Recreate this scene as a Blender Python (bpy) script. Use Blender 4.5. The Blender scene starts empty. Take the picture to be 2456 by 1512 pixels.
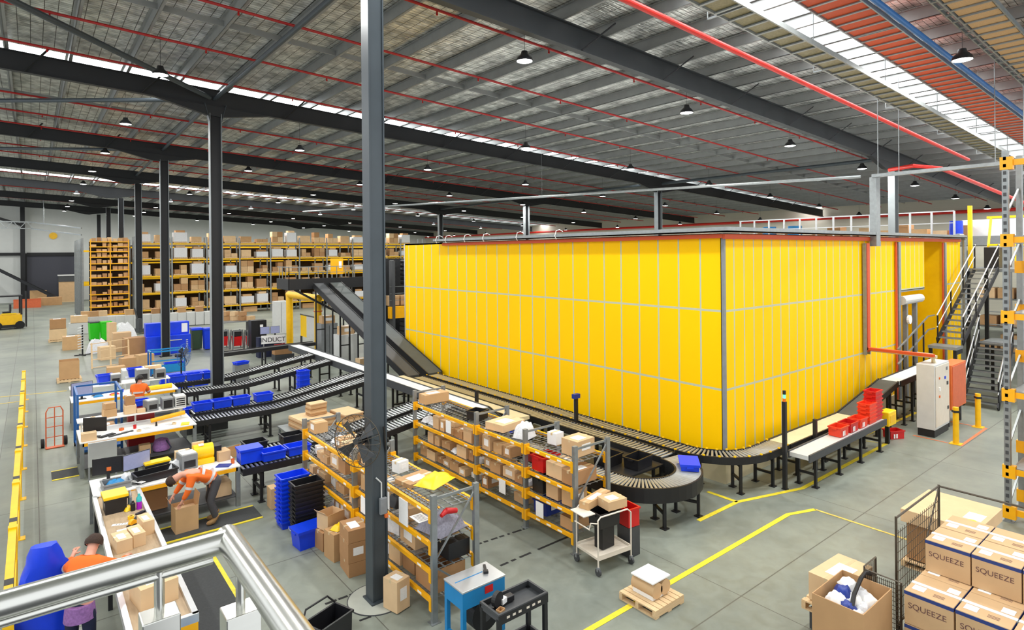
import bpy, math, random
from mathutils import Vector, Matrix
random.seed(7)
S = bpy.context.scene
COL = S.collection
PI = math.pi
# ------------------------------------------------------------------ camera
F_PX, CX, HY, ROLL, YAW, EYE = 1437., 1228., 606., math.radians(0.5), math.radians(38.7), 5.6
cam_d = bpy.data.cameras.new('camera'); cam = bpy.data.objects.new('camera', cam_d); COL.objects.link(cam)
cam.location = (0, 0, EYE)
cam_d.sensor_width = 36; cam_d.lens = 36 * F_PX / 2456
cam_d.shift_y = (HY - 756) / 2456 ; cam_d.clip_start = .05; cam_d.clip_end = 400
cam.rotation_euler = (Matrix.Rotation(-YAW, 3, 'Z') @ Matrix.Rotation(PI/2, 3, 'X') @ Matrix.Rotation(-ROLL, 3, 'Z')).to_euler()
S.camera = cam
# ------------------------------------------------------------------ world, exposure
w = bpy.data.worlds.new('world'); S.world = w; w.use_nodes = True
w.node_tree.nodes['Background'].inputs[0].default_value = (.93, .96, 1, 1)
w.node_tree.nodes['Background'].inputs[1].default_value = 1.6
S.view_settings.view_transform = 'Standard'; S.view_settings.look = 'None'
S.view_settings.exposure = -0.16; S.view_settings.gamma = 1.0; S.view_settings.use_curve_mapping = False
LAMP_W = 290.; SKY_E = 8.0
# ------------------------------------------------------------------ picture point -> place
def ray(u, v):
    a = u - CX; b = HY - v
    x = a*math.cos(ROLL) + b*math.sin(ROLL); y = -a*math.sin(ROLL) + b*math.cos(ROLL)
    return x*math.cos(YAW)+F_PX*math.sin(YAW), -x*math.sin(YAW)+F_PX*math.cos(YAW), y
def W(u, v, z=0):
    X, Y, y = ray(u, v); t = (z-EYE)/y
    return X*t, Y*t
def Wx(u, v, x0):
    X, Y, y = ray(u, v); t = x0/X; return Y*t, EYE+y*t
def Wy(u, v, y0):
    X, Y, y = ray(u, v); t = y0/Y; return X*t, EYE+y*t
def zroof(x, off=0): return 12.1 - .052*x + off
# ------------------------------------------------------------------ mesh helper
class MB:
    def __init__(s): s.v = []; s.f = []; s.m = []
    def add(s, vs, fs, m=0):
        k = len(s.v); s.v += [tuple(p) for p in vs]; s.f += [tuple(i+k for i in f) for f in fs]; s.m += [m]*len(fs); return s
    def box(s, c, d, rz=0, m=0, top=None, M=None):
        # centre c, size d; top = scale of the upper face
        x, y, z = d[0]/2, d[1]/2, d[2]/2; t = top or (1, 1)
        vs = [(-x,-y,-z),(x,-y,-z),(x,y,-z),(-x,y,-z),(-x*t[0],-y*t[1],z),(x*t[0],-y*t[1],z),(x*t[0],y*t[1],z),(-x*t[0],y*t[1],z)]
        ca, sa = math.cos(rz), math.sin(rz); o = []
        for p in vs:
            if M is not None: q = M @ Vector(p); o.append((q.x+c[0], q.y+c[1], q.z+c[2]))
            else: o.append((p[0]*ca-p[1]*sa+c[0], p[0]*sa+p[1]*ca+c[1], p[2]+c[2]))
        return s.add(o, [(0,3,2,1),(4,5,6,7),(0,1,5,4),(1,2,6,5),(2,3,7,6),(3,0,4,7)], m)
    def bx(s, x0, x1, y0, y1, z0, z1, m=0):
        return s.box(((x0+x1)/2, (y0+y1)/2, (z0+z1)/2), (abs(x1-x0), abs(y1-y0), abs(z1-z0)), 0, m)
    def bar(s, a, b, wd, ht=None, m=0):
        a = Vector(a); b = Vector(b); d = b-a; L = d.length; ht = ht or wd
        if L < 1e-6: return s
        z = d.normalized(); up = Vector((0, 0, 1)) if abs(z.z) < .99 else Vector((0, 1, 0))
        x = up.cross(z).normalized(); y = z.cross(x)
        M = Matrix((x, y, z)).transposed()
        return s.box((a+b)/2, (wd, ht, L), 0, m, M=M)
    def tube(s, pts, r, n=8, m=0, cap=True):
        P = [Vector(p) for p in pts]; k0 = len(s.v); prev = None; rings = []
        for i, p in enumerate(P):
            t = (P[min(i+1, len(P)-1)]-P[max(i-1, 0)])
            t = t.normalized() if t.length > 1e-9 else Vector((0, 0, 1))
            if prev is None:
                up = Vector((0, 0, 1)) if abs(t.z) < .9 else Vector((1, 0, 0)); x = up.cross(t).normalized()
            else:
                x = (prev - t*prev.dot(t)); x = x.normalized() if x.length > 1e-6 else Vector((1, 0, 0))
            prev = x; y = t.cross(x); rr = r[i] if isinstance(r, (list, tuple)) else r
            rings.append([p + (x*math.cos(2*PI*j/n)+y*math.sin(2*PI*j/n))*rr for j in range(n)])
        vs = [q for g in rings for q in g]; fs = []
        for i in range(len(P)-1):
            for j in range(n): fs.append((i*n+j, i*n+(j+1) % n, (i+1)*n+(j+1) % n, (i+1)*n+j))
        if cap: fs.append(tuple(range(n-1, -1, -1))); fs.append(tuple((len(P)-1)*n+j for j in range(n)))
        return s.add(vs, fs, m)
    def cyl(s, a, b, r, r2=None, n=16, m=0): return s.tube([a, b], [r, r if r2 is None else r2], n, m)
    def lathe(s, prof, c=(0, 0, 0), n=20, m=0):
        vs = []; fs = []
        for (r, z) in prof:
            for j in range(n): a = 2*PI*j/n; vs.append((c[0]+r*math.cos(a), c[1]+r*math.sin(a), c[2]+z))
        for i in range(len(prof)-1):
            for j in range(n): fs.append((i*n+j, i*n+(j+1) % n, (i+1)*n+(j+1) % n, (i+1)*n+j))
        return s.add(vs, fs, m)
    def prism(s, poly, z0, z1, m=0):
        n = len(poly); vs = [(p[0], p[1], z0) for p in poly]+[(p[0], p[1], z1) for p in poly]
        fs = [tuple(range(n-1, -1, -1)), tuple(range(n, 2*n))]+[(i, (i+1) % n, n+(i+1) % n, n+i) for i in range(n)]
        return s.add(vs, fs, m)
    def plate(s, pts, th=.004, m=0):
        # thin sheet through any 4 points, given thickness along its normal
        P = [Vector(p) for p in pts]; nrm = (P[1]-P[0]).cross(P[2]-P[0]).normalized()*th; n = len(P)
        fs = [tuple(range(n-1, -1, -1)), tuple(range(n, 2*n))]+[(i, (i+1) % n, n+(i+1) % n, n+i) for i in range(n)]
        return s.add(P+[p+nrm for p in P], fs, m)
    def tub(s, L, Wd, H, th=.01, taper=.88, lip=.02, c=(0, 0, 0), m=0, inner=None):
        # open crate: tapering walls, floor, rim
        def ring(l, w_, z): return [(c[0]-l/2, c[1]-w_/2, c[2]+z), (c[0]+l/2, c[1]-w_/2, c[2]+z), (c[0]+l/2, c[1]+w_/2, c[2]+z), (c[0]-l/2, c[1]+w_/2, c[2]+z)]
        R = [ring(L*taper, Wd*taper, 0), ring(L-2*lip, Wd-2*lip, H-lip*1.5), ring(L, Wd, H-lip*1.5), ring(L, Wd, H), ring(L-2*lip-2*th, Wd-2*lip-2*th, H), ring(L*taper-2*th, Wd*taper-2*th, th)]
        vs = [p for r in R for p in r]; fs = [(3, 2, 1, 0)]
        for i in range(len(R)-1):
            for j in range(4): fs.append((i*4+j, i*4+(j+1) % 4, (i+1)*4+(j+1) % 4, (i+1)*4+j))
        k = (len(R)-1)*4; fs.append((k, k+1, k+2, k+3))
        return s.add(vs, fs, m)
    def build(s, name, mats, parent=None, smooth=False, bevel=0):
        me = bpy.data.meshes.new(name); me.from_pydata(s.v, [], s.f)
        for mt in (mats if isinstance(mats, (list, tuple)) else [mats]): me.materials.append(mt)
        if any(s.m): me.polygons.foreach_set('material_index', s.m)
        if smooth:
            me.polygons.foreach_set('use_smooth', [True]*len(me.polygons))
        me.update(); o = bpy.data.objects.new(name, me); COL.objects.link(o)
        if smooth: me.set_sharp_from_angle(angle=math.radians(40))
        if bevel:
            b = o.modifiers.new('bevel', 'BEVEL'); b.width = bevel; b.segments = 2; b.limit_method = 'ANGLE'
        if parent is not None: o.parent = parent
        return o
def tag(o, label, cat, group=None, kind=None):
    o['label'] = label; o['category'] = cat
    if group: o['group'] = group
    if kind: o['kind'] = kind
    return o
def struct(o): o['kind'] = 'structure'; return o
def thing(name, label, cat, loc=(0, 0, 0), rz=0, group=None):
    o = bpy.data.objects.new(name, None); COL.objects.link(o); o.empty_display_size = .1
    o.location = loc; o.rotation_euler = (0, 0, rz); return tag(o, label, cat, group)
def dup(root, loc, rz=0, label=None, group=None, scale=None):
    def cp(o, par):
        c = o.copy(); COL.objects.link(c)
        if par is not None:
            c.parent = par; c.matrix_parent_inverse = o.matrix_parent_inverse.copy()
        for ch in [q for q in KIDS.get(o.name, [])]: cp(ch, c)
        return c
    if root.name not in KIDS: index_kids(root)
    r = cp(root, None); r.location = loc; r.rotation_euler = (0, 0, rz)
    if label: r['label'] = label
    if group: r['group'] = group
    if scale: r.scale = scale
    return r
KIDS = {}
def index_kids(o):
    KIDS[o.name] = list(o.children)
    for c in o.children: index_kids(c)
# ------------------------------------------------------------------ materials
def mat(name, col, rough=.6, metal=0., var=.12, scale=6., bump=0., emit=0., col2=None, spec=.5, stretch=None):
    m = bpy.data.materials.new(name); m.use_nodes = True; nt = m.node_tree; N = nt.nodes; L = nt.links
    b = N['Principled BSDF']; b.inputs['Roughness'].default_value = rough; b.inputs['Metallic'].default_value = metal
    b.inputs['Specular IOR Level'].default_value = spec
    tc = N.new('ShaderNodeTexCoord'); ns = N.new('ShaderNodeTexNoise'); ns.inputs['Scale'].default_value = scale
    ns.inputs['Detail'].default_value = 4
    if stretch:
        mp = N.new('ShaderNodeMapping'); mp.inputs['Scale'].default_value = stretch; L.new(tc.outputs['Object'], mp.inputs[0]); L.new(mp.outputs[0], ns.inputs[0])
    else: L.new(tc.outputs['Object'], ns.inputs[0])
    mx = N.new('ShaderNodeMix'); mx.data_type = 'RGBA'; L.new(ns.outputs[0], mx.inputs[0])
    c2 = col2 or tuple(c*(1-var*2) for c in col)
    mx.inputs[6].default_value = (*c2, 1)
    mx.inputs[7].default_value = (*(tuple(min(1, c*(1+var)) for c in col) if not col2 else col), 1)
    L.new(mx.outputs[2], b.inputs['Base Color'])
    if bump:
        bp = N.new('ShaderNodeBump'); bp.inputs['Strength'].default_value = bump; bp.inputs['Distance'].default_value = .02
        L.new(ns.outputs[0], bp.inputs['Height']); L.new(bp.outputs[0], b.inputs['Normal'])
    if emit:
        b.inputs['Emission Color'].default_value = (*col, 1); b.inputs['Emission Strength'].default_value = emit
    m.diffuse_color = (*col, 1)
    return m
def srgb(r, g, b): return tuple(((c/255+.055)/1.055)**2.4 if c > 10 else c/255/12.92 for c in (r, g, b))
M_ = {}
def D(k, *a, **kw): M_[k] = mat(k, *a, **kw)
D('steel_dark', srgb(67, 75, 80), .45, .2, .1, 3)
D('steel_black', srgb(30, 31, 33), .5, .3, .12, 3)
D('rafter_near', srgb(52, 56, 58), .5, .2, .1, 2)
D('rafter_paint', srgb(38, 40, 42), .5, .2, .1, 2)
D('galv', srgb(150, 155, 155), .4, .6, .15, 9)
D('galv_purlin', srgb(150, 152, 150), .45, .5, .1, 3)
D('stainless', srgb(215, 215, 208), .27, 1., .03, 2, stretch=(1, 40, 40))
D('red_pipe', srgb(170, 14, 10), .45, 0, .1, 4)
D('red_pipe_bright', srgb(215, 36, 20), .45, 0, .1, 4)
D('blue_pipe', srgb(30, 105, 175), .4, 0, .1, 4)
D('orange_cable', srgb(216, 82, 30), .6, 0, .25, 30, stretch=(.5, 12, 12))
D('tan_cable', srgb(200, 165, 120), .6, 0, .25, 30, stretch=(.5, 12, 12))
D('black', srgb(22, 22, 24), .5, 0, .15, 8)
D('black_plastic', srgb(28, 28, 31), .38, 0, .15, 8)
D('dark_grey', srgb(66, 68, 70), .55, 0, .12, 8)
D('grey', srgb(130, 133, 134), .5, 0, .1, 8)
D('light_grey', srgb(205, 206, 203), .5, 0, .05, 6)
D('white', srgb(238, 238, 235), .5, 0, .04, 6)
D('white_wrap', srgb(225, 226, 228), .3, 0, .12, 14, bump=.6)
D('paper', srgb(245, 244, 240), .7, 0, .05, 40)
D('print_ink', srgb(40, 40, 60), .6, 0, .1, 20)
D('cream', srgb(222, 212, 195), .45, 0, .05, 6)
D('blue', srgb(8, 62, 225), .38, 0, .12, 5)
D('blue_dark', srgb(18, 50, 140), .45, 0, .12, 5)
D('blue_frame', srgb(28, 92, 160), .42, 0, .08, 5)
D('blue_cyan', srgb(20, 130, 190), .4, 0, .08, 5)
D('red', srgb(205, 20, 22), .4, 0, .12, 5)
D('red_dark', srgb(140, 18, 22), .45, 0, .12, 5)
D('crate_orange', srgb(235, 62, 30), .4, 0, .12, 5)
D('orange', srgb(228, 112, 45), .5, 0, .1, 6)
D('orange_paint', srgb(212, 102, 58), .5, 0, .1, 6)
D('rack_orange', srgb(252, 178, 0), .42, 0, .08, 5)
D('rack_yellow', srgb(250, 192, 5), .42, 0, .1, 5)
D('yellow', srgb(255, 205, 0), .4, 0, .06, 5)
D('yellow_tape', srgb(240, 215, 50), .55, 0, .2, 9)
D('tape_worn', srgb(225, 195, 90), .6, 0, .35, 14)
D('tape_orange', srgb(225, 120, 70), .6, 0, .2, 9)
D('green', srgb(45, 200, 20), .42, 0, .1, 5)
D('dark_green', srgb(50, 75, 45), .5, 0, .1, 5)
D('teal', srgb(60, 190, 190), .4, 0, .1, 5)
D('purple', srgb(170, 20, 190), .4, 0, .1, 5)
D('rubber', srgb(25, 25, 25), .8, 0, .15, 12)
D('mat_rubber', srgb(62, 64, 64), .85, 0, .15, 30, bump=.2)
D('wood', srgb(222, 190, 145), .7, 0, .15, 4, stretch=(1, 14, 14))
D('ply', srgb(185, 160, 128), .6, 0, .15, 5, stretch=(6, 1, 1))
D('tape_clear', srgb(214, 190, 150), .25, 0, .05, 8)
D('tape_white', srgb(225, 232, 228), .3, 0, .08, 30)
D('ink_blue', srgb(38, 60, 125), .6, 0, .1, 20)
D('ink_brown', srgb(110, 75, 70), .7, 0, .1, 20)
D('screen', srgb(130, 135, 165), .3, 0, .1, 20, emit=.5)
D('skin', srgb(215, 155, 130), .55, 0, .06, 10)
D('hair', srgb(62, 42, 30), .8, 0, .3, 60, bump=.5)
D('hair_black', srgb(25, 18, 18), .6, 0, .3, 60, bump=.5)
D('hivis', srgb(250, 112, 28), .75, 0, .08, 8)
D('hivis_band', srgb(205, 205, 205), .35, .1, .05, 8)
D('navy', srgb(25, 32, 62), .8, 0, .15, 10)
D('charcoal', srgb(70, 68, 70), .85, 0, .15, 14)
D('boot', srgb(150, 115, 70), .8, 0, .15, 20)
D('wall_paint', srgb(205, 208, 204), .7, 0, .03, 2)
D('clad', srgb(196, 192, 176), .6, 0, .06, 2, stretch=(.2, .2, 18))
D('shutter', srgb(62, 64, 74), .55, 0, .08, 3, stretch=(.2, .2, 30))
D('glass', srgb(120, 140, 150), .1, 0, .1, 3)
D('aluminium', srgb(215, 217, 218), .3, .7, .06, 4)
D('roller', srgb(190, 192, 190), .3, .7, .1, 9)
D('belt', srgb(75, 80, 78), .6, 0, .1, 4)
D('belt_white', srgb(232, 236, 234), .5, 0, .05, 4)
D('beige', srgb(218, 205, 165), .6, 0, .08, 4)
D('lamp_on', srgb(255, 255, 250), .4, 0, 0, 3, emit=14)
D('green_lamp', srgb(120, 235, 190), .4, 0, 0, 3, emit=.7)
D('orange_lens', srgb(230, 110, 20), .4, 0, 0, 3)
D('fabric_grey', srgb(150, 148, 160), .9, 0, .3, 30, bump=.5)
D('fabric_pink', srgb(150, 105, 165), .9, 0, .3, 30)
D('wire', srgb(88, 80, 68), .5, .5, .2, 12)
CARD = [mat('cardboard', c, .8, 0, .09, 3) for c in (srgb(203, 163, 115), srgb(190, 149, 103), srgb(224, 190, 146), srgb(176, 132, 88), srgb(208, 172, 128))]
M_['card_in'] = mat('cardboard_inside', srgb(170, 122, 72), .85, 0, .1, 3)
# ================================================================== floor
def floor_material():
    m = bpy.data.materials.new('polished_concrete'); m.use_nodes = True; nt = m.node_tree; N = nt.nodes; L = nt.links
    b = N['Principled BSDF']; tc = N.new('ShaderNodeTexCoord')
    n1 = N.new('ShaderNodeTexNoise'); n1.inputs['Scale'].default_value = .35; n1.inputs['Detail'].default_value = 8; n1.inputs['Roughness'].default_value = .62
    n2 = N.new('ShaderNodeTexNoise'); n2.inputs['Scale'].default_value = 2.2; n2.inputs['Detail'].default_value = 6; n2.inputs['Distortion'].default_value = 1.5
    L.new(tc.outputs['Object'], n1.inputs[0]); L.new(tc.outputs['Object'], n2.inputs[0])
    r1 = N.new('ShaderNodeValToRGB'); r1.color_ramp.elements[0].position = .3; r1.color_ramp.elements[0].color = (*srgb(107, 114, 107), 1)
    r1.color_ramp.elements[1].position = .7; r1.color_ramp.elements[1].color = (*srgb(147, 152, 138), 1); L.new(n1.outputs[0], r1.inputs[0])
    mx = N.new('ShaderNodeMix'); mx.data_type = 'RGBA'; mx.blend_type = 'MULTIPLY'; mx.inputs[0].default_value = .5
    r2 = N.new('ShaderNodeValToRGB'); r2.color_ramp.elements[0].position = .25; r2.color_ramp.elements[0].color = (.62, .62, .6, 1); r2.color_ramp.elements[1].position = .6; r2.color_ramp.elements[1].color = (1, 1, 1, 1)
    L.new(n2.outputs[0], r2.inputs[0]); L.new(r1.outputs[0], mx.inputs[6]); L.new(r2.outputs[0], mx.inputs[7])
    # saw-cut joints
    sp = N.new('ShaderNodeSeparateXYZ'); L.new(tc.outputs['Object'], sp.inputs[0])
    def joint(axis, off, per, wd):
        a = N.new('ShaderNodeMath'); a.operation = 'ADD'; a.inputs[1].default_value = -off+per*40; L.new(sp.outputs[axis], a.inputs[0])
        p = N.new('ShaderNodeMath'); p.operation = 'MODULO'; p.inputs[1].default_value = per; L.new(a.outputs[0], p.inputs[0])
        c = N.new('ShaderNodeMath'); c.operation = 'LESS_THAN'; c.inputs[1].default_value = wd; L.new(p.outputs[0], c.inputs[0]); return c
    js = [joint(1, 5.27, 5.9, .022), joint(0, 8.92, 4.83, .016), joint(0, .07, 300, .02)]
    s = js[0]
    for j in js[1:]:
        q = N.new('ShaderNodeMath'); q.operation = 'MAXIMUM'; L.new(s.outputs[0], q.inputs[0]); L.new(j.outputs[0], q.inputs[1]); s = q
    m2 = N.new('ShaderNodeMix'); m2.data_type = 'RGBA'; L.new(s.outputs[0], m2.inputs[0]); L.new(mx.outputs[2], m2.inputs[6]); m2.inputs[7].default_value = (*srgb(88, 88, 80), 1)
    L.new(m2.outputs[2], b.inputs['Base Color'])
    rr = N.new('ShaderNodeMapRange'); rr.inputs[3].default_value = .32; rr.inputs[4].default_value = .6; L.new(n2.outputs[0], rr.inputs[0]); L.new(rr.outputs[0], b.inputs['Roughness'])
    return m
struct(MB().bx(-14, 56.3, -5, 96, -.2, 0).build('floor', floor_material()))
# ================================================================== walls
struct(MB().bx(56, 56.3, -5, 96, 0, 9.6).build('wall_right', M_['clad']))
mb = MB(); mb.bx(-14, -.55, 95, 95.3, 0, 12.9).bx(4.75, 56, 95, 95.3, 0, 12.9).bx(-.55, 4.75, 95, 95.3, 5.75, 12.9)
struct(mb.build('wall_back', M_['wall_paint']))
d = struct(MB().bx(-.5, 4.7, 95.02, 95.12, 0, 5.7).build('door_1', M_['shutter']))
f = MB().bx(-.8, -.5, 94.8, 95.05, 0, 6).bx(4.7, 5, 94.8, 95.05, 0, 6).bx(-.5, 4.7, 94.8, 95.05, 5.7, 6.1).build('door_frame', M_['steel_black'], d)
struct(MB().bx(-14, -.85, 94.7, 95, 5.75, 6.1).build('trim_1', M_['steel_black']))
tg = MB().cyl((2.1, 94.98, 8.2), (2.1, 94.9, 8.2), .42, n=20).build('round_sign', M_['rack_yellow'])
tag(tg, 'small round yellow sign on white wall above dark roller shutter', 'sign')
# ================================================================== roof
def foil():
    m = bpy.data.materials.new('roof_foil'); m.use_nodes = True; nt = m.node_tree; N = nt.nodes; L = nt.links
    b = N['Principled BSDF']; b.inputs['Metallic'].default_value = .75; b.inputs['Roughness'].default_value = .36
    tc = N.new('ShaderNodeTexCoord'); sp = N.new('ShaderNodeSeparateXYZ'); L.new(tc.outputs['Object'], sp.inputs[0])
    n1 = N.new('ShaderNodeTexNoise'); n1.inputs['Scale'].default_value = 3.; n1.inputs['Detail'].default_value = 6
    L.new(tc.outputs['Object'], n1.inputs[0])
    def lines(axis, per, wd):
        a = N.new('ShaderNodeMath'); a.operation = 'ADD'; a.inputs[1].default_value = per*400; L.new(sp.outputs[axis], a.inputs[0])
        p = N.new('ShaderNodeMath'); p.operation = 'MODULO'; p.inputs[1].default_value = per; L.new(a.outputs[0], p.inputs[0])
        c = N.new('ShaderNodeMath'); c.operation = 'LESS_THAN'; c.inputs[1].default_value = wd; L.new(p.outputs[0], c.inputs[0]); return c
    A = lines(0, .3, .018); B = lines(1, .15, .014)
    q = N.new('ShaderNodeMath'); q.operation = 'MAXIMUM'; L.new(A.outputs[0], q.inputs[0]); L.new(B.outputs[0], q.inputs[1])
    cr = N.new('ShaderNodeValToRGB'); cr.color_ramp.elements[0].color = (*srgb(165, 168, 164), 1); cr.color_ramp.elements[1].color = (*srgb(242, 243, 238), 1)
    cr.color_ramp.elements[0].position = .35; cr.color_ramp.elements[1].position = .65; L.new(n1.outputs[0], cr.inputs[0])
    mx = N.new('ShaderNodeMix'); mx.data_type = 'RGBA'; L.new(q.outputs[0], mx.inputs[0]); L.new(cr.outputs[0], mx.inputs[6]); mx.inputs[7].default_value = (*srgb(70, 68, 60), 1)
    L.new(mx.outputs[2], b.inputs['Base Color'])
    mp = N.new('ShaderNodeMapping'); mp.inputs['Scale'].default_value = (1.2, 6.7, 1); L.new(tc.outputs['Object'], mp.inputs[0])
    n2 = N.new('ShaderNodeTexNoise'); n2.inputs['Scale'].default_value = 1.6; n2.inputs['Detail'].default_value = 5; L.new(mp.outputs[0], n2.inputs[0])
    bp = N.new('ShaderNodeBump'); bp.inputs['Strength'].default_value = .9; bp.inputs['Distance'].default_value = .06; L.new(n2.outputs[0], bp.inputs['Height']); L.new(bp.outputs[0], b.inputs['Normal'])
    return m
FOIL = foil()
BANDS = [(5.9, 8.4), (24.9, 26.5), (61.6, 63.4)]
X0, X1 = -14., 56.
def slab(y0, y1, z_off, th):
    mb = MB(); a, b = zroof(X0, z_off), zroof(X1, z_off)
    mb.add([(X0, y0, a), (X1, y0, b), (X1, y1, b), (X0, y1, a), (X0, y0, a+th), (X1, y0, b+th), (X1, y1, b+th), (X0, y1, a+th)],
           [(0, 3, 2, 1), (4, 5, 6, 7), (0, 1, 5, 4), (1, 2, 6, 5), (2, 3, 7, 6), (3, 0, 4, 7)]); return mb
edges = [-5]+[e for b_ in BANDS for e in b_]+[96]
mb = MB()
for i in range(0, len(edges), 2):
    s_ = slab(edges[i], edges[i+1], .32, .1); mb.add(s_.v, s_.f)
struct(mb.build('ceiling', FOIL))
SKYM = mat('skylight_sheet', (.93, .97, 1), .5, 0, .02, 1, emit=SKY_E)
for i, (a, b) in enumerate(BANDS):
    struct(slab(a, b, .34, .03).build('window_%d' % (i+1), SKYM))
# ================================================================== rafters, purlins, columns
RY = [11.2, 24.6, 38., 51.4, 64.8, 78.2, 91.6]
def near_word(i): return ['nearest', 'second nearest', 'third nearest', 'fourth', 'fifth', 'sixth', 'farthest'][i]
rafters = []
for i, y in enumerate(RY):
    mb = MB()
    xa, xb = -13.5, 55.6
    for (w_, o0, o1) in ((.22, -.64, -.61), (.22, -.03, 0.), (.03, -.62, -.02)):
        mb.add([(xa, y-w_/2, zroof(xa, o0)), (xb, y-w_/2, zroof(xb, o0)), (xb, y+w_/2, zroof(xb, o0)), (xa, y+w_/2, zroof(xa, o0)),
                (xa, y-w_/2, zroof(xa, o1)), (xb, y-w_/2, zroof(xb, o1)), (xb, y+w_/2, zroof(xb, o1)), (xa, y+w_/2, zroof(xa, o1))],
               [(0, 3, 2, 1), (4, 5, 6, 7), (0, 1, 5, 4), (1, 2, 6, 5), (2, 3, 7, 6), (3, 0, 4, 7)])
    x = -10
    r = mb.build('roof_rafter', M_['rafter_paint' if i else 'rafter_near'])
    tag(r, 'dark steel I-beam roof rafter, the %s of the seven from the camera' % near_word(i), 'beam', 'roof rafters')
    rafters.append(r)
    # haunch over the columns
    for xc in (5.4, 32.):
        z0 = zroof(xc, -.64); h = MB()
        if not (i == 0 and xc < 6):
            h.add([(xc-2, y-.1, z0+.1), (xc-.22, y-.1, z0-.35), (xc+.22, y-.1, z0-.37), (xc+2, y-.1, z0-.1), (xc-2, y+.1, z0+.1), (xc-.22, y+.1, z0-.35), (xc+.22, y+.1, z0-.37), (xc+2, y+.1, z0-.1)],
                  [(0, 1, 5, 4), (1, 2, 6, 5), (2, 3, 7, 6), (0, 4, 7, 3), (0, 3, 2, 1), (4, 5, 6, 7)])
            h.build('haunch', M_['rafter_paint'], r)
    if i < 3:
        xs = [11.64, 15.07, 18.75, 22.66, 26.04, 30.3, 34.5, 38.5, 42.5, 47] if i == 0 else [-4, .2, 3.4, 8.3, 12, 15.8, 19.6, 23.6, 27.6, 35.5, 39.5, 43, 46, 49]
        for xq in xs:
            MB().bar((xq-.35, y-.12, zroof(xq, -.6)), (xq+.25, y-.75, zroof(xq, .05)), .07, .03).build('fly_brace', M_['steel_black'], r)
def c_section(x, y0, y1):
    mb = MB(); z = zroof(x)
    mb.bx(x-.012, x+.012, y0, y1, z, z+.3).bx(x-.012, x+.08, y0, y1, z, z+.014).bx(x-.08, x+.012, y0, y1, z+.286, z+.3)
    return mb
first = None
for k in range(41):
    x = -8.6+k*1.6
    if x > 55: break
    if first is None:
        first = c_section(0, -4.5, 95).build('roof_purlin', M_['galv_purlin'])
        tag(first, 'long grey galvanised roof purlin under the foil roof', 'purlin', 'roof purlins'); first.location = (x, 0, zroof(x)-zroof(0))
    else:
        c = first.copy(); COL.objects.link(c); c.location = (x, 0, zroof(x)-zroof(0))
# bridging between purlins
for y in (2.5, 17.9, 31.3):
    mb = MB(); mb.add([(-8, y-.02, zroof(-8, .04)), (55, y-.02, zroof(55, .04)), (55, y+.02, zroof(55, .04)), (-8, y+.02, zroof(-8, .04)), (-8, y-.02, zroof(-8, .2)), (55, y-.02, zroof(55, .2)), (55, y+.02, zroof(55, .2)), (-8, y+.02, zroof(-8, .2))],
                      [(0, 3, 2, 1), (4, 5, 6, 7), (0, 1, 5, 4), (1, 2, 6, 5), (2, 3, 7, 6), (3, 0, 4, 7)])
    tag(mb.build('purlin_bridging', M_['galv_purlin']), 'grey bridging channel crossing the purlins ' + {2.5: 'above the platform', 17.9: 'between first and second rafter', 31.3: 'between second and third rafter'}[y], 'roof bracing')
D('flange', srgb(135, 141, 143), .4, .1, .1, 3)
def column(x, y, z1, hx, by, m, label, extra=False):
    c = thing('steel_column', label, 'column', (x, y, 0), 0, 'steel building columns')
    mb = MB(); t = .022
    mb.bx(-hx/2+t, hx/2-t, -.01, .01, .02, z1)
    mb.build('shaft', M_['steel_black'], c)
    MB().bx(-hx/2, -hx/2+t, -by/2, by/2, .02, z1).build('flange', M_['flange'], c); MB().bx(hx/2-t, hx/2, -by/2, by/2, .02, z1).build('flange', M_['flange'], c)
    MB().bx(-hx/2-.08, hx/2+.08, -by/2-.08, by/2+.08, 0, .025).build('base_plate', m, c)
    if extra:
        mb = MB(); z0 = z1
        mb.add([(-.38, -by/2, z0+.35), (-hx/2, -by/2, z0-.3), (-hx/2+.02, -by/2, z0-.3), (-.36, -by/2, z0+.35), (-.38, by/2, z0+.35), (-hx/2, by/2, z0-.3), (-hx/2+.02, by/2, z0-.3), (-.36, by/2, z0+.35)], [(0, 1, 5, 4), (3, 7, 6, 2), (0, 3, 2, 1), (4, 5, 6, 7)])
        mb.add([(.38, -by/2, z0+.35), (hx/2, -by/2, z0-.3), (hx/2-.02, -by/2, z0-.3), (.36, -by/2, z0+.35), (.38, by/2, z0+.35), (hx/2, by/2, z0-.3), (hx/2-.02, by/2, z0-.3), (.36, by/2, z0+.35)], [(0, 4, 5, 1), (3, 2, 6, 7), (0, 1, 2, 3), (4, 7, 6, 5)])
        mb.build('head_bracket', m, c)
    return c
D('ring', srgb(176, 178, 166), .6, 0, .1, 4)
# main foreground column (boxed section)
mc = thing('steel_column', 'big dark grey steel column in the foreground, left of the picture centre', 'column', (4.33, 8.98, 0), 0, None)
MB().bx(-.11, .11, -.11, .11, .03, zroof(4.3)).build('shaft', M_['steel_dark'], mc, bevel=.008)
MB().bx(.11, .135, -.13, .13, .03, zroof(4.3)).bx(-.135, -.11, -.13, .13, .03, zroof(4.3)).build('flange', M_['steel_dark'], mc)
MB().lathe([(0, 0), (.46, 0), (.46, .012), (0, .012)], n=36).build('base_ring', M_['ring'], mc); MB().lathe([(.46, 0), (.475, 0), (.475, .013), (.46, .013)], n=36).build('ring_edge', M_['dark_grey'], mc)
MB().bx(-.17, .17, -.17, .17, .012, .035).build('base_plate', M_['steel_dark'], mc)
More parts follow.
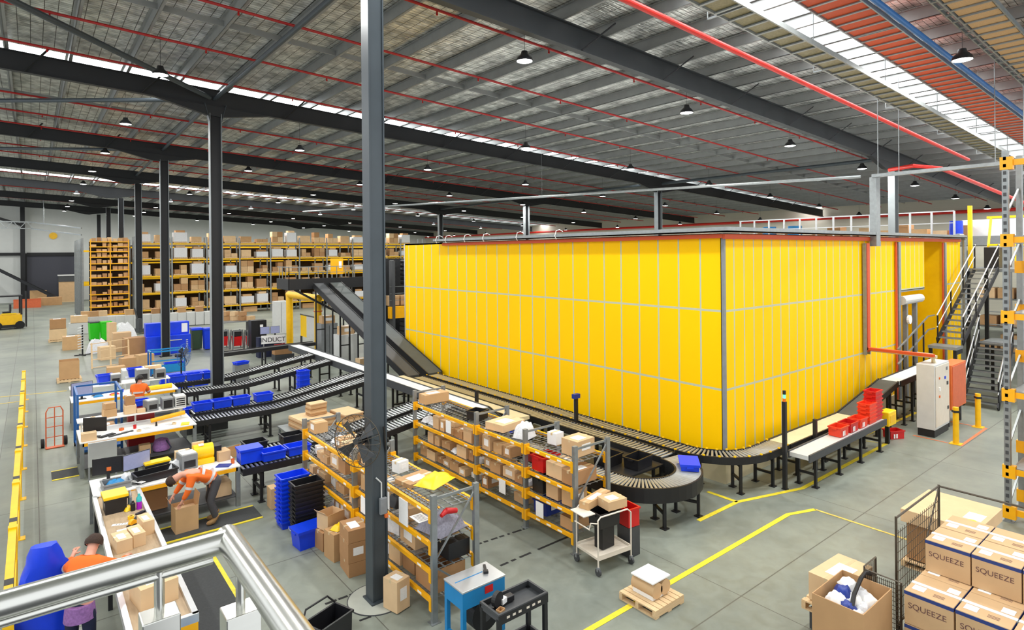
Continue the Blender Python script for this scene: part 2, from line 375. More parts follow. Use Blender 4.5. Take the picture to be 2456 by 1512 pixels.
# socket box and conduit on it
sk = thing('power_socket', 'grey power socket and conduit fixed on the big foreground column', 'socket', (4.33, 8.98, 0))
MB().bx(-.02, .1, -.19, -.125, 1.42, 1.68).build('socket_body', M_['grey'], sk, bevel=.01)
MB().bx(.06, .11, -.2, -.15, 1.36, 1.42).build('orange_tag', M_['orange'], sk)
MB().tube([(.02, -.145, 1.68), (.02, -.145, 1.92), (-.07, -.14, 2.02)], .012).build('conduit', M_['light_grey'], sk)
for i, y in enumerate(RY[1:]):
    x = [5.42, 5.75, 6.1, 6.35, 6.5, 6.6][i]
    column(x, y, zroof(x, -.9), .42, .26, M_['steel_dark'] if i < 1 else M_['steel_black'],
           'dark steel I-section column standing in the %s place behind the foreground column in the left row' % ['first', 'second', 'third', 'fourth', 'fifth', 'sixth'][i], i == 0)
for i, (x, y) in enumerate([(32.9, 11.2), (32., 24.6), (32, 38), (32, 51.4)]):
    column(x, y, zroof(x, -.9), .46, .3, M_['steel_dark'], 'dark steel column rising %s' % ['at the right behind the yellow wall and the grey cable tray', 'behind the middle of the yellow wall', 'behind the left half of the yellow wall', 'behind the left end of the yellow wall'][i], False)
def strut(a, b, r, label):
    tag(MB().cyl(a, b, r, n=12).build('brace_tube', M_['steel_dark']), label, 'roof brace', 'round roof bracing tubes')
H = zroof(5.4, -.35)
strut((5.4, 24.5, H), (5.4, 11.3, H), .075, 'round brace tube from second column head straight to nearest rafter')
strut((5.2, 24.4, H), (-7.5, 11.3, zroof(-7.5, -.35)), .085, 'dark diagonal brace tube crossing the upper left roof')
strut((5.2, 24.8, H), (-7.5, 37.9, zroof(-7.5, -.35)), .085, 'round brace tube running left from the second column head')
strut((5.4, 24.7, H), (5.7, 37.9, H), .075, 'round brace tube from second column head to the third rafter')
strut((5.7, 38.1, H), (6, 51.3, H), .075, 'round brace tube between the third and fourth rafter over left columns')
strut((5.5, 38.1, H), (-7.5, 51.3, zroof(-7.5, -.35)), .085, 'round brace tube running left from the third column head')
H2 = zroof(32, -.4)
strut((32.3, 24.5, H2), (32.6, 11.3, H2), .09, 'long brace tube between first and second rafter behind the yellow wall')
strut((32, 24.7, H2), (32, 37.9, H2), .09, 'brace tube between second and third rafter behind the yellow wall')
strut((32, 38.1, H2), (32, 51.3, H2), .09, 'brace tube between third and fourth rafter behind the yellow wall')

# ================================================================== sprinkler pipes
mb = MB().cyl((-9, 0, zroof(-9)), (55, 0, zroof(55)), .038, n=8)
pp = mb.build('sprinkler_pipe', M_['red_pipe'])
MBh = MB()
for k in range(17):
    x = -7+k*3.7; MBh.cyl((x, 0, zroof(x, -.03)), (x, 0, zroof(x, -.13)), .018, .03, 6)
MBh.build('sprinkler_heads', M_['red_pipe'], pp)
ys = [12.6, 16.05, 19.65, 23.05, 30.4, 34, 37.2, 40.9, 44.4, 47.8, 55.7, 59.2, 67.5, 71, 82, 85]
pp.location = (0, ys[0], -.12); tag(pp, 'thin red sprinkler pipe under the purlins', 'pipe', 'red sprinkler pipes')
for y in ys[1:]: dup(pp, (0, y, -.12))
tag(MB().cyl((0, 8.45, zroof(0, -.6)), (34, 8.45, zroof(34, -.6)), .07, n=14).build('fire_main_pipe', M_['red_pipe_bright']), 'thick bright red pipe hanging beside the skylight at upper right', 'pipe')
tag(MB().cyl((55.3, 9, 8.4), (55.3, 94, 8.4), .13, n=12).build('fire_main_pipe', M_['red_pipe_bright']), 'thick red pipe running along the top of the far cladding wall', 'pipe')
tag(MB().tube([(31.6, 10.9, 9.35), (30.6, 9.6, 9.3), (31.6, 8.9, 9.2), (46, 8.6, 8.2)], .09, 12).build('fire_main_pipe', M_['red_pipe_bright']), 'red pipe bending off the right column behind the cable tray', 'pipe')
# ================================================================== high-bay lamps
hb = thing('high_bay_lamp', 'round white high-bay lamp hanging under the roof', 'ceiling lamp', (0, 0, 0), 0, 'round high-bay lamps')
MB().lathe([(.02, .34), (.1, .33), (.13, .22), (.24, .12), (.27, .03), (.27, 0)], n=24).build('lamp_housing', M_['black_plastic'], hb, smooth=True)
MB().lathe([(0, -.03), (.16, -.02), (.25, 0.005), (.25, .02), (0, .02)], n=24).build('lamp_diffuser', M_['lamp_on'], hb, smooth=True)
MB().cyl((0, 0, .33), (0, 0, 1.33/.8), .007, n=6).build('suspension_cord', M_['black'], hb)
ld = bpy.data.lights.new('lamp_light', 'AREA'); ld.shape = 'DISK'; ld.size = .5; ld.energy = LAMP_W; ld.color = (1, .985, .95); ld.spread = PI
lo = bpy.data.objects.new('lamp_light', ld); COL.objects.link(lo); lo.parent = hb; lo.location = (0, 0, -.06); hb.scale = (.8, .8, .8)
used = False
for y in (-3.6, 4.35, 11.95, 20.3, 28.75, 37.5, 46, 54.5, 63, 71.5, 80, 88):  # behind-camera row is unseen, added to brighten the enclosure's right face
    for k in range(-1, 8):
        x = 3+k*7.05
        if y < 5 and k < 1: continue
        lab = 'round high-bay lamp, %s row, %s' % ({-3.6: 'added behind-camera', 4.35: 'rightmost', 11.95: 'nearest full', 20.3: 'second', 28.75: 'third', 37.5: 'fourth', 46: 'fifth', 54.5: 'sixth', 63: 'seventh', 71.5: 'eighth', 80: 'ninth', 88: 'farthest'}[y], ['left of the column line', 'at the left columns', 'next right of the left columns', 'third from the left columns', 'fourth from the left columns', 'fifth from the left columns', 'third from the far wall', 'second from the far wall', 'nearest the far wall'][k+1])
        z = zroof(x, -1.0 if y != 4.35 else -1.18)
        if not used: hb.location = (x, y, z); hb['label'] = lab; index_kids(hb); used = True
        else: dup(hb, (x, y, z), 0, lab)
# ================================================================== trays and pipes on the right under the roof
def hung(name, m, y0, y1, off, x0, x1, label, cat, depth=.1, frame=True, fill=None, ry=None):
    t = thing(name, label, cat, (0, 0, 0)); mb = MB()
    for y in (y0, y1):
        mb.bar((x0, y, zroof(x0, off)), (x1, y, zroof(x1, off)), .03, depth)
    n = int((x1-x0)/.45)
    for i in range(n+1):
        x = x0+(x1-x0)*i/n; mb.bx(x-.03, x+.03, y0, y1, zroof(x, off)-.05, zroof(x, off)-.025)
    mb.build('tray_rails', m, t)
    if fill:
        fb = MB(); za, zb = zroof(x0, off-.02), zroof(x1, off-.02); e = .04
        fb.add([(x0, y0+e, za), (x1, y0+e, zb), (x1, y1-e, zb), (x0, y1-e, za), (x0, y0+e, za+.05), (x1, y0+e, zb+.05), (x1, y1-e, zb+.05), (x0, y1-e, za+.05)],
               [(0, 3, 2, 1), (4, 5, 6, 7), (0, 1, 5, 4), (1, 2, 6, 5), (2, 3, 7, 6), (3, 0, 4, 7)]); fb.build('cables', fill, t)
    for i in range(int((x1-x0)/4)+1):
        x = x0+1+i*4
        yr = (y0+y1)/2 if ry is None else ry; MB().bar((x, y0, zroof(x, off)-.04), (x, max(y1, yr), zroof(x, off)-.04), .03).cyl((x, yr, zroof(x, off)-.04), (x, yr, zroof(x, .32)), .01, n=6).build('hanger_rod', M_['galv'], t)
    return t
hung('cable_tray', M_['galv'], 5.35, 5.85, -1.9, 8.3, 30, 'wide perforated grey cable tray hanging at upper right', 'cable tray', .1, True, mat('tray_bed', srgb(150, 145, 115), .5, .4, .25, 25), 6.05)
hung('cable_tray', M_['galv'], 5.0, 5.9, -.75, 10, 46, 'cable ladder filled with orange cables beside the big skylight', 'cable tray', .1, True, M_['orange_cable'])
hung('cable_tray', M_['galv'], 3.2, 3.9, -.9, 10, 40, 'cable ladder with tan cables at the top right corner', 'cable tray', .1, True, M_['tan_cable'])
hung('cable_tray', M_['galv'], 3.95, 4.1, -.8, 10, 40, 'narrow grey cable ladder between the blue pipe and the tan cables', 'cable tray', .08)
tag(MB().cyl((9, 4.85, zroof(9, -.75)), (44, 4.85, zroof(44, -.75)), .06, n=12).build('blue_air_pipe', M_['blue_pipe']), 'bright blue air pipe running beside the orange cables under the roof', 'pipe')
# ================================================================== yellow enclosure
def panel_mat(axis, per, off, name):
    m = bpy.data.materials.new(name); m.use_nodes = True; nt = m.node_tree; N = nt.nodes; L = nt.links
    b = N['Principled BSDF']; b.inputs['Roughness'].default_value = .5; b.inputs['Specular IOR Level'].default_value = .1
    tc = N.new('ShaderNodeTexCoord'); sp = N.new('ShaderNodeSeparateXYZ'); L.new(tc.outputs['Object'], sp.inputs[0])
    def ln(ax, pr, of, wd):
        a = N.new('ShaderNodeMath'); a.operation = 'ADD'; a.inputs[1].default_value = pr*100-of+wd/2; L.new(sp.outputs[ax], a.inputs[0])
        p = N.new('ShaderNodeMath'); p.operation = 'MODULO'; p.inputs[1].default_value = pr; L.new(a.outputs[0], p.inputs[0])
        c = N.new('ShaderNodeMath'); c.operation = 'LESS_THAN'; c.inputs[1].default_value = wd; L.new(p.outputs[0], c.inputs[0]); return c
    q = N.new('ShaderNodeMath'); q.operation = 'MAXIMUM'; A = ln(axis, per, off, .045); B = ln(2, 1.9, 2.24, .055)
    L.new(A.outputs[0], q.inputs[0]); L.new(B.outputs[0], q.inputs[1])
    n1 = N.new('ShaderNodeTexNoise'); n1.inputs['Scale'].default_value = .5; L.new(tc.outputs['Object'], n1.inputs[0])
    y = N.new('ShaderNodeMix'); y.data_type = 'RGBA'; L.new(n1.outputs[0], y.inputs[0]); y.inputs[6].default_value = (*srgb(255, 196, 0), 1); y.inputs[7].default_value = (*srgb(255, 203, 0), 1)
    mx = N.new('ShaderNodeMix'); mx.data_type = 'RGBA'; L.new(q.outputs[0], mx.inputs[0]); L.new(y.outputs[2], mx.inputs[6]); mx.inputs[7].default_value = (*srgb(185, 188, 160), 1)
    L.new(mx.outputs[2], b.inputs['Base Color']); return m
YL = panel_mat(1, .641, 8.05, 'yellow_panel'); YR = panel_mat(0, .455, 12.95, 'yellow_panel')
BXx, BXy, BXx1, BXy1, BZ = 12.95, 8.05, 31.1, 23.75, 6.02
enc = thing('machine_enclosure', 'huge bright yellow panelled enclosure filling the right middle of the hall', 'enclosure', (0, 0, 0))
MB().bx(BXx, BXx+.08, BXy, BXy1, .5, BZ).build('wall_panel', YL, enc)
mb = MB().bx(BXx, 24., BXy, BXy+.08, .5, BZ).bx(24., 26.7, BXy, BXy+.08, 4.1, BZ)
mb.build('wall_panel', YR, enc)
MB().bx(28.85, BXx1, BXy, BXy+.08, .5, BZ).build('wall_panel', YR, enc)
MB().bx(28.78, 28.85, BXy, BXy+1.5, .3, BZ).build('smooth_panel', M_['yellow'], enc); MB().bx(26.7, 28.78, BXy+1.42, BXy+1.5, .3, BZ).bx(26.66, 26.7, BXy+.08, BXy+1.42, 4.1, BZ).build('smooth_panel', M_['yellow'], enc)
MB().bx(24., 26.7, BXy+1.3, BXy+1.38, .3, 4.1).bx(23.98, 24.06, BXy+.08, BXy+1.3, .3, 4.1).build('recess_panel', M_['yellow'], enc)
MB().bx(24., 26.7, BXy, BXy+1.3, 4.05, 4.12).build('recess_lintel', M_['galv'], enc)
MB().bx(BXx, BXx1, BXy, BXy1, BZ-.06, BZ).build('roof_panel', M_['light_grey'], enc)
MB().bx(BXx-.03, BXx, BXy, BXy1, 0, .5).bx(BXx-.03, 24, BXy-.03, BXy, 0, .5).bx(26.7, BXx1, BXy-.03, BXy, 0, .5).build('base_kerb', M_['beige'], enc)
MB().bx(BXx-.035, BXx+.04, BXy-.035, BXy+.04, .5, BZ).build('corner_post', M_['grey'], enc)
MB().bx(BXx-.03, BXx+.06, BXy1, BXy1+.06, .0, BZ).build('end_post', M_['aluminium'], enc)
# trays round the top
tr = thing('cable_tray', 'long cable tray with orange conduit running round the top of the yellow enclosure', 'cable tray', (0, 0, 0))
MB().bx(BXx-.3, BXx-.06, BXy-.3, 20.9, BZ+.02, BZ+.05).bx(BXx-.3, BXx-.28, BXy-.3, 20.9, BZ+.02, BZ+.14).bx(BXx-.08, BXx-.06, BXy-.06, 20.9, BZ+.02, BZ+.14).build('tray_bed', M_['galv'], tr)
MB().bx(BXx-.28, 30.9, BXy-.3, BXy-.06, BZ+.02, BZ+.05).bx(BXx-.28, 30.9, BXy-.3, BXy-.28, BZ+.02, BZ+.14).bx(BXx-.06, 30.9, BXy-.08, BXy-.06, BZ+.02, BZ+.14).build('tray_bed', M_['galv'], tr)
MB().bx(BXx-.25, BXx-.06, BXy-.2, 20.8, BZ+.05, BZ+.13).bx(BXx-.06, 20.9, BXy-.24, BXy-.05, BZ+.05, BZ+.13).build('cables', M_['tan_cable'], tr)
MB().bx(21.2, 30.7, BXy-.24, BXy-.05, BZ+.05, BZ+.11).build('cables', M_['black'], tr)
MB().bx(BXx-.12, BXx-.055, BXy-.06, 20.5, BZ-.12, BZ-.02).build('orange_conduit', M_['orange_cable'], tr)
MB().bx(BXx-.12, 30.8, BXy-.12, BXy-.055, BZ-.14, BZ-.02).build('orange_conduit', M_['orange_cable'], tr)
for i, y in enumerate([20.6, 19.9, 18.6, 17.4, 15.5, 13.6]):
    MB().tube([(BXx-.3, y, BZ-.02), (BXx-.36, y, BZ+.08), (BXx-.3, y, BZ+.24), (BXx-.16, y, BZ+.28), (BXx-.02, y, BZ+.22)], .012, 6).build('cable_hoop', M_['white'], tr)
cd = thing('cable_riser', 'orange cable riser on the right face of the yellow enclosure', 'cable tray', (0, 0, 0))
MB().bx(20.95, 21.15, BXy-.16, BXy-.1, 2.3, 5.8).build('orange_cables', M_['orange_cable'], cd)
MB().bx(20.9, 20.94, BXy-.14, BXy-.035, 2.2, 5.8).bx(21.16, 21.2, BXy-.14, BXy-.035, 2.2, 5.8).build('riser_tray', M_['galv'], cd)
MB().bx(20.95, 21.1, 6.1, BXy-.05, 2.36, 2.44).build('orange_conduit', M_['orange_cable'], cd)
MB().bx(21.14, 21.3, 6.1, BXy-.05, 2.3, 2.38).build('beige_trunking', M_['beige'], cd)
for x, lb in ((23.9, 'grey vertical cable tray left of the yellow enclosure recess'), (28.85, 'slim grey vertical cable tray at the right part of the yellow enclosure')):
    t = thing('cable_riser', lb, 'cable tray', (x, BXy, 0))
    MB().bx(-.1, .1, -.1, -.035, .3, 5.85).build('riser_tray', M_['galv'], t)
    MB().bx(-.24, -.16, -.08, -.035, .3, 5.85).build('orange_cables', M_['orange_cable'], t)
tag(MB().tube([(30.4, BXy-.1, 6.15), (31.0, BXy-.1, 6.15), (31.25, BXy-.1, 6.0), (31.3, BXy-.1, 5.7), (31.3, BXy-.1, 2.5)], .09, 10).build('cable_duct', M_['galv']), 'grey duct curving down the right end of the yellow enclosure', 'cable tray')
# goal-post cable tray
gp = thing('cable_tray', 'galvanised goalpost cable tray standing above the right of the yellow enclosure', 'cable tray', (0, 0, 0))
MB().bx(21.3, 21.62, 7.74, 7.94, 5.7, 7.95).build('tray_post', M_['galv'], gp)
MB().bx(21.36, 21.56, 7.93, 7.96, 5.8, 7.8).build('cables', M_['tan_cable'], gp)
MB().bar((21.3, 7.84, 7.98), (21.3+.01, 2.3, 7.98), .2, .1).build('tray_arm', M_['galv'], gp)
for y in (7.7, 7.1, 4.68, 4.05): MB().cyl((21.35, y, 8.0), (21.35, y, zroof(21.35, .1)), .012, n=6).build('hanger_rod', M_['galv'], gp)
tag(MB().tube([(12.4, 35, 8.1), (21.3, 8.2, 8.0)], .05, 8).cyl((17.5, 19.7, 8.04), (17.5, 19.7, zroof(17.5, -.09)), .004, n=4).build('cable_conduit', M_['galv']), 'long thin grey conduit crossing behind the column above the yellow wall', 'pipe')
# steel posts in the recess
rf = thing('recess_frame', 'grey steel lift frame standing in the recess of the yellow enclosure', 'frame', (24.6, 8.1, 0))
for dx in (.15, 1.1): MB().bx(dx-.07, dx+.07, -.1, .04, 0, 3.6).build('post', M_['grey'], rf)
MB().cyl((-.3, -.05, 3.75), (1.6, -.05, 3.75), .16, n=14).build('duct_roll', M_['light_grey'], rf)
MB().cyl((.15, -.12, 3.05), (.15, -.2, 3.05), .16, n=12).build('round_lamp', M_['white'], rf)
# ================================================================== conveyors
def offs(pts, d):
    out = []
    for i, p in enumerate(pts):
        a = Vector(pts[max(i-1, 0)]); b = Vector(pts[min(i+1, len(pts)-1)]); t = (b-a); t.z = 0; t.normalize()
        out.append(Vector(p)+Vector((-t.y, t.x, 0))*d)
    return out
def strip(mb, pts, w, th, dz=0, m=0):
    A = offs(pts, w/2); B = offs(pts, -w/2); n = len(pts); vs = []
    for a, b in zip(A, B): vs += [(a.x, a.y, a.z+dz), (b.x, b.y, b.z+dz), (b.x, b.y, b.z+dz-th), (a.x, a.y, a.z+dz-th)]
    fs = [(0, 3, 2, 1), ((n-1)*4, (n-1)*4+1, (n-1)*4+2, (n-1)*4+3)]
    for i in range(n-1):
        k = i*4
        for j in range(4): fs.append((k+j, k+(j+1) % 4, k+4+(j+1) % 4, k+4+j))
    return mb.add(vs, fs, m)
ROLL_ME = {}
def conveyor(label, pts, w, surf='roller', gap=.1, leg=1.8, rail_h=.17, rail=.0, name='roller_conveyor', rail_m='black', belt_m='belt', legs=True, skip_rollers=False, dots=None):
    pts = [Vector(p) for p in pts]
    t = thing(name, label, 'conveyor', (0, 0, 0))
    for sgn in (1, -1):
        P = offs(pts, sgn*(w/2+.02)); mb = MB(); strip(mb, [(p.x, p.y, p.z) for p in P], .04, rail_h, .035); mb.build('side_rail', M_[rail_m], t)
        if dots:
            md = MB(); Q = offs(pts, sgn*(w/2+.02)); acc = 0
            for i in range(len(Q)-1):
                a, b = Q[i], Q[i+1]; L = (b-a).length; s = 0
                while s < L:
                    if acc <= 0: c = a.lerp(b, s/L); md.box((c.x, c.y, c.z+.05), (.04, .05, .03)); acc = .34
                    s += .1; acc -= .1
            md.build('edge_blocks', M_[dots], t)['kind'] = 'stuff'
    if surf == 'belt':
        mb = MB(); strip(mb, pts, w, .1, .01); mb.build('belt', M_[belt_m], t)
    else:
        mb = MB(); strip(mb, pts, w, .02, -.1); mb.build('under_pan', M_['dark_grey'], t)
        key = round(w, 2)
        if key not in ROLL_ME:
            o = MB().cyl((0, -w/2, 0), (0, w/2, 0), .027, n=8).build('roller', M_['roller'], t, smooth=True); ROLL_ME[key] = o.data; first = o
        tot = sum((pts[i+1]-pts[i]).length for i in range(len(pts)-1)); g = max(gap, tot/98)
        acc = g/2; pos = []
        for i in range(len(pts)-1):
            a, b = pts[i], pts[i+1]; L = (b-a).length
            while acc < L: pos.append((a.lerp(b, acc/L), i, acc/L)); acc += g
            acc -= L
        def tang(i):
            a = pts[max(i-1, 0)]; b = pts[min(i+1, len(pts)-1)]; return (b-a).normalized()
        for j, (p, i, u) in enumerate(pos):
            if j == 0 and 'first' in locals(): o = first
            else: o = bpy.data.objects.new('roller', ROLL_ME[key]); COL.objects.link(o); o.parent = t
            d = tang(i).lerp(tang(i+1), u)
            o.location = (p.x, p.y, p.z); o.rotation_euler = (0, 0, math.atan2(d.y, d.x))
    if legs:
        acc = .4
        for i in range(len(pts)-1):
            a, b = pts[i], pts[i+1]; L = (b-a).length
            while acc < L:
                p = a.lerp(b, acc/L); d = (b-a); d.z = 0; d.normalize(); n = Vector((-d.y, d.x, 0)); h = p.z-.14
                A = p+n*(w/2-.02); B = p-n*(w/2-.02); mb = MB()
                mb.box((A.x, A.y, h/2), (.06, .06, h), math.atan2(d.y, d.x)).box((B.x, B.y, h/2), (.06, .06, h), math.atan2(d.y, d.x))
                mb.bar((A.x, A.y, h*.45), (B.x, B.y, h*.45), .05, .05); mb.bar((A.x, A.y, h-.04), (B.x, B.y, h-.04), .06, .06)
                mb.box((A.x, A.y, .01), (.14, .14, .02)).box((B.x, B.y, .01), (.14, .14, .02))
                mb.build('support_leg', M_['black'], t); acc += leg
            acc -= L
    return t
def arc(cx, cy, r, a0, a1, z0, z1=None, n=14):
    z1 = z0 if z1 is None else z1
    return [(cx+r*math.cos(math.radians(a0+(a1-a0)*i/n)), cy+r*math.sin(math.radians(a0+(a1-a0)*i/n)), z0+(z1-z0)*i/n) for i in range(n+1)]
CZ = .82
# along the left face, round the corner
conveyor('black roller conveyor hugging the left face of the yellow enclosure', [(12.22, 20.3, CZ), (12.22, 16, CZ), (12.22, 8.8, CZ)], .48, 'roller', .12, 2.2, dots='rack_yellow')
conveyor('curved roller conveyor rounding the corner of the yellow enclosure', [(12.22, 8.77, CZ)]+arc(13.5, 8.75, 1.28, 180, 270, CZ)[1:]+[(14.4, 7.47, CZ)], .48, 'roller', .1, .9, dots='rack_yellow')
conveyor('pale belt conveyor along the right face of the yellow enclosure', [(14.42, 7.47, CZ), (18.3, 7.47, CZ)], .52, 'belt', .1, 1.5, belt_m='beige', name='belt_conveyor')
conveyor('dark inclined belt conveyor climbing beside the yellow enclosure', [(18.32, 7.47, CZ), (21.2, 7.4, 1.42)], .52, 'belt', .1, 1.0, belt_m='belt', name='belt_conveyor')
conveyor('high white belt conveyor passing behind the grey control cabinet', [(21.22, 7.35, 1.42), (24.6, 7.3, 1.5), (25.6, 7.3, 1.5)], .52, 'belt', .1, .7, belt_m='belt_white', name='belt_conveyor')
conveyor('short takeaway belt conveyor carrying red crates', [(13.95, 6.76, CZ), (18.6, 6.8, CZ)], .44, 'belt', .1, 1.3, rail_m='dark_grey', belt_m='light_grey', name='belt_conveyor')
# loop
conveyor('outer straight roller lane beside the enclosure conveyor', [(11.52, 20.3, CZ), (11.53, 8.65, CZ)], .48, 'roller', .12, 2.2)
conveyor('round end of the black roller loop conveyor in the picture centre', arc(10.53, 8.6, 1.0, 0, -180, CZ-.02, None, 22), .52, 'roller', .075, .85, rail_h=.3)
conveyor('return lane of the roller loop behind the second rack', [(9.53, 8.62, CZ-.02), (9.53, 11.6, CZ-.02)], .5, 'roller', .1, 1.4, rail_h=.26)
conveyor('sloping belt conveyor joining the high white belt to the loop', [(9.53, 11.62, CZ), (9.6, 13.4, 1.3)], .5, 'belt', .1, 1.2, belt_m='belt', name='belt_conveyor')
conveyor('long high white belt conveyor crossing behind the foreground column', [(9.62, 13.42, 1.3), (9.65, 28.6, 1.3)], .46, 'belt', .1, 2.2, rail_h=.24, rail_m='dark_grey', belt_m='belt_white', name='belt_conveyor')
conveyor('grey belt conveyor running beside the long white belt', [(10.75, 13.0, .95), (10.75, 20.4, .95)], .5, 'belt', .1, 2.2, belt_m='beige', name='belt_conveyor')
def lane(y, x0, label, x1=9.35, yr=None):
    yr = yr if yr is not None else y
    conveyor(label, [(x0, y, .8), (5.9, y, .8), (6.6, y+(yr-y)*.2, .88), (x1, yr, 1.29)], .6, 'roller', .1, 1.7, rail_h=.15)
lane(25.5, 4.1, 'farther roller lane of the rear pair left of the column')
lane(23.6, 4.1, 'nearer roller lane of the rear pair left of the column')
lane(20.35, 3.75, 'farther roller lane of the middle pair under blue totes', 9.3)
lane(19.4, 3.6, 'nearer empty roller lane of the middle pair', 9.3)
lane(15.35, 3.9, 'farther roller lane of the front pair carrying black crates', 9.3)
lane(14.45, 3.62, 'nearer roller lane of the front pair carrying blue totes', 9.3, 14.45)
conveyor('low black conveyor at the back beside the black cabinet', [(6.6, 31.0, .9), (10.2, 31.2, .95), (11.6, 31.2, .95)], .5, 'belt', .1, 2, belt_m='black', name='belt_conveyor')
# inclined chute from upper platform
conveyor('dark inclined belt conveyor coming down from the black platform', [(12.45, 20.5, .85), (12.4, 30.3, 4.1)], .62, 'belt', .1, 3.2, rail_h=.42, belt_m='belt', name='belt_conveyor')
conveyor('second dark inclined conveyor beside the first one', [(11.55, 20.6, .85), (11.5, 30.3, 4.1)], .5, 'belt', .1, 3.2, rail_h=.3, belt_m='dark_grey', name='belt_conveyor')
# beacon and sensor poles
def pole(x, y, h, lb, beacon=False, box=False, z0=0):
    t = thing('sensor_pole', lb, 'pole', (x, y, z0))
    MB().bx(-.042, .042, -.042, .042, .01, h).bx(-.06, .06, -.06, .06, 0, .015).build('post', M_['black'], t)
    if beacon:
        MB().cyl((0, 0, h), (0, 0, h+.08), .035, n=10).build('orange_lens', M_['orange_lens'], t)
        MB().cyl((0, 0, h+.08), (0, 0, h+.17), .035, n=10).build('green_lens', M_['green_lamp'], t)
        MB().cyl((0, 0, h+.17), (0, 0, h+.26), .037, n=10).build('beacon_cap', M_['black'], t)
    if box: MB().bx(-.11, .11, -.06, .06, h, h+.12).build('sensor_box', M_['blue_dark'], t)
pole(13.72, 6.98, 2.05, 'tall black signal pole with green lamp before the yellow enclosure corner', True)
pole(11.865, 12.0, 1.5, 'black sensor pole with blue box before the left yellow face', False, True)
pole(15.55, 7.115, 1.28, 'short black sensor pole on the right conveyor')
pole(10.3, 14.6, 1.5, 'black sensor pole left of the yellow face behind the rack')
# things in and around the loop
tb = thing('work_frame', 'black steel frame table inside the roller loop', 'frame', (10.55, 9.4, 0))
MB().bx(-.62, .62, -.9, .7, .72, .76).build('table_deck', M_['black'], tb)
for sx in (-.58, .58):
    for sy in (-.86, .66): MB().bx(sx-.03, sx+.03, sy-.03, sy+.03, 0, .72).build('leg', M_['black'], tb)
def tote(m, L, Wd, H, label, loc, rz=0, group=None, name='plastic_tote', lid=False, taper=.88, sheet=None):
    t = thing(name, label, 'tote', loc, rz, group)
    MB().tub(L, Wd, H, taper=taper).build('tub', M_[m], t)
    mb = MB()
    for sx in (-1, 1): mb.bx(sx*L/2-.012, sx*L/2+.012, -.07, .07, H-.06, H-.03)
    mb.build('grips', M_[m], t)
    if lid: MB().box((0, 0, H+.012), (L+.01, Wd+.01, .025)).build('lid', M_[m], t)
    if sheet: MB().box((0, -Wd/2*.96-.006, H*.6), (L*.45, .006, H*.4)).build('label_sheet', M_['paper'], t)
    return t
tote('black_plastic', .62, .42, .24, 'open black crate on the frame inside the loop, left one', (10.2, 9.3, .765), .1)
tote('black_plastic', .62, .42, .24, 'open black crate on the frame inside the loop, right one', (10.62, 8.78, .765), .1)
tote('blue', .62, .42, .13, 'blue tote riding the round end of the loop conveyor', (11.25, 7.88, CZ+.02), math.radians(40), lid=True)
tote('blue', .62, .42, .22, 'blue tote sliding down behind the second rack', (9.55, 12.1, 1.04), PI/2)
# ================================================================== cartons
CN = [0]
def carton(label, loc, d, rz=0, group=None, m=None, sheet=True, tape=True, name='cardboard_box', openb=False, side_sheet=False, flaps=True, front=False):
    L, Wd, H = d; CN[0] += 1
    t = thing(name, label, 'box', loc, rz, group); cm = m or CARD[CN[0] % 5]
    if openb:
        th = .006
        MB().bx(-L/2, L/2, -Wd/2, Wd/2, 0, th).bx(-L/2, -L/2+th, -Wd/2, Wd/2, th, H).bx(L/2-th, L/2, -Wd/2, Wd/2, th, H).bx(-L/2+th, L/2-th, -Wd/2, -Wd/2+th, th, H).bx(-L/2+th, L/2-th, Wd/2-th, Wd/2, th, H).build('box_body', cm, t)
        if flaps:
            MB().plate([(-L/2, -Wd/2, H), (L/2, -Wd/2, H), (L/2, -Wd/2-.08, H+.05), (-L/2, -Wd/2-.08, H+.05)], .004).build('flap', cm, t)
            MB().plate([(-L/2, Wd/2, H), (-L/2, -Wd/2, H), (-L/2-.06, -Wd/2, H+.07), (-L/2-.06, Wd/2, H+.07)], .004).build('flap', cm, t)
    else:
        MB().bx(-L/2, L/2, -Wd/2, Wd/2, 0, H).build('box_body', cm, t, bevel=.004)
        if tape: MB().bx(-L/2-.001, L/2+.001, -.024, .024, H-.05, H+.0015).build('packing_tape', M_['tape_clear'], t)
    if sheet and not openb: MB().bx(-L*.3, L*.18, -Wd*.34, Wd*.2, H+.0015, H+.004).build('label_sheet', M_['paper'], t)
    if front: MB().bx(-L/2-.003, -L/2-.0005, -Wd*.3, Wd*.25, H*.3, H*.8).build('front_label', M_['paper'], t)
    if side_sheet: MB().bx(-L*.25, L*.25, -Wd/2-.003, -Wd/2-.0005, H*.35, H*.75).build('label_sheet', M_['paper'], t)
    return t
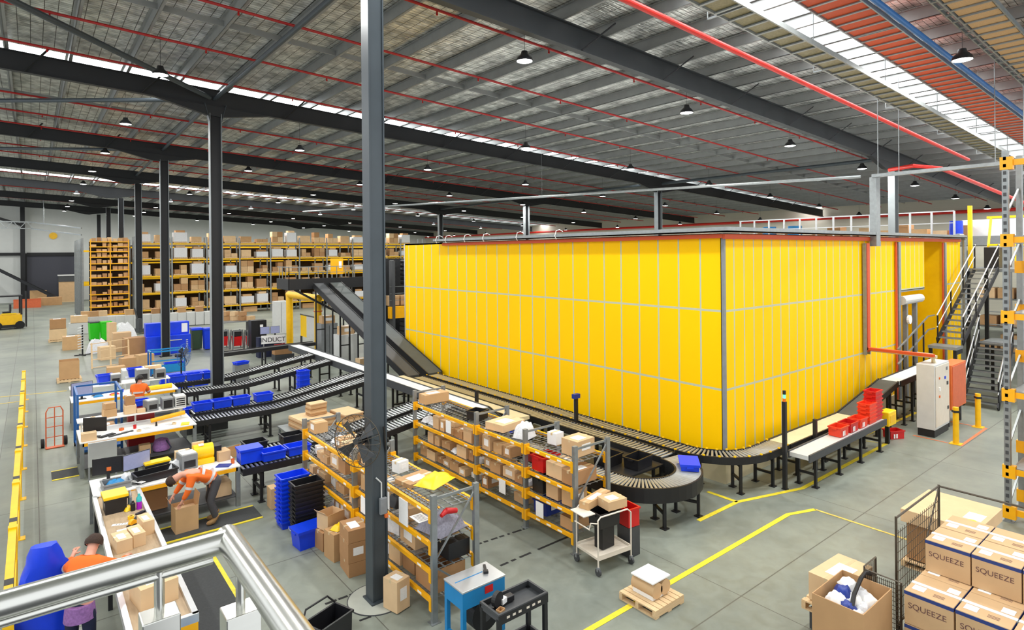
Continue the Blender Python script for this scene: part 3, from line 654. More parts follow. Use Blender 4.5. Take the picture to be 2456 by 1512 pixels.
# ================================================================== orange shelving rows
def shelving(label, x0, x1, ys, levels, ztop):
    t = thing('pallet_shelving', label, 'shelving', (0, 0, 0))
    for y in ys:
        for x in (x0, x1):
            mb = MB().bx(x-.045, x+.045, y-.035, y+.035, .01, ztop)
            mb.bx(x-.08, x+.08, y-.07, y+.07, 0, .012)
            for k in range(int(ztop/.15)): mb.bx(x-.046, x-.0455, y-.012, y+.012, .08+k*.15, .12+k*.15)
            mb.build('upright', M_['galv'], t)
        MB().bar((x0, y, ztop-.06), (x1, y, ztop-.06), .03, .04).bar((x0, y, .9), (x1, y, ztop-.1), .025, .025).bar((x0, y, .85), (x1, y, .2), .025, .025).build('frame_brace', M_['galv'], t)
    for i in range(len(ys)-1):
        a, b = ys[i], ys[i+1]
        for z in levels:
            for x in (x0, x1):
                mb = MB().bx(x-.025, x+.025, a-.04, b+.04, z-.065, z)
                for e in (a-.04, b+.04): mb.bx(x-.055, x+.055, e-.03, e+.03, z-.16, z+.05)
                bo = mb.build('beam', M_['rack_orange'], t)
                if x == x0 and a-b > 1:
                    lbm = MB()
                    for k in range(3): yy = b+.4+k*(a-b-.8)/2; lbm.bx(x-.0275, x-.0255, yy-.06, yy+.06, z-.05, z-.015)
                    lbm.build('beam_label', M_['paper'], bo)
            mb = MB(); n = int((a-b)/.12)
            for k in range(n+1): yy = b+.05+(a-b-.1)*k/n; mb.bx(x0+.02, x1-.02, yy-.006, yy+.006, z, z+.008)
            for k in range(5): xx = x0+.06+(x1-x0-.12)*k/4; mb.bx(xx-.012, xx+.012, b+.04, a-.04, z-.012, z)
            mb.build('wire_deck', M_['galv'], t)
    return t
LV = [.33, .76, 1.18, 1.66]; LW = ['lowest', 'second', 'third', 'top']
R1y = [13.35, 10.7, 7.85]; R2y = [13.9, 11.1, 9.38, 7.95]
shelving('orange and galvanised shelving row beside the foreground column', 4.72, 5.5, R1y, LV, 1.93)
shelving('orange and galvanised shelving row between the column and the loop conveyor', 7.82, 8.7, R2y, LV, 2.0)
rnd = random.Random(11)
bag_protos = []
def bag(m, label, loc, rz=0, s=1., group=None, name='padded_bag', d=(.38, .28, .1)):
    v = []; n = 9; mb = MB(); r2 = random.Random(hash(label) % 1000 if False else len(label)*7)
    for j in range(n):
        for i in range(n):
            u = i/(n-1)*2-1; w_ = j/(n-1)*2-1; h = (1-u**4)*(1-w_**4)
            v.append((u*d[0]/2*s, w_*d[1]/2*s, d[2]*s*h*(.75+.35*r2.random())+.004))
    fs = [(j*n+i, j*n+i+1, (j+1)*n+i+1, (j+1)*n+i) for j in range(n-1) for i in range(n-1)]
    base = [(p[0], p[1], 0) for p in v]; k = n*n
    fs2 = [(f[3]+k, f[2]+k, f[1]+k, f[0]+k) for f in fs]
    mb.add(v+base, fs+fs2); o = mb.build(name, M_[m], smooth=True); o.location = loc; o.rotation_euler = (0, 0, rz)
    return tag(o, label, 'bag', group)
def sheet(label, loc, rz=0, d=(.21, .297), name='paper_sheet', tilt=0):
    o = MB().box((0, 0, .003), (d[0], d[1], .004)).build(name, M_['paper']); 
    for k in range(5): pass
    p = MB()
    for k in range(6): p.box((0, -d[1]*.35+k*d[1]*.13, .0065), (d[0]*.7, .008, .001))
    p.build('printed_lines', M_['print_ink'], o)['kind'] = 'stuff'
    o.location = loc; o.rotation_euler = (tilt, 0, rz); return tag(o, label, 'paper')
ORD = ['first', 'second', 'third', 'fourth', 'fifth', 'sixth', 'seventh', 'eighth']
FILLED = []
def fill(x0, x1, ya, yb, z, zn, where, dens=.85, skip=()):
    n0 = set(COL.objects.keys()); y = ya-.1; k = 0; hmax = zn-z-.14
    while y > yb+.2 and k < 8:
        wd = rnd.uniform(.2, .42); wd = min(wd, y-yb-.06); dp = rnd.uniform(.28, min(.55, x1-x0-.12)); h = rnd.uniform(.13, min(.34, hmax))
        r = rnd.random(); yc = y-wd/2; xc = x0+.05+dp/2+rnd.uniform(0, .08)
        if k in skip: pass
        elif r < .74:
            c = rnd.random(); kind = 'white-labelled' if c < .55 else 'plain'
            if rnd.random() < .1:
                carton('open carton, %s, %s from far end' % (where, ORD[k]), (xc, yc, z+.01), (dp, wd*.93, h), 0, None, None, False, openb=True, flaps=False)
            else:
                carton('%s carton, %s, %s from far end' % (kind, where, ORD[k]), (xc, yc, z+.01), (dp, wd*.93, h), rnd.uniform(-.06, .06), sheet=c < .55, side_sheet=rnd.random() < .25, front=rnd.random() < .38)
                if h < hmax*.5 and rnd.random() < .5:
                    carton('small carton on the %s box, %s' % (ORD[k], where), (xc, yc, z+.012+h+.004), (dp*.7, wd*.75, min(.12, hmax-h-.03)), rnd.uniform(-.2, .2), sheet=rnd.random() < .5)
        elif r < .86:
            bag('white_wrap', 'white plastic parcel, %s, %s from far end' % (where, ORD[k]), (xc, yc, z+.01), rnd.uniform(-.3, .3), 1, d=(dp*.9, wd*.9, .12))
        elif r < .93:
            carton('small white carton, %s, %s from far end' % (where, ORD[k]), (xc, yc, z+.01), (dp*.6, wd*.7, h*.8), rnd.uniform(-.2, .2), m=M_['white'], sheet=False)
        y -= wd+.02; k += 1
    FILLED.extend(o for o in COL.objects if o.name not in n0 and o.parent is None)
for i, bn in ((0, 'far bay'), (1, 'near bay')):
    for l in range(4):
        fill(4.72, 5.5, R1y[i], R1y[i+1], LV[l], LV[l+1] if l < 3 else 2.1, '%s shelf, %s of column-side rack' % (LW[l], bn), skip=(1, 2) if (l == 3) else ())
for i, bn in ((0, 'far bay'), (1, 'middle bay'), (2, 'near bay')):
    for l in range(4):
        sk = {(0, 3): (1, 2, 3, 4, 5), (1, 3): (2, 3), (2, 3): (0, 1, 2), (2, 0): (0, 1, 2, 3), (2, 1): (0, 1, 2, 3), (2, 2): (0, 1, 2, 3), (1, 0): (1, 2, 3)}.get((i, l), ())
        fill(7.82, 8.7, R2y[i], R2y[i+1], LV[l], LV[l+1] if l < 3 else 2.1, '%s shelf, %s of loop-side rack' % (LW[l], bn), skip=sk)
# special items the photo shows
tote('red', .5, .38, .3, 'red plastic bin with white label on the third shelf of loop-side rack', (8.12, 9.1, 1.2), 0, sheet=True)
MB_ = carton('large carton with white sheet beside the red bin', (8.2, 8.62, 1.2), (.6, .45, .28), .0)
carton('wide carton with papers at the near end of third shelf', (8.18, 8.2, 1.2), (.62, .32, .26), .0)
tote('black_plastic', .5, .36, .3, 'black bin with white label on second shelf of loop-side rack', (8.12, 9.1, .78), 0, sheet=True)
carton('tall brown carton right of the black labelled bin', (8.1, 8.68, .78), (.4, .34, .36), 0)
carton('carton wrapped in printed paper at near end of second shelf', (8.1, 8.26, .78), (.4, .3, .3), .1, side_sheet=True)
tote('blue_dark', .52, .42, .26, 'dark blue tote with label on the lowest shelf of loop-side rack', (8.15, 9.05, .35), 0, sheet=True)
carton('open carton with hand hole at near end of lowest shelf', (8.1, 8.25, .35), (.45, .34, .22), 0, openb=True, flaps=False)
carton('large flat carton with label on top shelf, middle bay of loop-side rack', (8.25, 10.6, 1.68), (.7, .55, .16), .15)
bag('white_wrap', 'big white plastic bag on the top shelf of the loop-side rack', (8.15, 9.8, 1.68), .3, 1.2, d=(.36, .32, .26))
carton('small white box with blue print on top shelf behind the rack post', (8.35, 9.05, 1.68), (.24, .24, .24), .1, m=M_['white'], sheet=False)
carton('brown carton on top shelf at near end of loop-side rack', (8.3, 8.35, 1.68), (.5, .42, .3), .05, side_sheet=True)
carton('row of small cartons in printed sleeve on far top corner of loop-side rack', (8.26, 13.66, 1.68), (.72, .34, .24), 0)
tote('black_plastic', .4, .4, .2, 'black bag-shaped bin on third shelf, far bay', (8.2, 11.6, 1.68), .3)
tote('red_dark', .36, .26, .16, 'small dark red bin on third shelf, middle bay', (8.3, 9.62, 1.2), .2)
o = bag('yellow', 'bright yellow folded plastic bag on top of the column-side rack', (5.2, 8.6, 1.8), .4, 1, d=(.62, .42, .12)); 
carton('flat carton with white sheet on top at near end of column-side rack', (5.15, 9.1, 1.68), (.62, .42, .07), .15)
bag('fabric_grey', 'grey bundled fabric with papers on third shelf, near end of column-side rack', (5.1, 8.25, 1.2), .2, 1, d=(.62, .62, .26))
carton('black carton lying under the grey fabric bundle', (5.25, 8.2, .98-.2), (.4, .5, .26), 0, m=M_['black'], sheet=False)
sheet('white paper sheet hanging near the end post of column-side rack', (4.66, 8.15, 1.5), 0, tilt=0)
o = tag(MB().bx(-.01, .01, -.14, .14, 0, .4).build('paper_sheet', M_['paper']), 'long white paper sheet hanging from the beam beside the column', 'paper'); o.location = (4.68, 8.72, 1.2)
o = tag(MB().tube([(0, 0, 0), (.12, .05, .03), (.3, .02, .0)], [.03, .05, .04], 10).build('red_sleeve', M_['red'], smooth=True), 'red rolled item on third shelf at near end of column-side rack', 'roll'); o.location = (4.95, 8.0, 1.5)
carton('large open carton with hand hole on the lowest shelf at near end of column-side rack', (5.08, 8.25, .34), (.58, .56, .36), 0, openb=True, flaps=False)
carton('wide brown carton with front label below the grey fabric bundle', (5.1, 8.85, .77), (.56, .5, .3), 0, front=True)
carton('small white printed box on the top shelf behind the hanging paper', (5.15, 9.7, 1.68), (.22, .2, .2), .2, m=M_['white'], sheet=False, side_sheet=True)
carton('carton wrapped in grey printed plastic on the second shelf near the end post', (5.02, 9.45, .77), (.4, .38, .26), .2, m=M_['white_wrap'], sheet=False)
bag('black', 'round black plastic bundle on the third shelf behind the column', (5.0, 9.5, 1.2), .2, 1, d=(.36, .34, .2))
for k, (x_, y_, z_) in enumerate([(4.67, 9.3, 1.3), (4.67, 10.2, .9), (7.77, 10.1, .5), (7.77, 12.2, 1.3), (7.77, 8.9, .4)]):
    o = MB().bx(-.004, .004, -.11, .11, -.02, .27).build('paper_sheet', M_['paper']); o.location = (x_, y_, z_); tag(o, 'white paper hanging over a beam, %s' % ['behind the column, high', 'left of the column', 'lowest beam, middle bay', 'third beam, far bay', 'lowest beam, near bay'][k], 'paper')
# floor items by the racks
carton('tall brown carton with white label at the foot of the foreground column', (4.46, 8.56, .016), (.27, .32, .48), .25, side_sheet=True)
for k, (h, sx) in enumerate([(.24, .34), (.34, .36), (.22, .35)]):
    carton('%s box of the brown carton stack behind the column' % ['lowest', 'middle', 'top'][k], (4.42, 10.08, [0, .245, .59][k]), (sx, .5, h), -.1, side_sheet=(k == 1), m=CARD[3])
carton('brown carton holding yellow tape rolls beside the carton stack', (4.42, 10.72, 0), (.42, .38, .5), .1)
bag('yellow', 'yellow strapping and gloves on the carton beside the stack', (4.42, 10.72, .51), .4, 1, d=(.3, .2, .08))
carton('open brown carton with papers left of the column, on a lower carton', (4.44, 11.2, .36), (.36, .34, .3), .25, openb=True)
carton('brown carton under the open one left of the column', (4.42, 11.25, 0), (.44, .42, .35), .1, sheet=False)
# crate stacks
for k in range(11):
    tote('blue', .6, .42, .15, 'blue crate in tall stack left of the black crate stack, %s from floor' % (ORD+['ninth', 'tenth', 'topmost'])[k], (4.2, 12.62, k*.088), 0, 'blue crates in the tall floor stack')
for k in range(10):
    tote('black_plastic', .6, .4, .15, 'black crate in tall stack beside the blue crate stack, %s from floor' % (ORD+['ninth', 'topmost'])[k], (4.3, 12.08, .12+k*.084), 0, 'black crates in the tall floor stack')
tag(MB().bx(4.0, 4.6, 11.9, 12.28, .06, .11).build('dolly', M_['white']), 'white wheeled dolly under the black crate stack', 'dolly')
dl = bpy.data.objects['dolly']
for sx in (4.06, 4.54):
    for sy in (11.95, 12.22): MB().cyl((sx-.015, sy, .03), (sx+.015, sy, .03), .03, n=10).build('wheel', M_['grey'], dl)
tote('blue', .62, .42, .34, 'deep blue bin on the floor before the crate stacks', (4.15, 11.52, 0), .08, taper=.84, lid=True)
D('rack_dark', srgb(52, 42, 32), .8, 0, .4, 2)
# ================================================================== long back rack
RX = [7.06, 9.95, 12.85, 15.75, 18.65, 21.55, 24.45, 27.35, 30.25, 33.2, 36.1]
BL = [.78, 2.28, 3.78, 5.28, 6.72]
br = thing('pallet_racking', 'long yellow pallet racking full of cartons across the back', 'racking', (0, 62, 0))
for x in RX:
    mb = MB().bx(x-.06, x+.06, -.05, .05, 0, 7.3).bx(x-.06, x+.06, 1.05, 1.15, 0, 7.3)
    for k in range(6): mb.bar((x, 0, .3+k*1.15), (x, 1.1, .9+k*1.15), .04, .04)
    mb.build('upright', M_['galv'], br)
for i in range(len(RX)-1):
    for z in BL:
        MB().bx(RX[i]+.06, RX[i+1]-.06, -.07, -.01, z-.13, z).bx(RX[i]+.06, RX[i+1]-.06, 1.11, 1.17, z-.13, z).build('beam', M_['rack_yellow'], br)
        MB().bx(RX[i]+.06, RX[i+1]-.06, 0, 1.1, z-.03, z-.005).build('shelf_deck', M_['dark_grey'], br)
# dark backing rows further behind
b2 = thing('pallet_racking', 'second yellow racking row hidden directly behind the long back rack', 'racking', (0, 65.4, 0))
for x in RX: MB().bx(x-.06, x+.06, 0, .1, 0, 7.1).build('upright', M_['galv'], b2)
for z in BL: MB().bx(RX[0], RX[-1], 0, .08, z-.4, z-.27).bx(RX[0], RX[-1], .1, 1.2, z-.42, z-.36).build('beam', M_['rack_yellow'], b2)
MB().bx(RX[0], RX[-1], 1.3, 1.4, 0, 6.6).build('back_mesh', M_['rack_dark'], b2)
cp = [MB().bx(-.5, .5, -.5, .5, 0, 1).build('cardboard_box', m) for m in CARD]
wp = MB().bx(-.5, .5, -.5, .5, 0, 1).build('wrapped_load', M_['white_wrap'])
pal = thing('wooden_pallet', 'x', 'pallet', (0, 0, 0)); 
def pallet_mesh(mb, L, Wd):
    for k in range(7): x = -L/2+.05+k*(L-.1)/6; mb.bx(x-.045, x+.045, -Wd/2, Wd/2, .11, .13)
    for y in (-Wd/2+.03, 0, Wd/2-.03): mb.bx(-L/2, L/2, y-.03, y+.03, .02, .11)
    for x in (-L/2+.05, 0, L/2-.05): mb.bx(x-.045, x+.045, -Wd/2, Wd/2, 0, .02)
    return mb
bpy.data.objects.remove(pal)
palp = pallet_mesh(MB(), 1.15, 1.0).build('wooden_pallet', M_['wood'])
tag(palp, 'p', 'pallet', 'pallets in the back rack'); used_p = [False]
uf = {}
def put(proto, loc, sc, label, cat, group, rz=0):
    if proto.name not in uf: uf[proto.name] = 1; o = proto
    else: o = proto.copy(); COL.objects.link(o)
    o.location = loc; o.scale = sc; o.rotation_euler = (0, 0, rz); return tag(o, label, cat, group)
bw = ['first', 'second', 'third', 'fourth', 'fifth', 'sixth', 'seventh', 'eighth', 'ninth', 'tenth']
lw = ['lowest', 'second', 'third', 'fourth', 'top']
q = random.Random(5)
for i in range(len(RX)-1):
    for l, z in enumerate(BL):
        for h in (0, 1):
            if i == 9 and h == 1: continue
            xc = RX[i]+.72+h*1.42; wd = q.uniform(.9, 1.2); tall = q.uniform(.6, 1.15) if l < 4 else q.uniform(.6, 1.25)
            wh = '%s level, %s bay, %s half of back rack' % (lw[l], bw[i], ['left', 'right'][h])
            put(palp, (xc, 62.55, z), (1, 1, 1), 'wooden pallet on '+wh, 'pallet', 'pallets in the back rack')
            zb = z+.135; r = q.random(); gl = 'carton pile, '+wh
            if r < .34:
                put(wp, (xc, 62.5, zb), (wd, .9, tall*.8), 'white wrapped load on '+wh, 'load', 'wrapped loads in the back rack')
                put(q.choice(cp), (xc, 62.5, zb+tall*.8+.002), (wd*.7, .7, .2), 'carton on the wrapped load, '+wh, 'box', 'cartons in the back rack')
            elif r < .75:
                n = 2; hh = tall/2
                for a in range(n):
                    for b in range(2):
                        if b and q.random() < .35: continue
                        put(q.choice(cp), (xc-wd/4+a*wd/2, 62.45, zb+b*hh+b*.002), (wd/2*.95, .8, hh*.98), 'brown carton in the '+gl, 'box', gl)
            else:
                put(q.choice(cp), (xc-.1, 62.45, zb), (wd*.9, .8, tall*.75), 'large brown carton on '+wh, 'box', 'cartons in the back rack')
# floor level stock under lowest beam
for i in range(len(RX)-1):
    put(q.choice(cp), (RX[i]+1.0, 62.6, 0), (1.3, .8, .5), 'dark carton on the floor under %s bay of back rack' % bw[i], 'box', 'cartons in the back rack')
# ---- narrow bin rack at left
bn = thing('bin_racking', 'tall orange small-parts racking at the left end of the back racks', 'racking', (0, 60, 0))
bl = [.75, 1.4, 1.95, 2.45, 3.2, 3.85, 4.45, 5.0, 5.55, 6.0, 6.4, 6.82]
for x in (3.75, 5.1, 6.4): MB().bx(x-.035, x+.035, 0, .1, 0, 7).build('upright', M_['rack_orange'], bn)
for z in bl: MB().bx(3.7, 6.45, -.02, .03, z-.08, z).bx(3.7, 6.45, .03, 1.0, z-.04, z-.01).build('shelf', M_['rack_orange'], bn)
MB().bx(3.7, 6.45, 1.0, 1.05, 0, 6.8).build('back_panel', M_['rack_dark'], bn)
for l, z in enumerate(bl):
    for k in range(7):
        if q.random() < .12: continue
        w2 = q.uniform(.24, .35); hh = q.uniform(.14, .36)
        put(q.choice(cp), (3.98+k*.37, 60.3+q.uniform(0, .15), z), (w2, .4, hh), 'small carton in the orange small-parts racking', 'box', 'cartons in the small-parts racking')
for k in range(5):
    y = 61.5+k*2.6; f = thing('rack_end_frame', 'grey end frame of a back rack at its left end, %s from the front' % ORD[k], 'rack frame', (3.3, y, 0), 0, 'grey rack end frames')
    for yy in (0, 1.0): MB().bx(-.06, .06, yy-.05, yy+.05, 0, 7.1).build('post', M_['galv'], f)
    mb = MB()
    for j in range(9): mb.bar((0, 0 if j % 2 else 1, .2+j*.75), (0, 1 if j % 2 else 0, .95+j*.75), .04, .04)
    mb.build('lattice', M_['galv'], f)
    if k: 
        MB().bx(0, 2.9, -.05, .0, 6.0, 6.12).bx(0, 2.9, -.05, 0, 3, 3.12).build('beam', M_['rack_yellow'], f)
# ================================================================== packing benches
def bench(label, x0, x1, y0, y1, z=.9, shelf=None, edge='rack_orange', top='white'):
    t = thing('packing_bench', label, 'workbench', (0, 0, 0))
    MB().bx(x0, x1, y0, y1, z-.03, z).build('bench_top', M_[top], t, bevel=.004)
    MB().bx(x0+.06, x1-.06, y0-.005, y0+.03, z-.11, z-.03).build('front_beam', M_[edge], t)
    MB().bx(x0+.06, x1-.06, y1-.03, y1+.005, z-.11, z-.03).build('rear_beam', M_[edge], t)
    for x in (x0+.05, x1-.05):
        for y in (y0+.03, y1-.03): MB().bx(x-.045, x+.045, y-.035, y+.035, 0, z-.03).build('leg', M_['galv'], t)
    MB().bx(x0+.05, x1-.05, y0+.05, y1-.05, .2, .22).build('lower_shelf', M_['dark_grey'], t)
    if shelf:
        ya, yb, zs = shelf
        MB().bx(x0, x1-.1, ya, yb, zs-.03, zs).build('rear_shelf', M_['white'], t)
        for x in (x0+.1, (x0+x1)/2, x1-.2): MB().bx(x-.02, x+.02, (ya+yb)/2-.02, (ya+yb)/2+.02, z, zs-.03).build('shelf_post', M_['light_grey'], t)
    return t
bench('rear white packing bench with high back shelf, farthest of the three', .95, 4.0, 23.9, 25.0, .9, (25.6-.75, 25.45, 1.15))
bench('middle white packing bench with yellow beam and back shelf', .9, 3.55, 18.55, 20.0, .9, (19.45, 19.95, 1.22))
bench('front white packing bench with yellow beam where the bending worker stands', .9, 3.6, 14.25, 15.35, .9)
lb = thing('long_bench', 'long plywood bench with white edges running towards the railing', 'workbench', (0, 0, 0))
MB().bx(.95, 1.6, 8.75, 14.2, .84, .87).build('bench_top', M_['ply'], lb)
MB().bx(.88, .95, 8.7, 14.2, .82, .93).bx(1.6, 1.67, 8.7, 14.2, .82, .93).bx(.88, 1.67, 8.68, 8.75, .82, .93).build('edge_rail', M_['aluminium'], lb)
for x in (.93, 1.62):
    for y in (8.8, 11.4, 14.0): MB().bx(x-.03, x+.03, y-.03, y+.03, 0, .82).build('leg', M_['black'], lb)
MB().bx(1.3, 1.66, 8.68, 8.72, .6, .82).build('end_beam', M_['rack_orange'], lb)
# mats and tape on the floor
def floor_mat(label, x0, x1, y0, y1, sides='ab'):
    t = thing('floor_mat', label, 'mat', (0, 0, 0))
    MB().bx(x0, x1, y0, y1, .002, .016).build('mat_body', M_['mat_rubber'], t)
    if 'a' in sides: MB().bx(x0, x1, y0-.07, y0, .002, .014).build('yellow_edge', M_['yellow_tape'], t)
    if 'b' in sides: MB().bx(x0, x1, y1, y1+.07, .002, .014).build('yellow_edge', M_['yellow_tape'], t)
    if 'r' in sides: MB().bx(x1, x1+.07, y0, y1, .002, .014).build('yellow_edge', M_['yellow_tape'], t)
floor_mat('dark anti-fatigue mat with yellow edges under the bending worker', 1.8, 3.8, 13.35, 14.02)
floor_mat('dark anti-fatigue mat with yellow edge beside the long plywood bench', 1.75, 2.55, 8.5, 13.2, 'r')
floor_mat('small dark mat end with yellow edges left of the middle bench', .35, .9, 18.9, 19.6)
floor_mat('dark mat with yellow edges behind the middle packing bench', 2.15, 3.5, 20.7, 21.6)
def tape(label, pts, w=.1, m='yellow_tape'):
    mb = MB(); strip(mb, [(p[0], p[1], .006) for p in pts], w, .004); tag(mb.build('floor_tape', M_[m]), label, 'floor marking', None)
tape('yellow floor line from the loop conveyor to the red crates', [W(1675, 1250), W(1768, 1205), W(1925, 1172), W(2125, 1065), W(2050, 1055), W(2198, 990)])
tape('short yellow floor line by the loop conveyor leg', [W(1768, 1205), W(1697, 1180)])
tape('long yellow floor line passing under the small pallet', [W(1395, 1522), W(1890, 1235), W(1955, 1223)])
tape('worn yellow dashed floor line leading to the wire cage', [W(1955, 1223), W(2190, 1300)], .06, 'tape_worn')
tape('orange floor line round the control cabinet', [W(2190, 1045), W(2305, 1070), W(2365, 1028), W(2280, 1012)], .08, 'tape_orange')
tape('pale yellow floor line at far left', [W(-20, 955), W(160, 938)], .1, 'tape_worn')
tape('second pale yellow floor line at far left', [W(-20, 972), W(60, 962)], .1, 'tape_worn')
for i, (u, v) in enumerate([(797, 1313), (838, 1357)]):
    x, y = W(u, v); tag(MB().bx(x-.07, x+.07, y-.05, y+.05, .001, .004).build('floor_sticker', M_['paper']), 'small white floor sticker %s' % ['nearer the blue bin', 'nearer the foreground column'][i], 'sticker')
# ---- equipment helpers
def monitor(label, loc, rz, screen=True, w_=.5, h=.3, tagc=None):
    t = thing('computer_monitor', label, 'monitor', loc, rz)
    MB().bx(-w_/2, w_/2, -.015, .02, .14, .14+h).build('monitor_case', M_['black_plastic'], t, bevel=.004)
    if screen: MB().bx(-w_/2+.012, w_/2-.012, -.019, -.015, .152, .128+h).build('screen', M_['screen'], t)
    MB().bx(-.03, .03, .0, .04, .01, .2).bx(-.11, .11, -.07, .1, 0, .012).build('stand', M_['black'], t)
    if tagc: MB().bx(-.05, .03, .021, .024, .2, .28).build('orange_sticker', M_['orange'], t)
    return t
def printer(label, loc, rz=0, s=1.):
    t = thing('label_printer', label, 'printer', loc, rz); a = .13*s; b = .17*s; h = .26*s
    MB().bx(-a, a, -b, b, 0, h).build('printer_body', M_['grey'], t, bevel=.012)
    MB().bx(-a*.9, a*.9, -b*.9, b*.5, h, h+.02).build('printer_lid', M_['light_grey'], t)
    MB().bx(-a*.7, a*.7, -b-.006, -b, .05, .16*s).build('front_panel', M_['black_plastic'], t)
    return t
def bottle(label, loc, m1, m2, h=.24, r=.035):
    t = thing('drink_bottle', label, 'bottle', loc)
    MB().lathe([(0, 0), (r, 0), (r, h*.5)], n=14).build('bottle_base', M_[m1], t, smooth=True)
    MB().lathe([(r, h*.5), (r, h*.75), (r*.5, h*.86), (r*.5, h), (0, h)], n=14).build('bottle_top', M_[m2], t, smooth=True)
    return t
def roll(label, loc, m='tape_clear', r=.06, h=.05):
    t = thing('tape_roll', label, 'tape roll', loc)
    MB().lathe([(r*.55, 0), (r, 0), (r, h), (r*.55, h), (r*.55, 0)], n=20).build('tape_ring', M_[m], t, smooth=True)
    MB().lathe([(r*.5, 0), (r*.55, 0), (r*.55, h), (r*.5, h), (r*.5, 0)], n=20).build('core', M_['card_in'], t)
    return t
# ---- front bench things (z .9)
def L3(u, v, z): x, y = W(u, v, z); return (x, y, z)
monitor('black monitor with orange sticker seen from behind, left end of front bench', (1.22, 15.12, .9), PI-.15, False, .56, .34, True)
monitor('monitor showing a lit spreadsheet on the front bench', (1.72, 15.1, .9), .35, True, .56, .34)
t = thing('grey_panel_case', 'light blue-grey flat panel propped under the middle bench', 'panel', (1.35, 18.2, .0), 0)
MB().bx(-.3, .3, -.03, .03, .35, .95).build('panel_face', M_['aluminium'], t, bevel=.01)
MB().bx(-.3, -.26, -.02, .02, 0, .35).bx(.26, .3, -.02, .02, 0, .35).build('panel_feet', M_['grey'], t)
t = thing('tool_case', 'black tool case with yellow lid on the front bench', 'case', (2.1, 15.12, .9), .1)
MB().bx(-.25, .25, -.12, .12, 0, .17).build('case_body', M_['black_plastic'], t, bevel=.01); MB().bx(-.25, .25, -.12, .12, .172, .22).build('case_lid', M_['yellow'], t, bevel=.008)
t = thing('black_crate', 'long black open crate lying on the front bench', 'tote', (2.0, 14.65, .9), .15)
MB().tub(.8, .42, .16, taper=.95).build('tub', M_['black_plastic'], t)
printer('grey label printer on the front bench by the worker', (2.65, 14.9, .9), .1, 1.25)
bag('white_wrap', 'white helmet-shaped plastic bundle on the front bench', (2.42, 14.95, .9), 0, 1, d=(.3, .28, .2))
bag('white_wrap', 'white plastic bag on the left of the front bench', (1.5, 14.75, .9), .5, 1, d=(.26, .2, .2))
t = thing('bag_dispenser', 'bright yellow drum-shaped wrap dispenser on the front bench', 'dispenser', (3.0, 15.0, .9), 0)
MB().bx(-.2, .2, -.16, .2, 0, .12).build('dispenser_base', M_['yellow'], t, bevel=.01)
MB().cyl((-.2, .04, .24), (.2, .04, .24), .17, n=28).build('drum_cover', M_['yellow'], t, smooth=True)
MB().bx(-.1, 0, -.06, .02, .4, .43).build('white_sticker', M_['paper'], t)
MB().bx(.21, .36, -.1, .18, 0, .34).build('side_unit', M_['black_plastic'], t)
carton('tall pale carton behind the printer on the front bench', (2.62, 15.22, .9), (.3, .2, .3), 0, m=CARD[2])
carton('pale carton on top of the yellow dispenser area at rear', (2.95, 15.32, .9), (.24, .08, .4), 0, m=CARD[2], sheet=False)
carton('brown carton at the right end of the front bench', (3.38, 14.95, .9), (.26, .34, .22), .1, m=CARD[4], sheet=False)
t = thing('grey_tray_box', 'grey slotted tray with blue cloths at left end of front bench', 'tray', (1.3, 14.55, .9), .05)
MB().tub(.5, .4, .14, taper=.97).build('tub', M_['grey'], t); 
bag('blue_cyan', 'light blue crumpled cloth in the grey tray', (1.3, 14.6, .92), 0, 1, d=(.36, .2, .12), name='cloth')
MB_s = sheet('white card strip standing on the front bench', (1.66, 14.42, .96), .6, (.1, .32))
# ---- long bench things (z .87)
z = .87
t = thing('lidded_tote', 'black tote with bright yellow lid on the plywood bench', 'tote', (1.17, 13.35, z), .03)
MB().tub(.38, .42, .27, taper=.86).build('tub', M_['black_plastic'], t); MB().bx(-.195, .195, -.22, .22, .272, .33).build('lid', M_['yellow'], t, bevel=.01)
bottle('clear water bottle beside the yellow-lidded tote', (1.42, 13.45, z), 'glass', 'aluminium', .28)
bottle('black cup next to the clear bottle', (1.43, 13.1, z), 'black', 'black', .18, .04)
bottle('purple bottle with teal top on the plywood bench', (1.53, 13.12, z), 'purple', 'teal', .28, .045)
bag('yellow', 'yellow gloves beside the black tote', (1.36, 13.22, z), .3, 1, d=(.16, .22, .07), name='gloves')
sheet('white label strip lying on the plywood bench', (1.22, 12.55, z), 1.2, (.08, .34))
roll('yellow tape roll standing on the plywood bench', L3(314, 1246, z), 'rack_yellow', .05, .06)
t = thing('tape_dispenser', 'black and orange tape dispenser on the plywood bench', 'tape dispenser', L3(318, 1263, z), .6)
MB().cyl((0, -.03, .06), (0, .03, .06), .06, n=18).build('roll', M_['rack_orange'], t); MB().bx(-.09, .07, -.035, .035, 0, .04).bar((-.08, 0, .02), (.09, 0, .13), .05, .02).build('handle', M_['black'], t)
t = tag(MB().bx(-.03, .03, -.09, .09, 0, .03).build('hand_scanner', M_['black_plastic']), 'small black scanner lying on the plywood bench', 'scanner'); t.location = L3(338, 1232, z); t.rotation_euler = (0, 0, -1)
carton('pale carton on the plywood bench, left of three near the railing', (1.1, 11.55, z), (.22, .42, .2), .12, m=CARD[2])
carton('pale carton on the plywood bench, middle of three near the railing', (1.31, 11.62, z), (.18, .42, .21), .12, m=CARD[2])
carton('pale carton on the plywood bench, right of three near the railing', (1.49, 11.98, z), (.17, .4, .24), .12, m=CARD[2])
carton('flat pale carton strip across the near end of the plywood bench', (1.28, 10.3, z), (.58, .22, .06), .1, m=CARD[2], sheet=False)
carton('carton with white sheet at the near end of the plywood bench', (1.28, 9.55, z), (.46, .5, .3), .15, m=CARD[2])
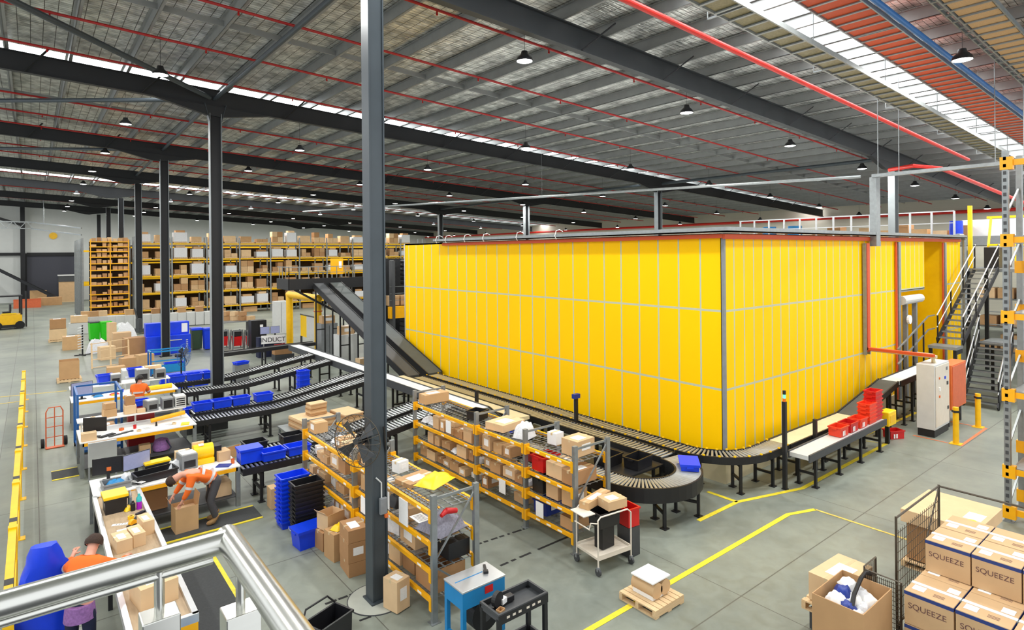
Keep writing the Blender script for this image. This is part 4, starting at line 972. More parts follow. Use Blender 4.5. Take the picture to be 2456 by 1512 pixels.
tote('blue_cyan', .35, .5, .25, 'blue slotted crate under the near end of the plywood bench', (1.55, 8.35, .35), 0)
MBq = MB().bx(1.35, 1.75, 8.1, 8.6, 0, .34).build('plastic_stool', M_['dark_grey']); tag(MBq, 'dark stand under the blue slotted crate by the railing', 'stand')
carton('brown carton under the front bench left of the worker', (2.0, 14.75, .225), (.45, .3, .42), 0, m=CARD[3], sheet=False)
carton('carton pile under the right end of the front bench', (3.25, 14.7, .225), (.42, .5, .3), 0, m=CARD[2], sheet=False)
# ---- middle bench
monitor('black monitor seen from behind at the left end of the middle bench', (1.25, 18.98, .9), PI-.5, False, .55, .36)
printer('grey label printer in the middle of the middle bench shelf', (2.6, 19.7, 1.222), .2, 1.1)
t = thing('desktop_unit', 'grey desktop unit on the shelf of the middle bench', 'computer', (3.0, 19.68, 1.222), 0)
MB().bx(-.14, .14, -.2, .2, 0, .3).build('unit_case', M_['grey'], t, bevel=.01); MB().bx(-.11, .11, -.206, -.2, .03, .25).build('unit_front', M_['black_plastic'], t)
t = thing('desktop_unit', 'grey slatted printer at the right end of the middle bench shelf', 'printer', (3.32, 19.68, 1.222), 0)
MB().bx(-.14, .14, -.2, .2, 0, .32).build('unit_case', M_['light_grey'], t, bevel=.01)
mb = MB()
for k in range(4): mb.bx(-.11, .11, -.206, -.2, .05+k*.06, .08+k*.06)
mb.build('vent_slats', M_['black_plastic'], t)
t = tag(MB().cyl((2.55, 19.32, 1.0), (3.4, 19.38, 1.08), .06, n=16).build('wrap_roll', M_['rack_orange'], smooth=True), 'long orange-yellow wrap roll under the middle bench shelf', 'roll')
carton('pale carton at the left corner of the middle bench', (1.1, 18.72, .9), (.32, .22, .2), 0, m=CARD[2], sheet=False)
carton('brown carton stack on the middle bench shelf, lower one', (1.62, 19.7, 1.222), (.3, .3, .2), .1)
carton('brown carton stack on the middle bench shelf, upper one', (1.62, 19.7, 1.427), (.26, .26, .16), .2, sheet=False)
carton('tall brown carton pair on the middle bench shelf, lower', (2.1, 19.7, 1.225), (.28, .3, .22), 0)
carton('tall brown carton pair on the middle bench shelf, upper', (2.1, 19.74, 1.447), (.22, .24, .26), .1)
carton('small pale carton beside the wrap roll', (2.35, 19.6, 1.222), (.2, .18, .1), 0, m=CARD[2], sheet=False)
tote('blue', .62, .3, .16, 'blue tote on the cartons behind the middle bench shelf', (2.35, 20.35, 1.26), .1)
MB_t = tag(MB().bx(2.1, 2.75, 20.12, 20.5, 0, 1.25).build('red_bin', M_['red_dark'], bevel=.01), 'dark red cabinet standing behind the middle bench', 'cabinet')
for k, (x, lb_) in enumerate([(1.9, 'left'), (2.4, 'middle'), (2.95, 'right')]):
    sheet('white papers on the middle bench top, %s' % lb_, (x, 18.95, .9), .3*k, (.25, .3))
t = tag(MB().bx(-.3, .3, -.03, .03, 0, .03).build('cutting_ruler', M_['dark_grey']), 'long dark ruler on the middle bench', 'ruler'); t.location = (1.8, 18.78, .9); t.rotation_euler = (0, 0, .4)
roll('copper tape roll on the middle bench', (1.85, 19.2, .9), 'orange', .06, .06)
t = thing('backpack', 'purple and teal backpack on the shelf below the middle bench', 'backpack', (2.75, 19.0, .225), 0)
MB().lathe([(0, 0), (.2, .02), (.22, .15), (.16, .3), (0, .36)], n=14).build('bag_body', M_['fabric_pink'], t, smooth=True); MB().tube([(.1, -.15, .3), (.2, -.25, .1), (.15, -.24, .02)], .015).build('strap', M_['navy'], t)
carton('brown carton on the shelf below the middle bench', (2.35, 18.95, .225), (.26, .2, .26), 0, m=CARD[4], sheet=False)
# ---- rear bench
printer('grey label printer on the rear bench', (2.25, 25.1, 1.152), 0, 1.2); printer('black label printer at the right end of the rear bench', (3.6, 25.1, 1.152), 0, 1.3); printer('large grey printer beside the worker at the rear bench', (3.05, 25.1, 1.152), 0, 1.5)
monitor('lit monitor at the left end of the rear bench', (1.25, 24.25, .9), .2, True, .6, .42)
MB_u = tag(MB().cyl((3.05, 24.2, .98), (3.85, 24.25, .98), .08, n=16).build('wrap_roll', M_['yellow'], smooth=True), 'thick yellow wrap roll on the rear bench', 'roll')
carton('pale flat carton on top of the rear bench printers', (3.4, 25.15, 1.152+.36), (.5, .3, .1), 0, m=CARD[2])
tote('blue', .5, .42, .32, 'tapered blue tote on the back shelf of the rear bench', (1.95, 25.2, 1.152), .1, taper=.75)
tote('blue', .5, .42, .32, 'tapered blue tote behind the worker at the rear bench', (3.0, 26.6, 1.05), 0, taper=.75)
tag(MB().bx(2.7, 3.3, 26.4, 26.8, 0, 1.04).build('grey_stand', M_['light_grey']), 'light grey stand under the blue tote behind the rear bench', 'stand')
for k in range(3): bag(['blue_cyan', 'red', 'white_wrap'][k], '%s packet on the rear bench top' % ['light blue', 'small red', 'white'][k], (1.7+k*.45, 24.3, .9), .4*k, 1, d=(.28, .2, .06))
# ---- blue trolley frame round the middle bench
bt = thing('blue_cage_trolley', 'tall blue tubular trolley standing between the rear and middle benches', 'trolley', (0, 0, 0))
x0, x1, y0, y1, zt = .95, 1.97, 20.4, 21.9, 1.75
for x in (x0, x1):
    for y in (y0, y1): MB().bx(x-.03, x+.03, y-.03, y+.03, .1, zt).build('post', M_['blue_frame'], bt); MB().cyl((x-.02, y, .06), (x+.02, y, .06), .06, n=12).build('wheel', M_['black'], bt)
MB().bar((x0, y0, zt), (x1, y0, zt), .05).bar((x0, y1, zt), (x1, y1, zt), .05).bar((x0, y0, zt), (x0, y1, zt), .05).bar((x1, y0, zt), (x1, y1, zt), .05).build('top_frame', M_['blue_frame'], bt)
MB().bar((x0, y0, .2), (x1, y0, .2), .05).bar((x0, y1, .2), (x1, y1, .2), .05).bx(x0, x1, y0, y1, .15, .17).build('base_frame', M_['blue_frame'], bt)
for k, (u, w_) in enumerate([(.12, .4), (.58, .38)]): carton('brown carton in the blue tubular trolley, %s' % ['left', 'right'][k], (1.1+u, 21.2, .175), (w_, .5, .5), 0)
# ---- totes on lanes
def lane_totes(y, xs, m, word, z=.82, gz=None, h=.17, grp='x'):
    for k, x in enumerate(xs):
        zz = z
        tote(m, .55, .42, h, '%s, %s from the left' % (word, (ORD+['ninth', 'tenth'])[k]), (x, y, zz), 0, None)
lane_totes(25.5, [4.2, 4.78, 5.36], 'blue', 'blue tote on the rear roller lane', .85, h=.24)
lane_totes(20.35, [4.05, 4.6, 5.15, 5.85], 'blue', 'blue tote on the middle roller lane', .85, h=.24)
tote('blue', .55, .4, .3, 'blue tote stacked behind the first tote of the middle lane', (3.95, 21.1, .5), 0); tote('blue', .55, .4, .3, 'blue tote at the end of the lane beside the column', (4.55, 21.1, .5), 0)
tag(MB().bx(3.6, 4.9, 20.85, 21.35, 0, .49).build('tote_stand', M_['dark_grey']), 'low dark stand behind the middle roller lane', 'stand')
lane_totes(14.45, [4.35, 4.93], 'blue', 'low blue tote on the front roller lane', .85, h=.2)
tote('blue', .5, .42, .3, 'deep blue tote at the end of the front roller lane', (3.88, 14.6, .85), 0, lid=True, taper=.9)

lane_totes(15.35, [4.2, 5.1], 'black_plastic', 'open black crate on the front roller lanes', .85, h=.22)
tote('blue', .6, .4, .12, 'flat blue tray with white papers behind the rear lanes', (7.2, 28.3, .75), .3); tag(MB().bx(6.9, 7.5, 28.1, 28.5, 0, .74).build('tray_stand', M_['grey']), 'grey stand under the flat blue tray', 'stand')
for k in range(7): tote('blue', .42, .4, .19, 'blue crate in the slim stack behind the middle lanes, %s from floor' % (ORD)[k], (7.95, 22.6, .02+k*.17), 0, 'blue crates in the slim stack')
# ---- flattened cardboard stacks between lanes and rack
fl = thing('steel_table', 'steel table carrying stacks of flattened cardboard behind the first rack', 'table', (6.55, 17.3, 0))
MB().bx(-1.0, 1.1, -.65, .65, .55, .6).build('table_top', M_['galv'], fl)
for sx in (-.95, 1.05):
    for sy in (-.6, .6): MB().bx(sx-.03, sx+.03, sy-.03, sy+.03, 0, .55).build('leg', M_['galv'], fl)
def flats(label, loc, d, n, rz=0):
    t = thing('flat_cardboard_stack', label, 'cardboard', loc, rz); h = d[2]/n
    for k in range(n): MB().box((random.uniform(-.012, .012), random.uniform(-.012, .012), h*(k+.5)), (d[0], d[1], h*.86)).build('cardboard_sheet', CARD[(k*2+1) % 5 if k < n-1 else 2], t)
flats('tall stack of small flattened cartons on the table behind the first rack', (6.5, 17.4, .9), (.5, .34, .34), 12, .1)
flats('wide stack of flattened cartons under the small stack', (6.35, 17.35, .6), (1.0, .9, .29), 10, .1)
flats('pale flattened cartons at right of the table beside the column', (7.27, 17.0, .6), (.6, .9, .34), 8, .1)
for k, (x, y) in enumerate([(5.5, 22.2), (6.4, 21.9), (4.4, 18.0), (4.9, 16.9)]):
    carton('open carton lying under the roller lanes, %s' % ['behind the middle lanes left', 'behind the middle lanes right', 'between middle and front lanes', 'near the front lanes'][k], (x, y, .0), (.5, .35, .2), .2*k, openb=True, flaps=False)
for k in range(4): carton('brown carton in the row under the front lanes, %s from left' % ORD[k], (4.2+k*.34, 13.72, .0), (.3, .3, .45), 0, m=CARD[4], sheet=False)
# ---- yellow guard barrier
gy = [10.4, 12.9, 15.4, 17.9, 20.4, 22.9, 25.4, 27.9, 30.2]
gb = thing('guard_barrier', 'yellow steel pedestrian barrier along the left walkway', 'barrier', (-.28, 0, 0))
for i in range(len(gy)-1):
    a, b = gy[i], gy[i+1]; 
    MB().bx(-.05, .05, a+.06, b-.06, .92, 1.12).build('top_rail', M_['rack_yellow'], gb)
    MB().bx(-.05, .05, a+.06, b-.06, .45, .6).build('mid_rail', M_['rack_yellow'], gb)
    MB().bx(-.052, .052, a+.3, a+.5, .918, 1.122).build('black_band', M_['black'], gb)
for y in gy:
    MB().bx(-.06, .06, y-.06, y+.06, 0, 1.15).bx(-.12, .14, y-.1, y+.1, 0, .015).build('post', M_['rack_yellow'], gb)
# ---- hand truck
ht = thing('hand_truck', 'orange tubular hand truck standing on the left aisle floor', 'hand truck', (.48, 22.2, 0), .05)
mb = MB().tube([(-.2, 0, .03), (-.2, -.06, 1.05), (-.14, -.07, 1.18), (.14, -.07, 1.18), (.2, -.06, 1.05), (.2, 0, .03)], .016, 8)
mb.tube([(0, 0, .03), (0, -.07, 1.18)], .013, 6)
for zz in (.3, .6, .88): mb.tube([(-.2, -.03*zz, zz), (.2, -.03*zz, zz)], .013, 6)
mb.build('truck_frame', M_['orange_paint'], ht); MB().bx(-.22, .22, -.2, .0, .01, .03).build('toe_plate', M_['orange_paint'], ht)
for sx in (-.27, .27): MB().cyl((sx-.04, .1, .13), (sx+.04, .1, .13), .13, n=18).build('wheel', M_['rubber'], ht)
# ---- fans
def fan(label, loc, rz, r, tilt=0, cage='wire', pole_h=0, m='black'):
    t = thing('industrial_fan', label, 'fan', loc, rz)
    R = Matrix.Rotation(tilt, 3, 'X')
    def T(p): return tuple(R @ Vector(p))
    mb = MB()
    for k in range(20):
        a = 2*PI*k/20; pts = []
        for s_ in range(7):
            u = s_/6; pts.append(T((math.cos(a)*r*(.12+.88*math.sin(u*PI/2)), -.16*math.cos(u*PI/2), math.sin(a)*r*(.12+.88*math.sin(u*PI/2)))))
        mb.tube(pts, .004, 4); mb.tube([(p[0], -p[1]*.9, p[2]) if not tilt else T((R.transposed() @ Vector(p)) * Vector((1, -1, 1)) if False else (R.transposed() @ Vector(p)).reflect(Vector((0, 1, 0)))) for p in pts], .004, 4)
    for rr in (r, r*.7, r*.4):
        yy = 0 if rr == r else -.12
        mb.tube([T((math.cos(2*PI*k/28)*rr, yy, math.sin(2*PI*k/28)*rr)) for k in range(29)], .007 if rr == r else .004, 6)
    mb.build('fan_cage', M_[cage], t)
    mb = MB()
    for k in range(4):
        a = 2*PI*k/4+.4; c, s_ = math.cos(a), math.sin(a); q1 = a+.55; c2, s2 = math.cos(q1), math.sin(q1)
        mb.plate([T((c*.06, -.03, s_*.06)), T((c*r*.85, -.05, s_*r*.85)), T((c2*r*.85, .05, s2*r*.85)), T((c2*.06, .03, s2*.06))], .004)
    mb.cyl(T((0, -.05, 0)), T((0, .05, 0)), .05, n=12); mb.build('fan_blades', M_['dark_grey'], t)
    MB().cyl(T((0, .08, 0)), T((0, .32, 0)), .09, .07, 16).build('motor', M_[m], t, smooth=True)
    if pole_h: MB().cyl((0, .1, -.05), (0, .1, -pole_h), .03, n=10).cyl((0, .1, -pole_h), (0, .1, -pole_h+.04), .28, n=18).build('stand', M_['black'], t)
    return t
f1 = fan('round black wire fan mounted on the foreground column', (4.02, 9.0, 2.62), -1.0, .42)
MB().tube([(0, .2, 0), (.1, .42, -.25), (.34, .3, -.3), (.36, .2, .2)], .018, 8).build('bracket', M_['black'], f1)
fan('round fan on a stand behind the rear packing bench', (4.7, 26.9, 1.6), .9, .46, 0, 'blue_frame', 1.6)
# ================================================================== left background
def cart(label, u, v, d, rz=0, m=None, **k): x, y = W(u, v); return carton(label, (x, y, k.pop('z', 0)), d, rz, None, m, **k)
tag(pallet_mesh(MB(), 1.0, .9).build('wooden_pallet', M_['wood']), 'wooden pallet under two cartons at far left of the hall', 'pallet').location = (*W(139, 819), 0)
cart('lower of two brown cartons on a pallet at far left', 139, 819, (.9, .8, .7), z=.14); cart('upper of two brown cartons on a pallet at far left', 139, 819, (.85, .8, .62), z=.86, m=CARD[3])
x, y = W(166, 914); tag(pallet_mesh(MB(), .9, .8).build('wooden_pallet', M_['wood']), 'wooden pallet under the open carton left of the rear bench', 'pallet').location = (x, y, 0)
carton('big open brown carton on a pallet left of the rear bench', (x, y, .14), (.72, .7, .8), 0, m=CARD[1], openb=True, flaps=False)
cart('brown carton with yellow wrap beside the black wire stand', 172, 838, (.9, .8, .8), m=CARD[0])
cart('pale carton on crates behind the black wire stand', 190, 800, (1.0, .7, .5), z=.8, m=CARD[2]); tag(MB().bx(-.6, .6, -.4, .4, 0, .78).build('grey_crate', M_['light_grey']), 'light grey crate under the pale carton at left', 'crate').location = (*W(190, 800), 0)
ws = thing('display_stand', 'black wire brochure stand on cross feet at left', 'stand', (*W(198, 853), 0), .3)
MB().bx(-.03, .03, -.03, .03, .05, 1.7).build('post', M_['black'], ws); MB().bx(-.4, .4, -.03, .03, .02, .06).bx(-.03, .03, -.4, .4, .02, .06).build('feet', M_['black'], ws)
for k in range(9): MB().bar((-.25, -.04, .35+k*.15), (.0, -.12, .42+k*.15), .22, .02).build('rack_pocket', M_['light_grey'], ws)
for k, (u, lb_) in enumerate([(226, 'left'), (254, 'right')]):
    x, y = W(u, 817); t = thing('wheelie_bin', 'bright green wheeled bin, %s one of the pair' % lb_, 'bin', (x, y, 0), .1)
    MB().box((0, 0, .62), (.5, .6, 1.1), 0, 0, (1.15, 1.1)).build('bin_body', M_['green'], t); MB().bx(-.3, .3, -.34, .34, 1.18, 1.26).build('bin_lid', M_['green'] if k else M_['dark_grey'], t)
    for sx in (-.22, .22): MB().cyl((sx-.03, .28, .1), (sx+.03, .28, .1), .1, n=12).build('wheel', M_['black'], t)
q3 = random.Random(3)
for k in range(15):
    u = 205+k*21; v = 795-k*1.2; x, y = W(u, v)
    t = tag(MB().box((0, 0, .55), (.6, .62, 1.05), 0, 0, (1.0, 1.0)).build('grey_bulk_crate', M_['light_grey'], bevel=.03), 'light grey bulk crate in the row before the back rack, %s' % ['at its left end', 'left end, second', 'behind the green bins', 'right of the green bins', 'behind third column', 'right of third column', 'behind the scissor lift', 'above the blue baler left', 'above the blue baler', 'above the blue baler right', 'left of second column', 'behind second column', 'right of second column', 'above the red bins', 'at its right end'][k], 'crate'); t.location = (x, y, .0)
    if q3.random() < .55: cart('carton on the grey bulk crate %s' % ['at row left', 'second in the row', 'behind green bins', 'right of green bins', 'behind third column', 'right of third column', 'behind the lifter', 'above baler left', 'above the baler', 'above baler right', 'left of second column', 'behind second column', 'right of second column', 'above red bins', 'at row right'][k], u, v, (.54, .5, .4), z=1.08, m=CARD[k % 5], sheet=False)
sl = thing('scissor_lift', 'dark hand pallet lifter before the grey crates', 'lifter', (*W(345, 800), 0), .4)
MB().bx(-.5, .5, -.25, .25, .1, .35).bx(-.45, -.2, -.2, .2, .35, 1.1).bar((-.45, 0, 1.1), (-.65, 0, 1.9), .08).build('lifter_body', M_['dark_grey'], sl); MB().bx(.0, .6, -.2, .2, .02, .1).build('forks', M_['rack_yellow'], sl)
# timber frames and loose cardboard
wf = thing('timber_crate_frame', 'pale timber crate frame leaning on the cardboard heap', 'crate', (*W(266, 880), 0), .15)
mb = MB()
for k in range(3): mb.bar((-.8+k*.8, 0, .0), (-.75+k*.8, .3, 1.25), .07, .04)
for k in range(4): mb.bar((-.8, .02+k*.1, .05+k*.38), (.85, .02+k*.1, .1+k*.4), .07, .03)
mb.build('timber_slats', M_['wood'], wf)
hp = [(278, 905, (.7, .5, .5), 0), (306, 893, (.6, .5, .7), .2), (256, 862, (.7, .6, .7), .2), (322, 852, (1.0, .8, 1.0), .1), (292, 842, (.9, .7, 1.1), 0), (346, 878, (.7, .6, .6), .3), (318, 874, (.7, .6, .45), -.2), (268, 832, (.4, .4, 1.5), .3)]
for k, (u, v, d, r) in enumerate(hp): cart('brown carton in the cardboard heap left of the blue baler, %s' % ['front left', 'front', 'behind the timber frame', 'tall patterned at back right', 'tall at back', 'pale at front right', 'low in the middle', 'upright tube-like at back'][k], u, v, d, r, m=CARD[k % 5], sheet=False)
tag(MB().bx(-.5, .5, -.35, .35, 0, .75).build('grey_bulk_crate', M_['light_grey'], bevel=.03), 'light grey crate in front of the cardboard heap', 'crate').location = (*W(325, 925), 0)
bag('white_wrap', 'large clear plastic wrap bundle left of the cardboard heap', (*W(236, 846), 0), 0, 1, d=(1.2, .8, .8), name='plastic_wrap')
bag('white_wrap', 'rolled white foam wrap behind the cardboard heap', (*W(296, 812), 0.0), .2, 1, d=(1.5, 1.0, 1.1), name='plastic_wrap')
# blue baler
bb = thing('cardboard_baler', 'big blue cardboard baler behind the third column', 'machine', (6.1, 39.2, 0))
MB().bx(-1.15, 1.05, -.45, .6, 0, 1.05).bx(-1.15, 1.05, 0, .6, 1.05, 1.75).build('baler_body', M_['blue'], bb, bevel=.02)
MB().bx(.65, .95, -.06, -.01, 1.15, 1.65).build('white_notice', M_['paper'], bb); MB().bx(-.2, .6, -.47, -.45, .75, .8).build('grille', M_['light_grey'], bb)
for k in range(6): MB().bx(-.1, .0, -.47, -.45, .1+k*.1, .14+k*.1).bx(.8, .9, -.47, -.45, .1+k*.12, .15+k*.12).build('vent', M_['light_grey'], bb)
# blue wire trolley & things near it
b3 = thing('blue_cage_trolley', 'blue wire-sided trolley behind the rear packing bench', 'trolley', (0, 0, 0)); (xa, ya), (xb, yb) = W(362, 905), W(440, 893)
for x in (xa, xb):
    for y in (ya, ya+.8): MB().bx(x-.03, x+.03, y-.03, y+.03, .05, 1.15).build('post', M_['blue_frame'], b3)
MB().bx(xa, xa+.08, ya, ya+.08, 0, .06).bx(xb-.08, xb, ya, ya+.08, 0, .06).build('wheel', M_['black'], b3); MB().bar((xa, ya, 1.13), (xb, ya, 1.13), .06).bar((xa, ya+.8, 1.13), (xb, ya+.8, 1.13), .06).bar((xa, ya, 1.13), (xa, ya+.8, 1.13), .06).bar((xb, ya, 1.13), (xb, ya+.8, 1.13), .06).bar((xa, ya, .7), (xb, ya, .7), .05).build('top_frame', M_['blue_cyan'], b3)
MB().bx(xa, xb, ya, ya+.8, .12, .16).bx(xa, xb, ya-.01, ya+.01, .16, .5).build('base_tray', M_['blue_cyan'], b3)
tote('blue', .8, .45, .35, 'blue tote inside the blue wire-sided trolley', ((xa+xb)/2+.3, ya+.4, .17), 0)
for k, (u, v, m) in enumerate([(471, 838, 'dark_green'), (500, 838, 'blue')]):
    x, y = W(u, v); t = thing('wheelie_bin', ['dark green wheeled bin left of the second column', 'blue wheeled bin just left of the second column'][k], 'bin', (x, y, 0)); MB().box((0, 0, .6), (.48, .55, 1.1), 0, 0, (1.15, 1.1)).build('bin_body', M_[m], t); MB().bx(-.3, .3, -.34, .34, 1.16, 1.28).build('bin_lid', M_['blue'], t)
for k in range(6):
    x, y = W(455+k % 3*20, 880); tote('blue', .6, .4, .3, 'blue tote piled behind the fan, %s' % ['bottom left', 'bottom middle', 'bottom right', 'upper left', 'upper middle', 'upper right'][k], (4.4+k % 3*.62, 28.6, .0+(k//3)*.31), 0, lid=True)
for k, u in enumerate((534, 568, 602)):
    x, y = W(u, 838); t = thing('bin_trolley', 'grey frame trolley with red bin, %s of three right of the second column' % ['left', 'middle', 'right'][k], 'trolley', (x, y, 0))
    mb = MB()
    for sx in (-.3, .3): mb.bar((sx, -.3, 0), (sx*.8, -.3, 1.15), .07).bar((sx, .3, 0), (sx*.8, .3, 1.15), .07)
    mb.bx(-.28, .28, -.33, -.27, 1.1, 1.18).bx(-.3, .3, -.33, -.27, .1, .16); mb.build('trolley_frame', M_['galv'], t); MB().box((0, 0, .5), (.42, .5, .55), 0, 0, (1.1, 1.1)).build('red_bin', M_['red'], t); MB().box((0, 0, .93), (.42, .5, .28)).build('black_liner', M_['black'], t)
for k in range(9):
    u = 522+k % 5*20; cart('carton on the cluttered table right of the second column, %s' % (ORD+['ninth'])[k], u, 800, (.42, .4, .32), .1*k, z=.92 if k < 5 else 1.26, m=CARD[k % 5], sheet=False)
(xa, ya), (xb, yb) = W(515, 805), W(605, 800)
ct = thing('long_table', 'long cluttered table behind the red bin trolleys', 'table', (0, 0, 0)); MB().bx(xa, xb, ya-.5, ya+.5, .84, .9).build('table_top', M_['grey'], ct)
for x in (xa+.1, xb-.1): MB().bx(x-.04, x+.04, ya-.4, ya+.4, 0, .84).build('leg', M_['dark_grey'], ct)
x, y = W(618, 845); bc = thing('server_cabinet', 'tall black metal cabinet beside the INDUCT sign', 'cabinet', (x, y, 0))
MB().bx(-.42, .42, -.3, .3, 0, 1.85).build('cabinet_body', M_['black'], bc, bevel=.01)
for zz in (.1, .7, 1.25): MB().bx(-.02, .38, -.315, -.3, zz, zz+.5).build('cabinet_door', M_['black_plastic'], bc)
MB().bx(.05, .22, -.32, -.315, 1.4, 1.6).build('notice', M_['paper'], bc)
# INDUCT sign
x, y = W(655, 822, .8); sg = thing('induct_sign', 'white INDUCT sign board beside the black cabinet', 'sign', (x, y, .75), -.2)
MB().bx(-.6, .6, -.02, .02, 0, .45).build('sign_board', M_['white'], sg)
cu = bpy.data.curves.new('sign_text', 'FONT'); cu.body = 'INDUCT'; cu.size = .34; cu.align_x = 'CENTER'; cu.extrude = .004
to = bpy.data.objects.new('sign_text', cu); COL.objects.link(to); to.parent = sg; to.location = (0, -.026, .1); to.rotation_euler = (PI/2, 0, 0); cu.materials.append(M_['black'])
MB().bx(-.5, -.45, -.02, .02, -.75, 0).bx(.45, .5, -.02, .02, -.75, 0).build('sign_leg', M_['grey'], sg)
tote('red', .6, .4, .2, 'small red bin on the carton before the INDUCT sign', (x+.1, y-1.0, .6), 0); carton('brown carton before the INDUCT sign', (x+.15, y-1.0, .3), (.9, .5, .28), 0, sheet=False)
tag(MB().bx(x-.3, x+.7, y-1.3, y-.7, 0, .29).build('low_stand', M_['dark_grey']), 'low dark stand under the carton before the INDUCT sign', 'stand')
for k, (u, m) in enumerate([(645, 'screen'), (662, 'screen')]):
    xx, yy = W(u, 800, 1.2); monitor('lit white monitor above the INDUCT sign, %s' % ['left', 'right'][k], (x-.3+k*.55, y+.45, 1.1), 0, True, .5, .4)
tag(MB().bx(x-.7, x+.7, y+.2, y+.7, 0, 1.09).build('control_desk', M_['navy']), 'dark control desk behind the INDUCT sign', 'desk')
# yellow pipe portal
pf = thing('yellow_portal_frame', 'thick yellow pipe portal frame in the middle distance', 'frame', (0, 0, 0))
ya, za = Wx(692, 710, 12.2); yb, zb = Wx(762, 716, 12.4)
MB().tube([(12.2, 36.9, 0), (12.2, 36.9, 3.2)], .2, 16).build('post', M_['rack_yellow'], pf, smooth=True); MB().tube([(12.4, 32.8, 0), (12.4, 32.8, 3.2)], .2, 16).build('post', M_['rack_yellow'], pf, smooth=True)
MB().tube([(12.2, 37.05, 3.15), (12.4, 32.65, 3.15)], .2, 16).build('cross_pipe', M_['rack_yellow'], pf, smooth=True)
for z_ in (2.4,): MB().cyl((12.4, 32.8, z_), (12.4, 32.8, z_+.06), .24, n=16).build('collar', M_['orange_paint'], pf)
pn = thing('machine_guard', 'white and yellow guard panel inside the yellow portal frame', 'panel', (12.6, 34.2, .7))
MB().bx(-.02, .02, -1.0, .9, 0, 1.25).build('white_panel', M_['light_grey'], pn); MB().bx(-.02, .02, .9, 1.9, 0, 1.25).build('yellow_panel', M_['yellow'], pn); MB().bx(-.02, .02, -1.1, 2, 1.25, 1.32).bx(-.05, .05, -1.0, -.9, -.7, 0).bx(-.05, .05, 1.8, 1.9, -.7, 0).build('panel_rail', M_['dark_grey'], pn)
# white cabinets beside portal
for k, (u, v, d, m, lb_) in enumerate([(830, 878, (1.0, .7, 1.6), 'light_grey', 'light grey steel cupboard left of the foreground column'), (672, 800, (.9, .6, 2.3), 'light_grey', 'tall light grey cabinet left of the yellow portal'), (785, 860, (.9, .7, 1.9), 'grey', 'grey wire shelf unit right of the yellow portal')]):
    x, y = W(u, v); t = thing('steel_cupboard', lb_, 'cabinet', (x, y, 0)); MB().box((0, 0, d[2]/2), d).build('cabinet_body', M_[m], t, bevel=.01); MB().bx(-.01, .01, -d[1]/2-.006, -d[1]/2, .1, d[2]-.1).build('door_gap', M_['dark_grey'], t)
    if k != 1: carton('brown carton on top of the %s' % lb_[:24], (x, y, d[2]+.002), (.7, .5, .4), 0, side_sheet=True)
for k, (u, v) in enumerate([(868, 880), (860, 905), (875, 905)]): cart('pale carton stacked just left of the foreground column, %s' % ['top', 'lower left', 'lower right'][k], u, 905, (.42, .4, .42), .1, z=[.44, 0, 0][k], m=CARD[2]) if k else cart('pale carton stacked just left of the foreground column, top', 868, 905, (.42, .4, .42), .1, z=.44, m=CARD[2])
# black upper platform
bp_ = thing('conveyor_platform', 'black raised conveyor platform with wire guard rail in the middle distance', 'platform', (0, 0, 0))
X0_, X1_, Y0_, Y1_ = 10.1, 15.2, 30.6, 32.4
MB().bx(X0_, X1_, Y0_, Y1_, 3.85, 3.98).build('deck', M_['dark_grey'], bp_); MB().bx(X0_, X1_, Y0_-.05, Y0_+.05, 3.8, 4.35).bx(X0_-.05, X0_+.05, Y0_, Y1_, 3.8, 4.35).build('edge_conveyor', M_['black'], bp_)
for i, x in enumerate([14.3, 15.1]):
    for y in (Y0_, Y1_): MB().bx(x-.08, x+.08, y-.08, y+.08, 0, 3.85).build('leg', M_['black'], bp_)
mb = MB().bar((X0_, Y0_, 4.95), (X1_, Y0_, 4.95), .04).bar((X0_, Y0_, 4.65), (X1_, Y0_, 4.65), .03).bar((X0_, Y0_, 4.95), (X0_, Y1_, 4.95), .04)
for k in range(11): mb.bar((X0_+k*.5, Y0_, 4.3), (X0_+k*.5, Y0_, 4.95), .03)
for k in range(4): mb.bar((X0_, Y0_+k*.5, 4.3), (X0_, Y0_+k*.5, 4.95), .03)
mb.build('guard_rail', M_['galv'], bp_)
MB().bar((X0_+.3, Y0_+.1, 3.8), (14.2, Y0_+.1, 1.6), .1).bar((15.2, Y0_, 3.4), (14.3, Y0_, .4), .06).build('leg_brace', M_['black'], bp_)
tag(MB().bx(12.6, 13.3, 31.4, 31.45, 4.5, 5.35).build('notice_board', M_['rack_orange']), 'orange notice board on the black raised platform', 'sign').location = (0, 0, 0)
MB().bx(13.05, 13.2, 31.37, 31.4, 4.85, 5.2).build('white_patch', M_['paper'], bpy.data.objects['notice_board'])
MB().bx(12.65, 12.7, 31.4, 31.45, 3.985, 4.5).bx(13.2, 13.25, 31.4, 31.45, 3.985, 4.5).build('board_leg', M_['grey'], bpy.data.objects['notice_board'])
sp_ = thing('spiral_tower', 'dark equipment tower with orange beam between column and yellow enclosure', 'tower', (0, 0, 0))
MB().bx(15.4, 18.6, 30.0, 30.3, 2.0, 2.65).build('orange_beam', M_['rack_orange'], sp_)
for k in range(4): MB().bx(15.6+k*.95, 15.68+k*.95, 30.0, 30.1, 2.65, 3.8).build('guard_post', M_['galv'], sp_)
for k in range(3):
    MB().bar((15.4, 30.05, 3.0+k*.38), (18.6, 30.05, 3.0+k*.38), .03).build('guard_rail', M_['galv'], sp_)
for x in (15.6, 18.4): MB().bx(x-.08, x+.08, 29.95, 30.35, 0, 5.2).build('post', M_['dark_grey'], sp_)
for k in range(6):
    for j in range(4): MB().cyl((16+j*.7, 30.6, 3.9+k*.25), (16+j*.7, 31.1, 3.9+k*.25), .09, n=10).build('dark_roll', M_['black'], sp_)
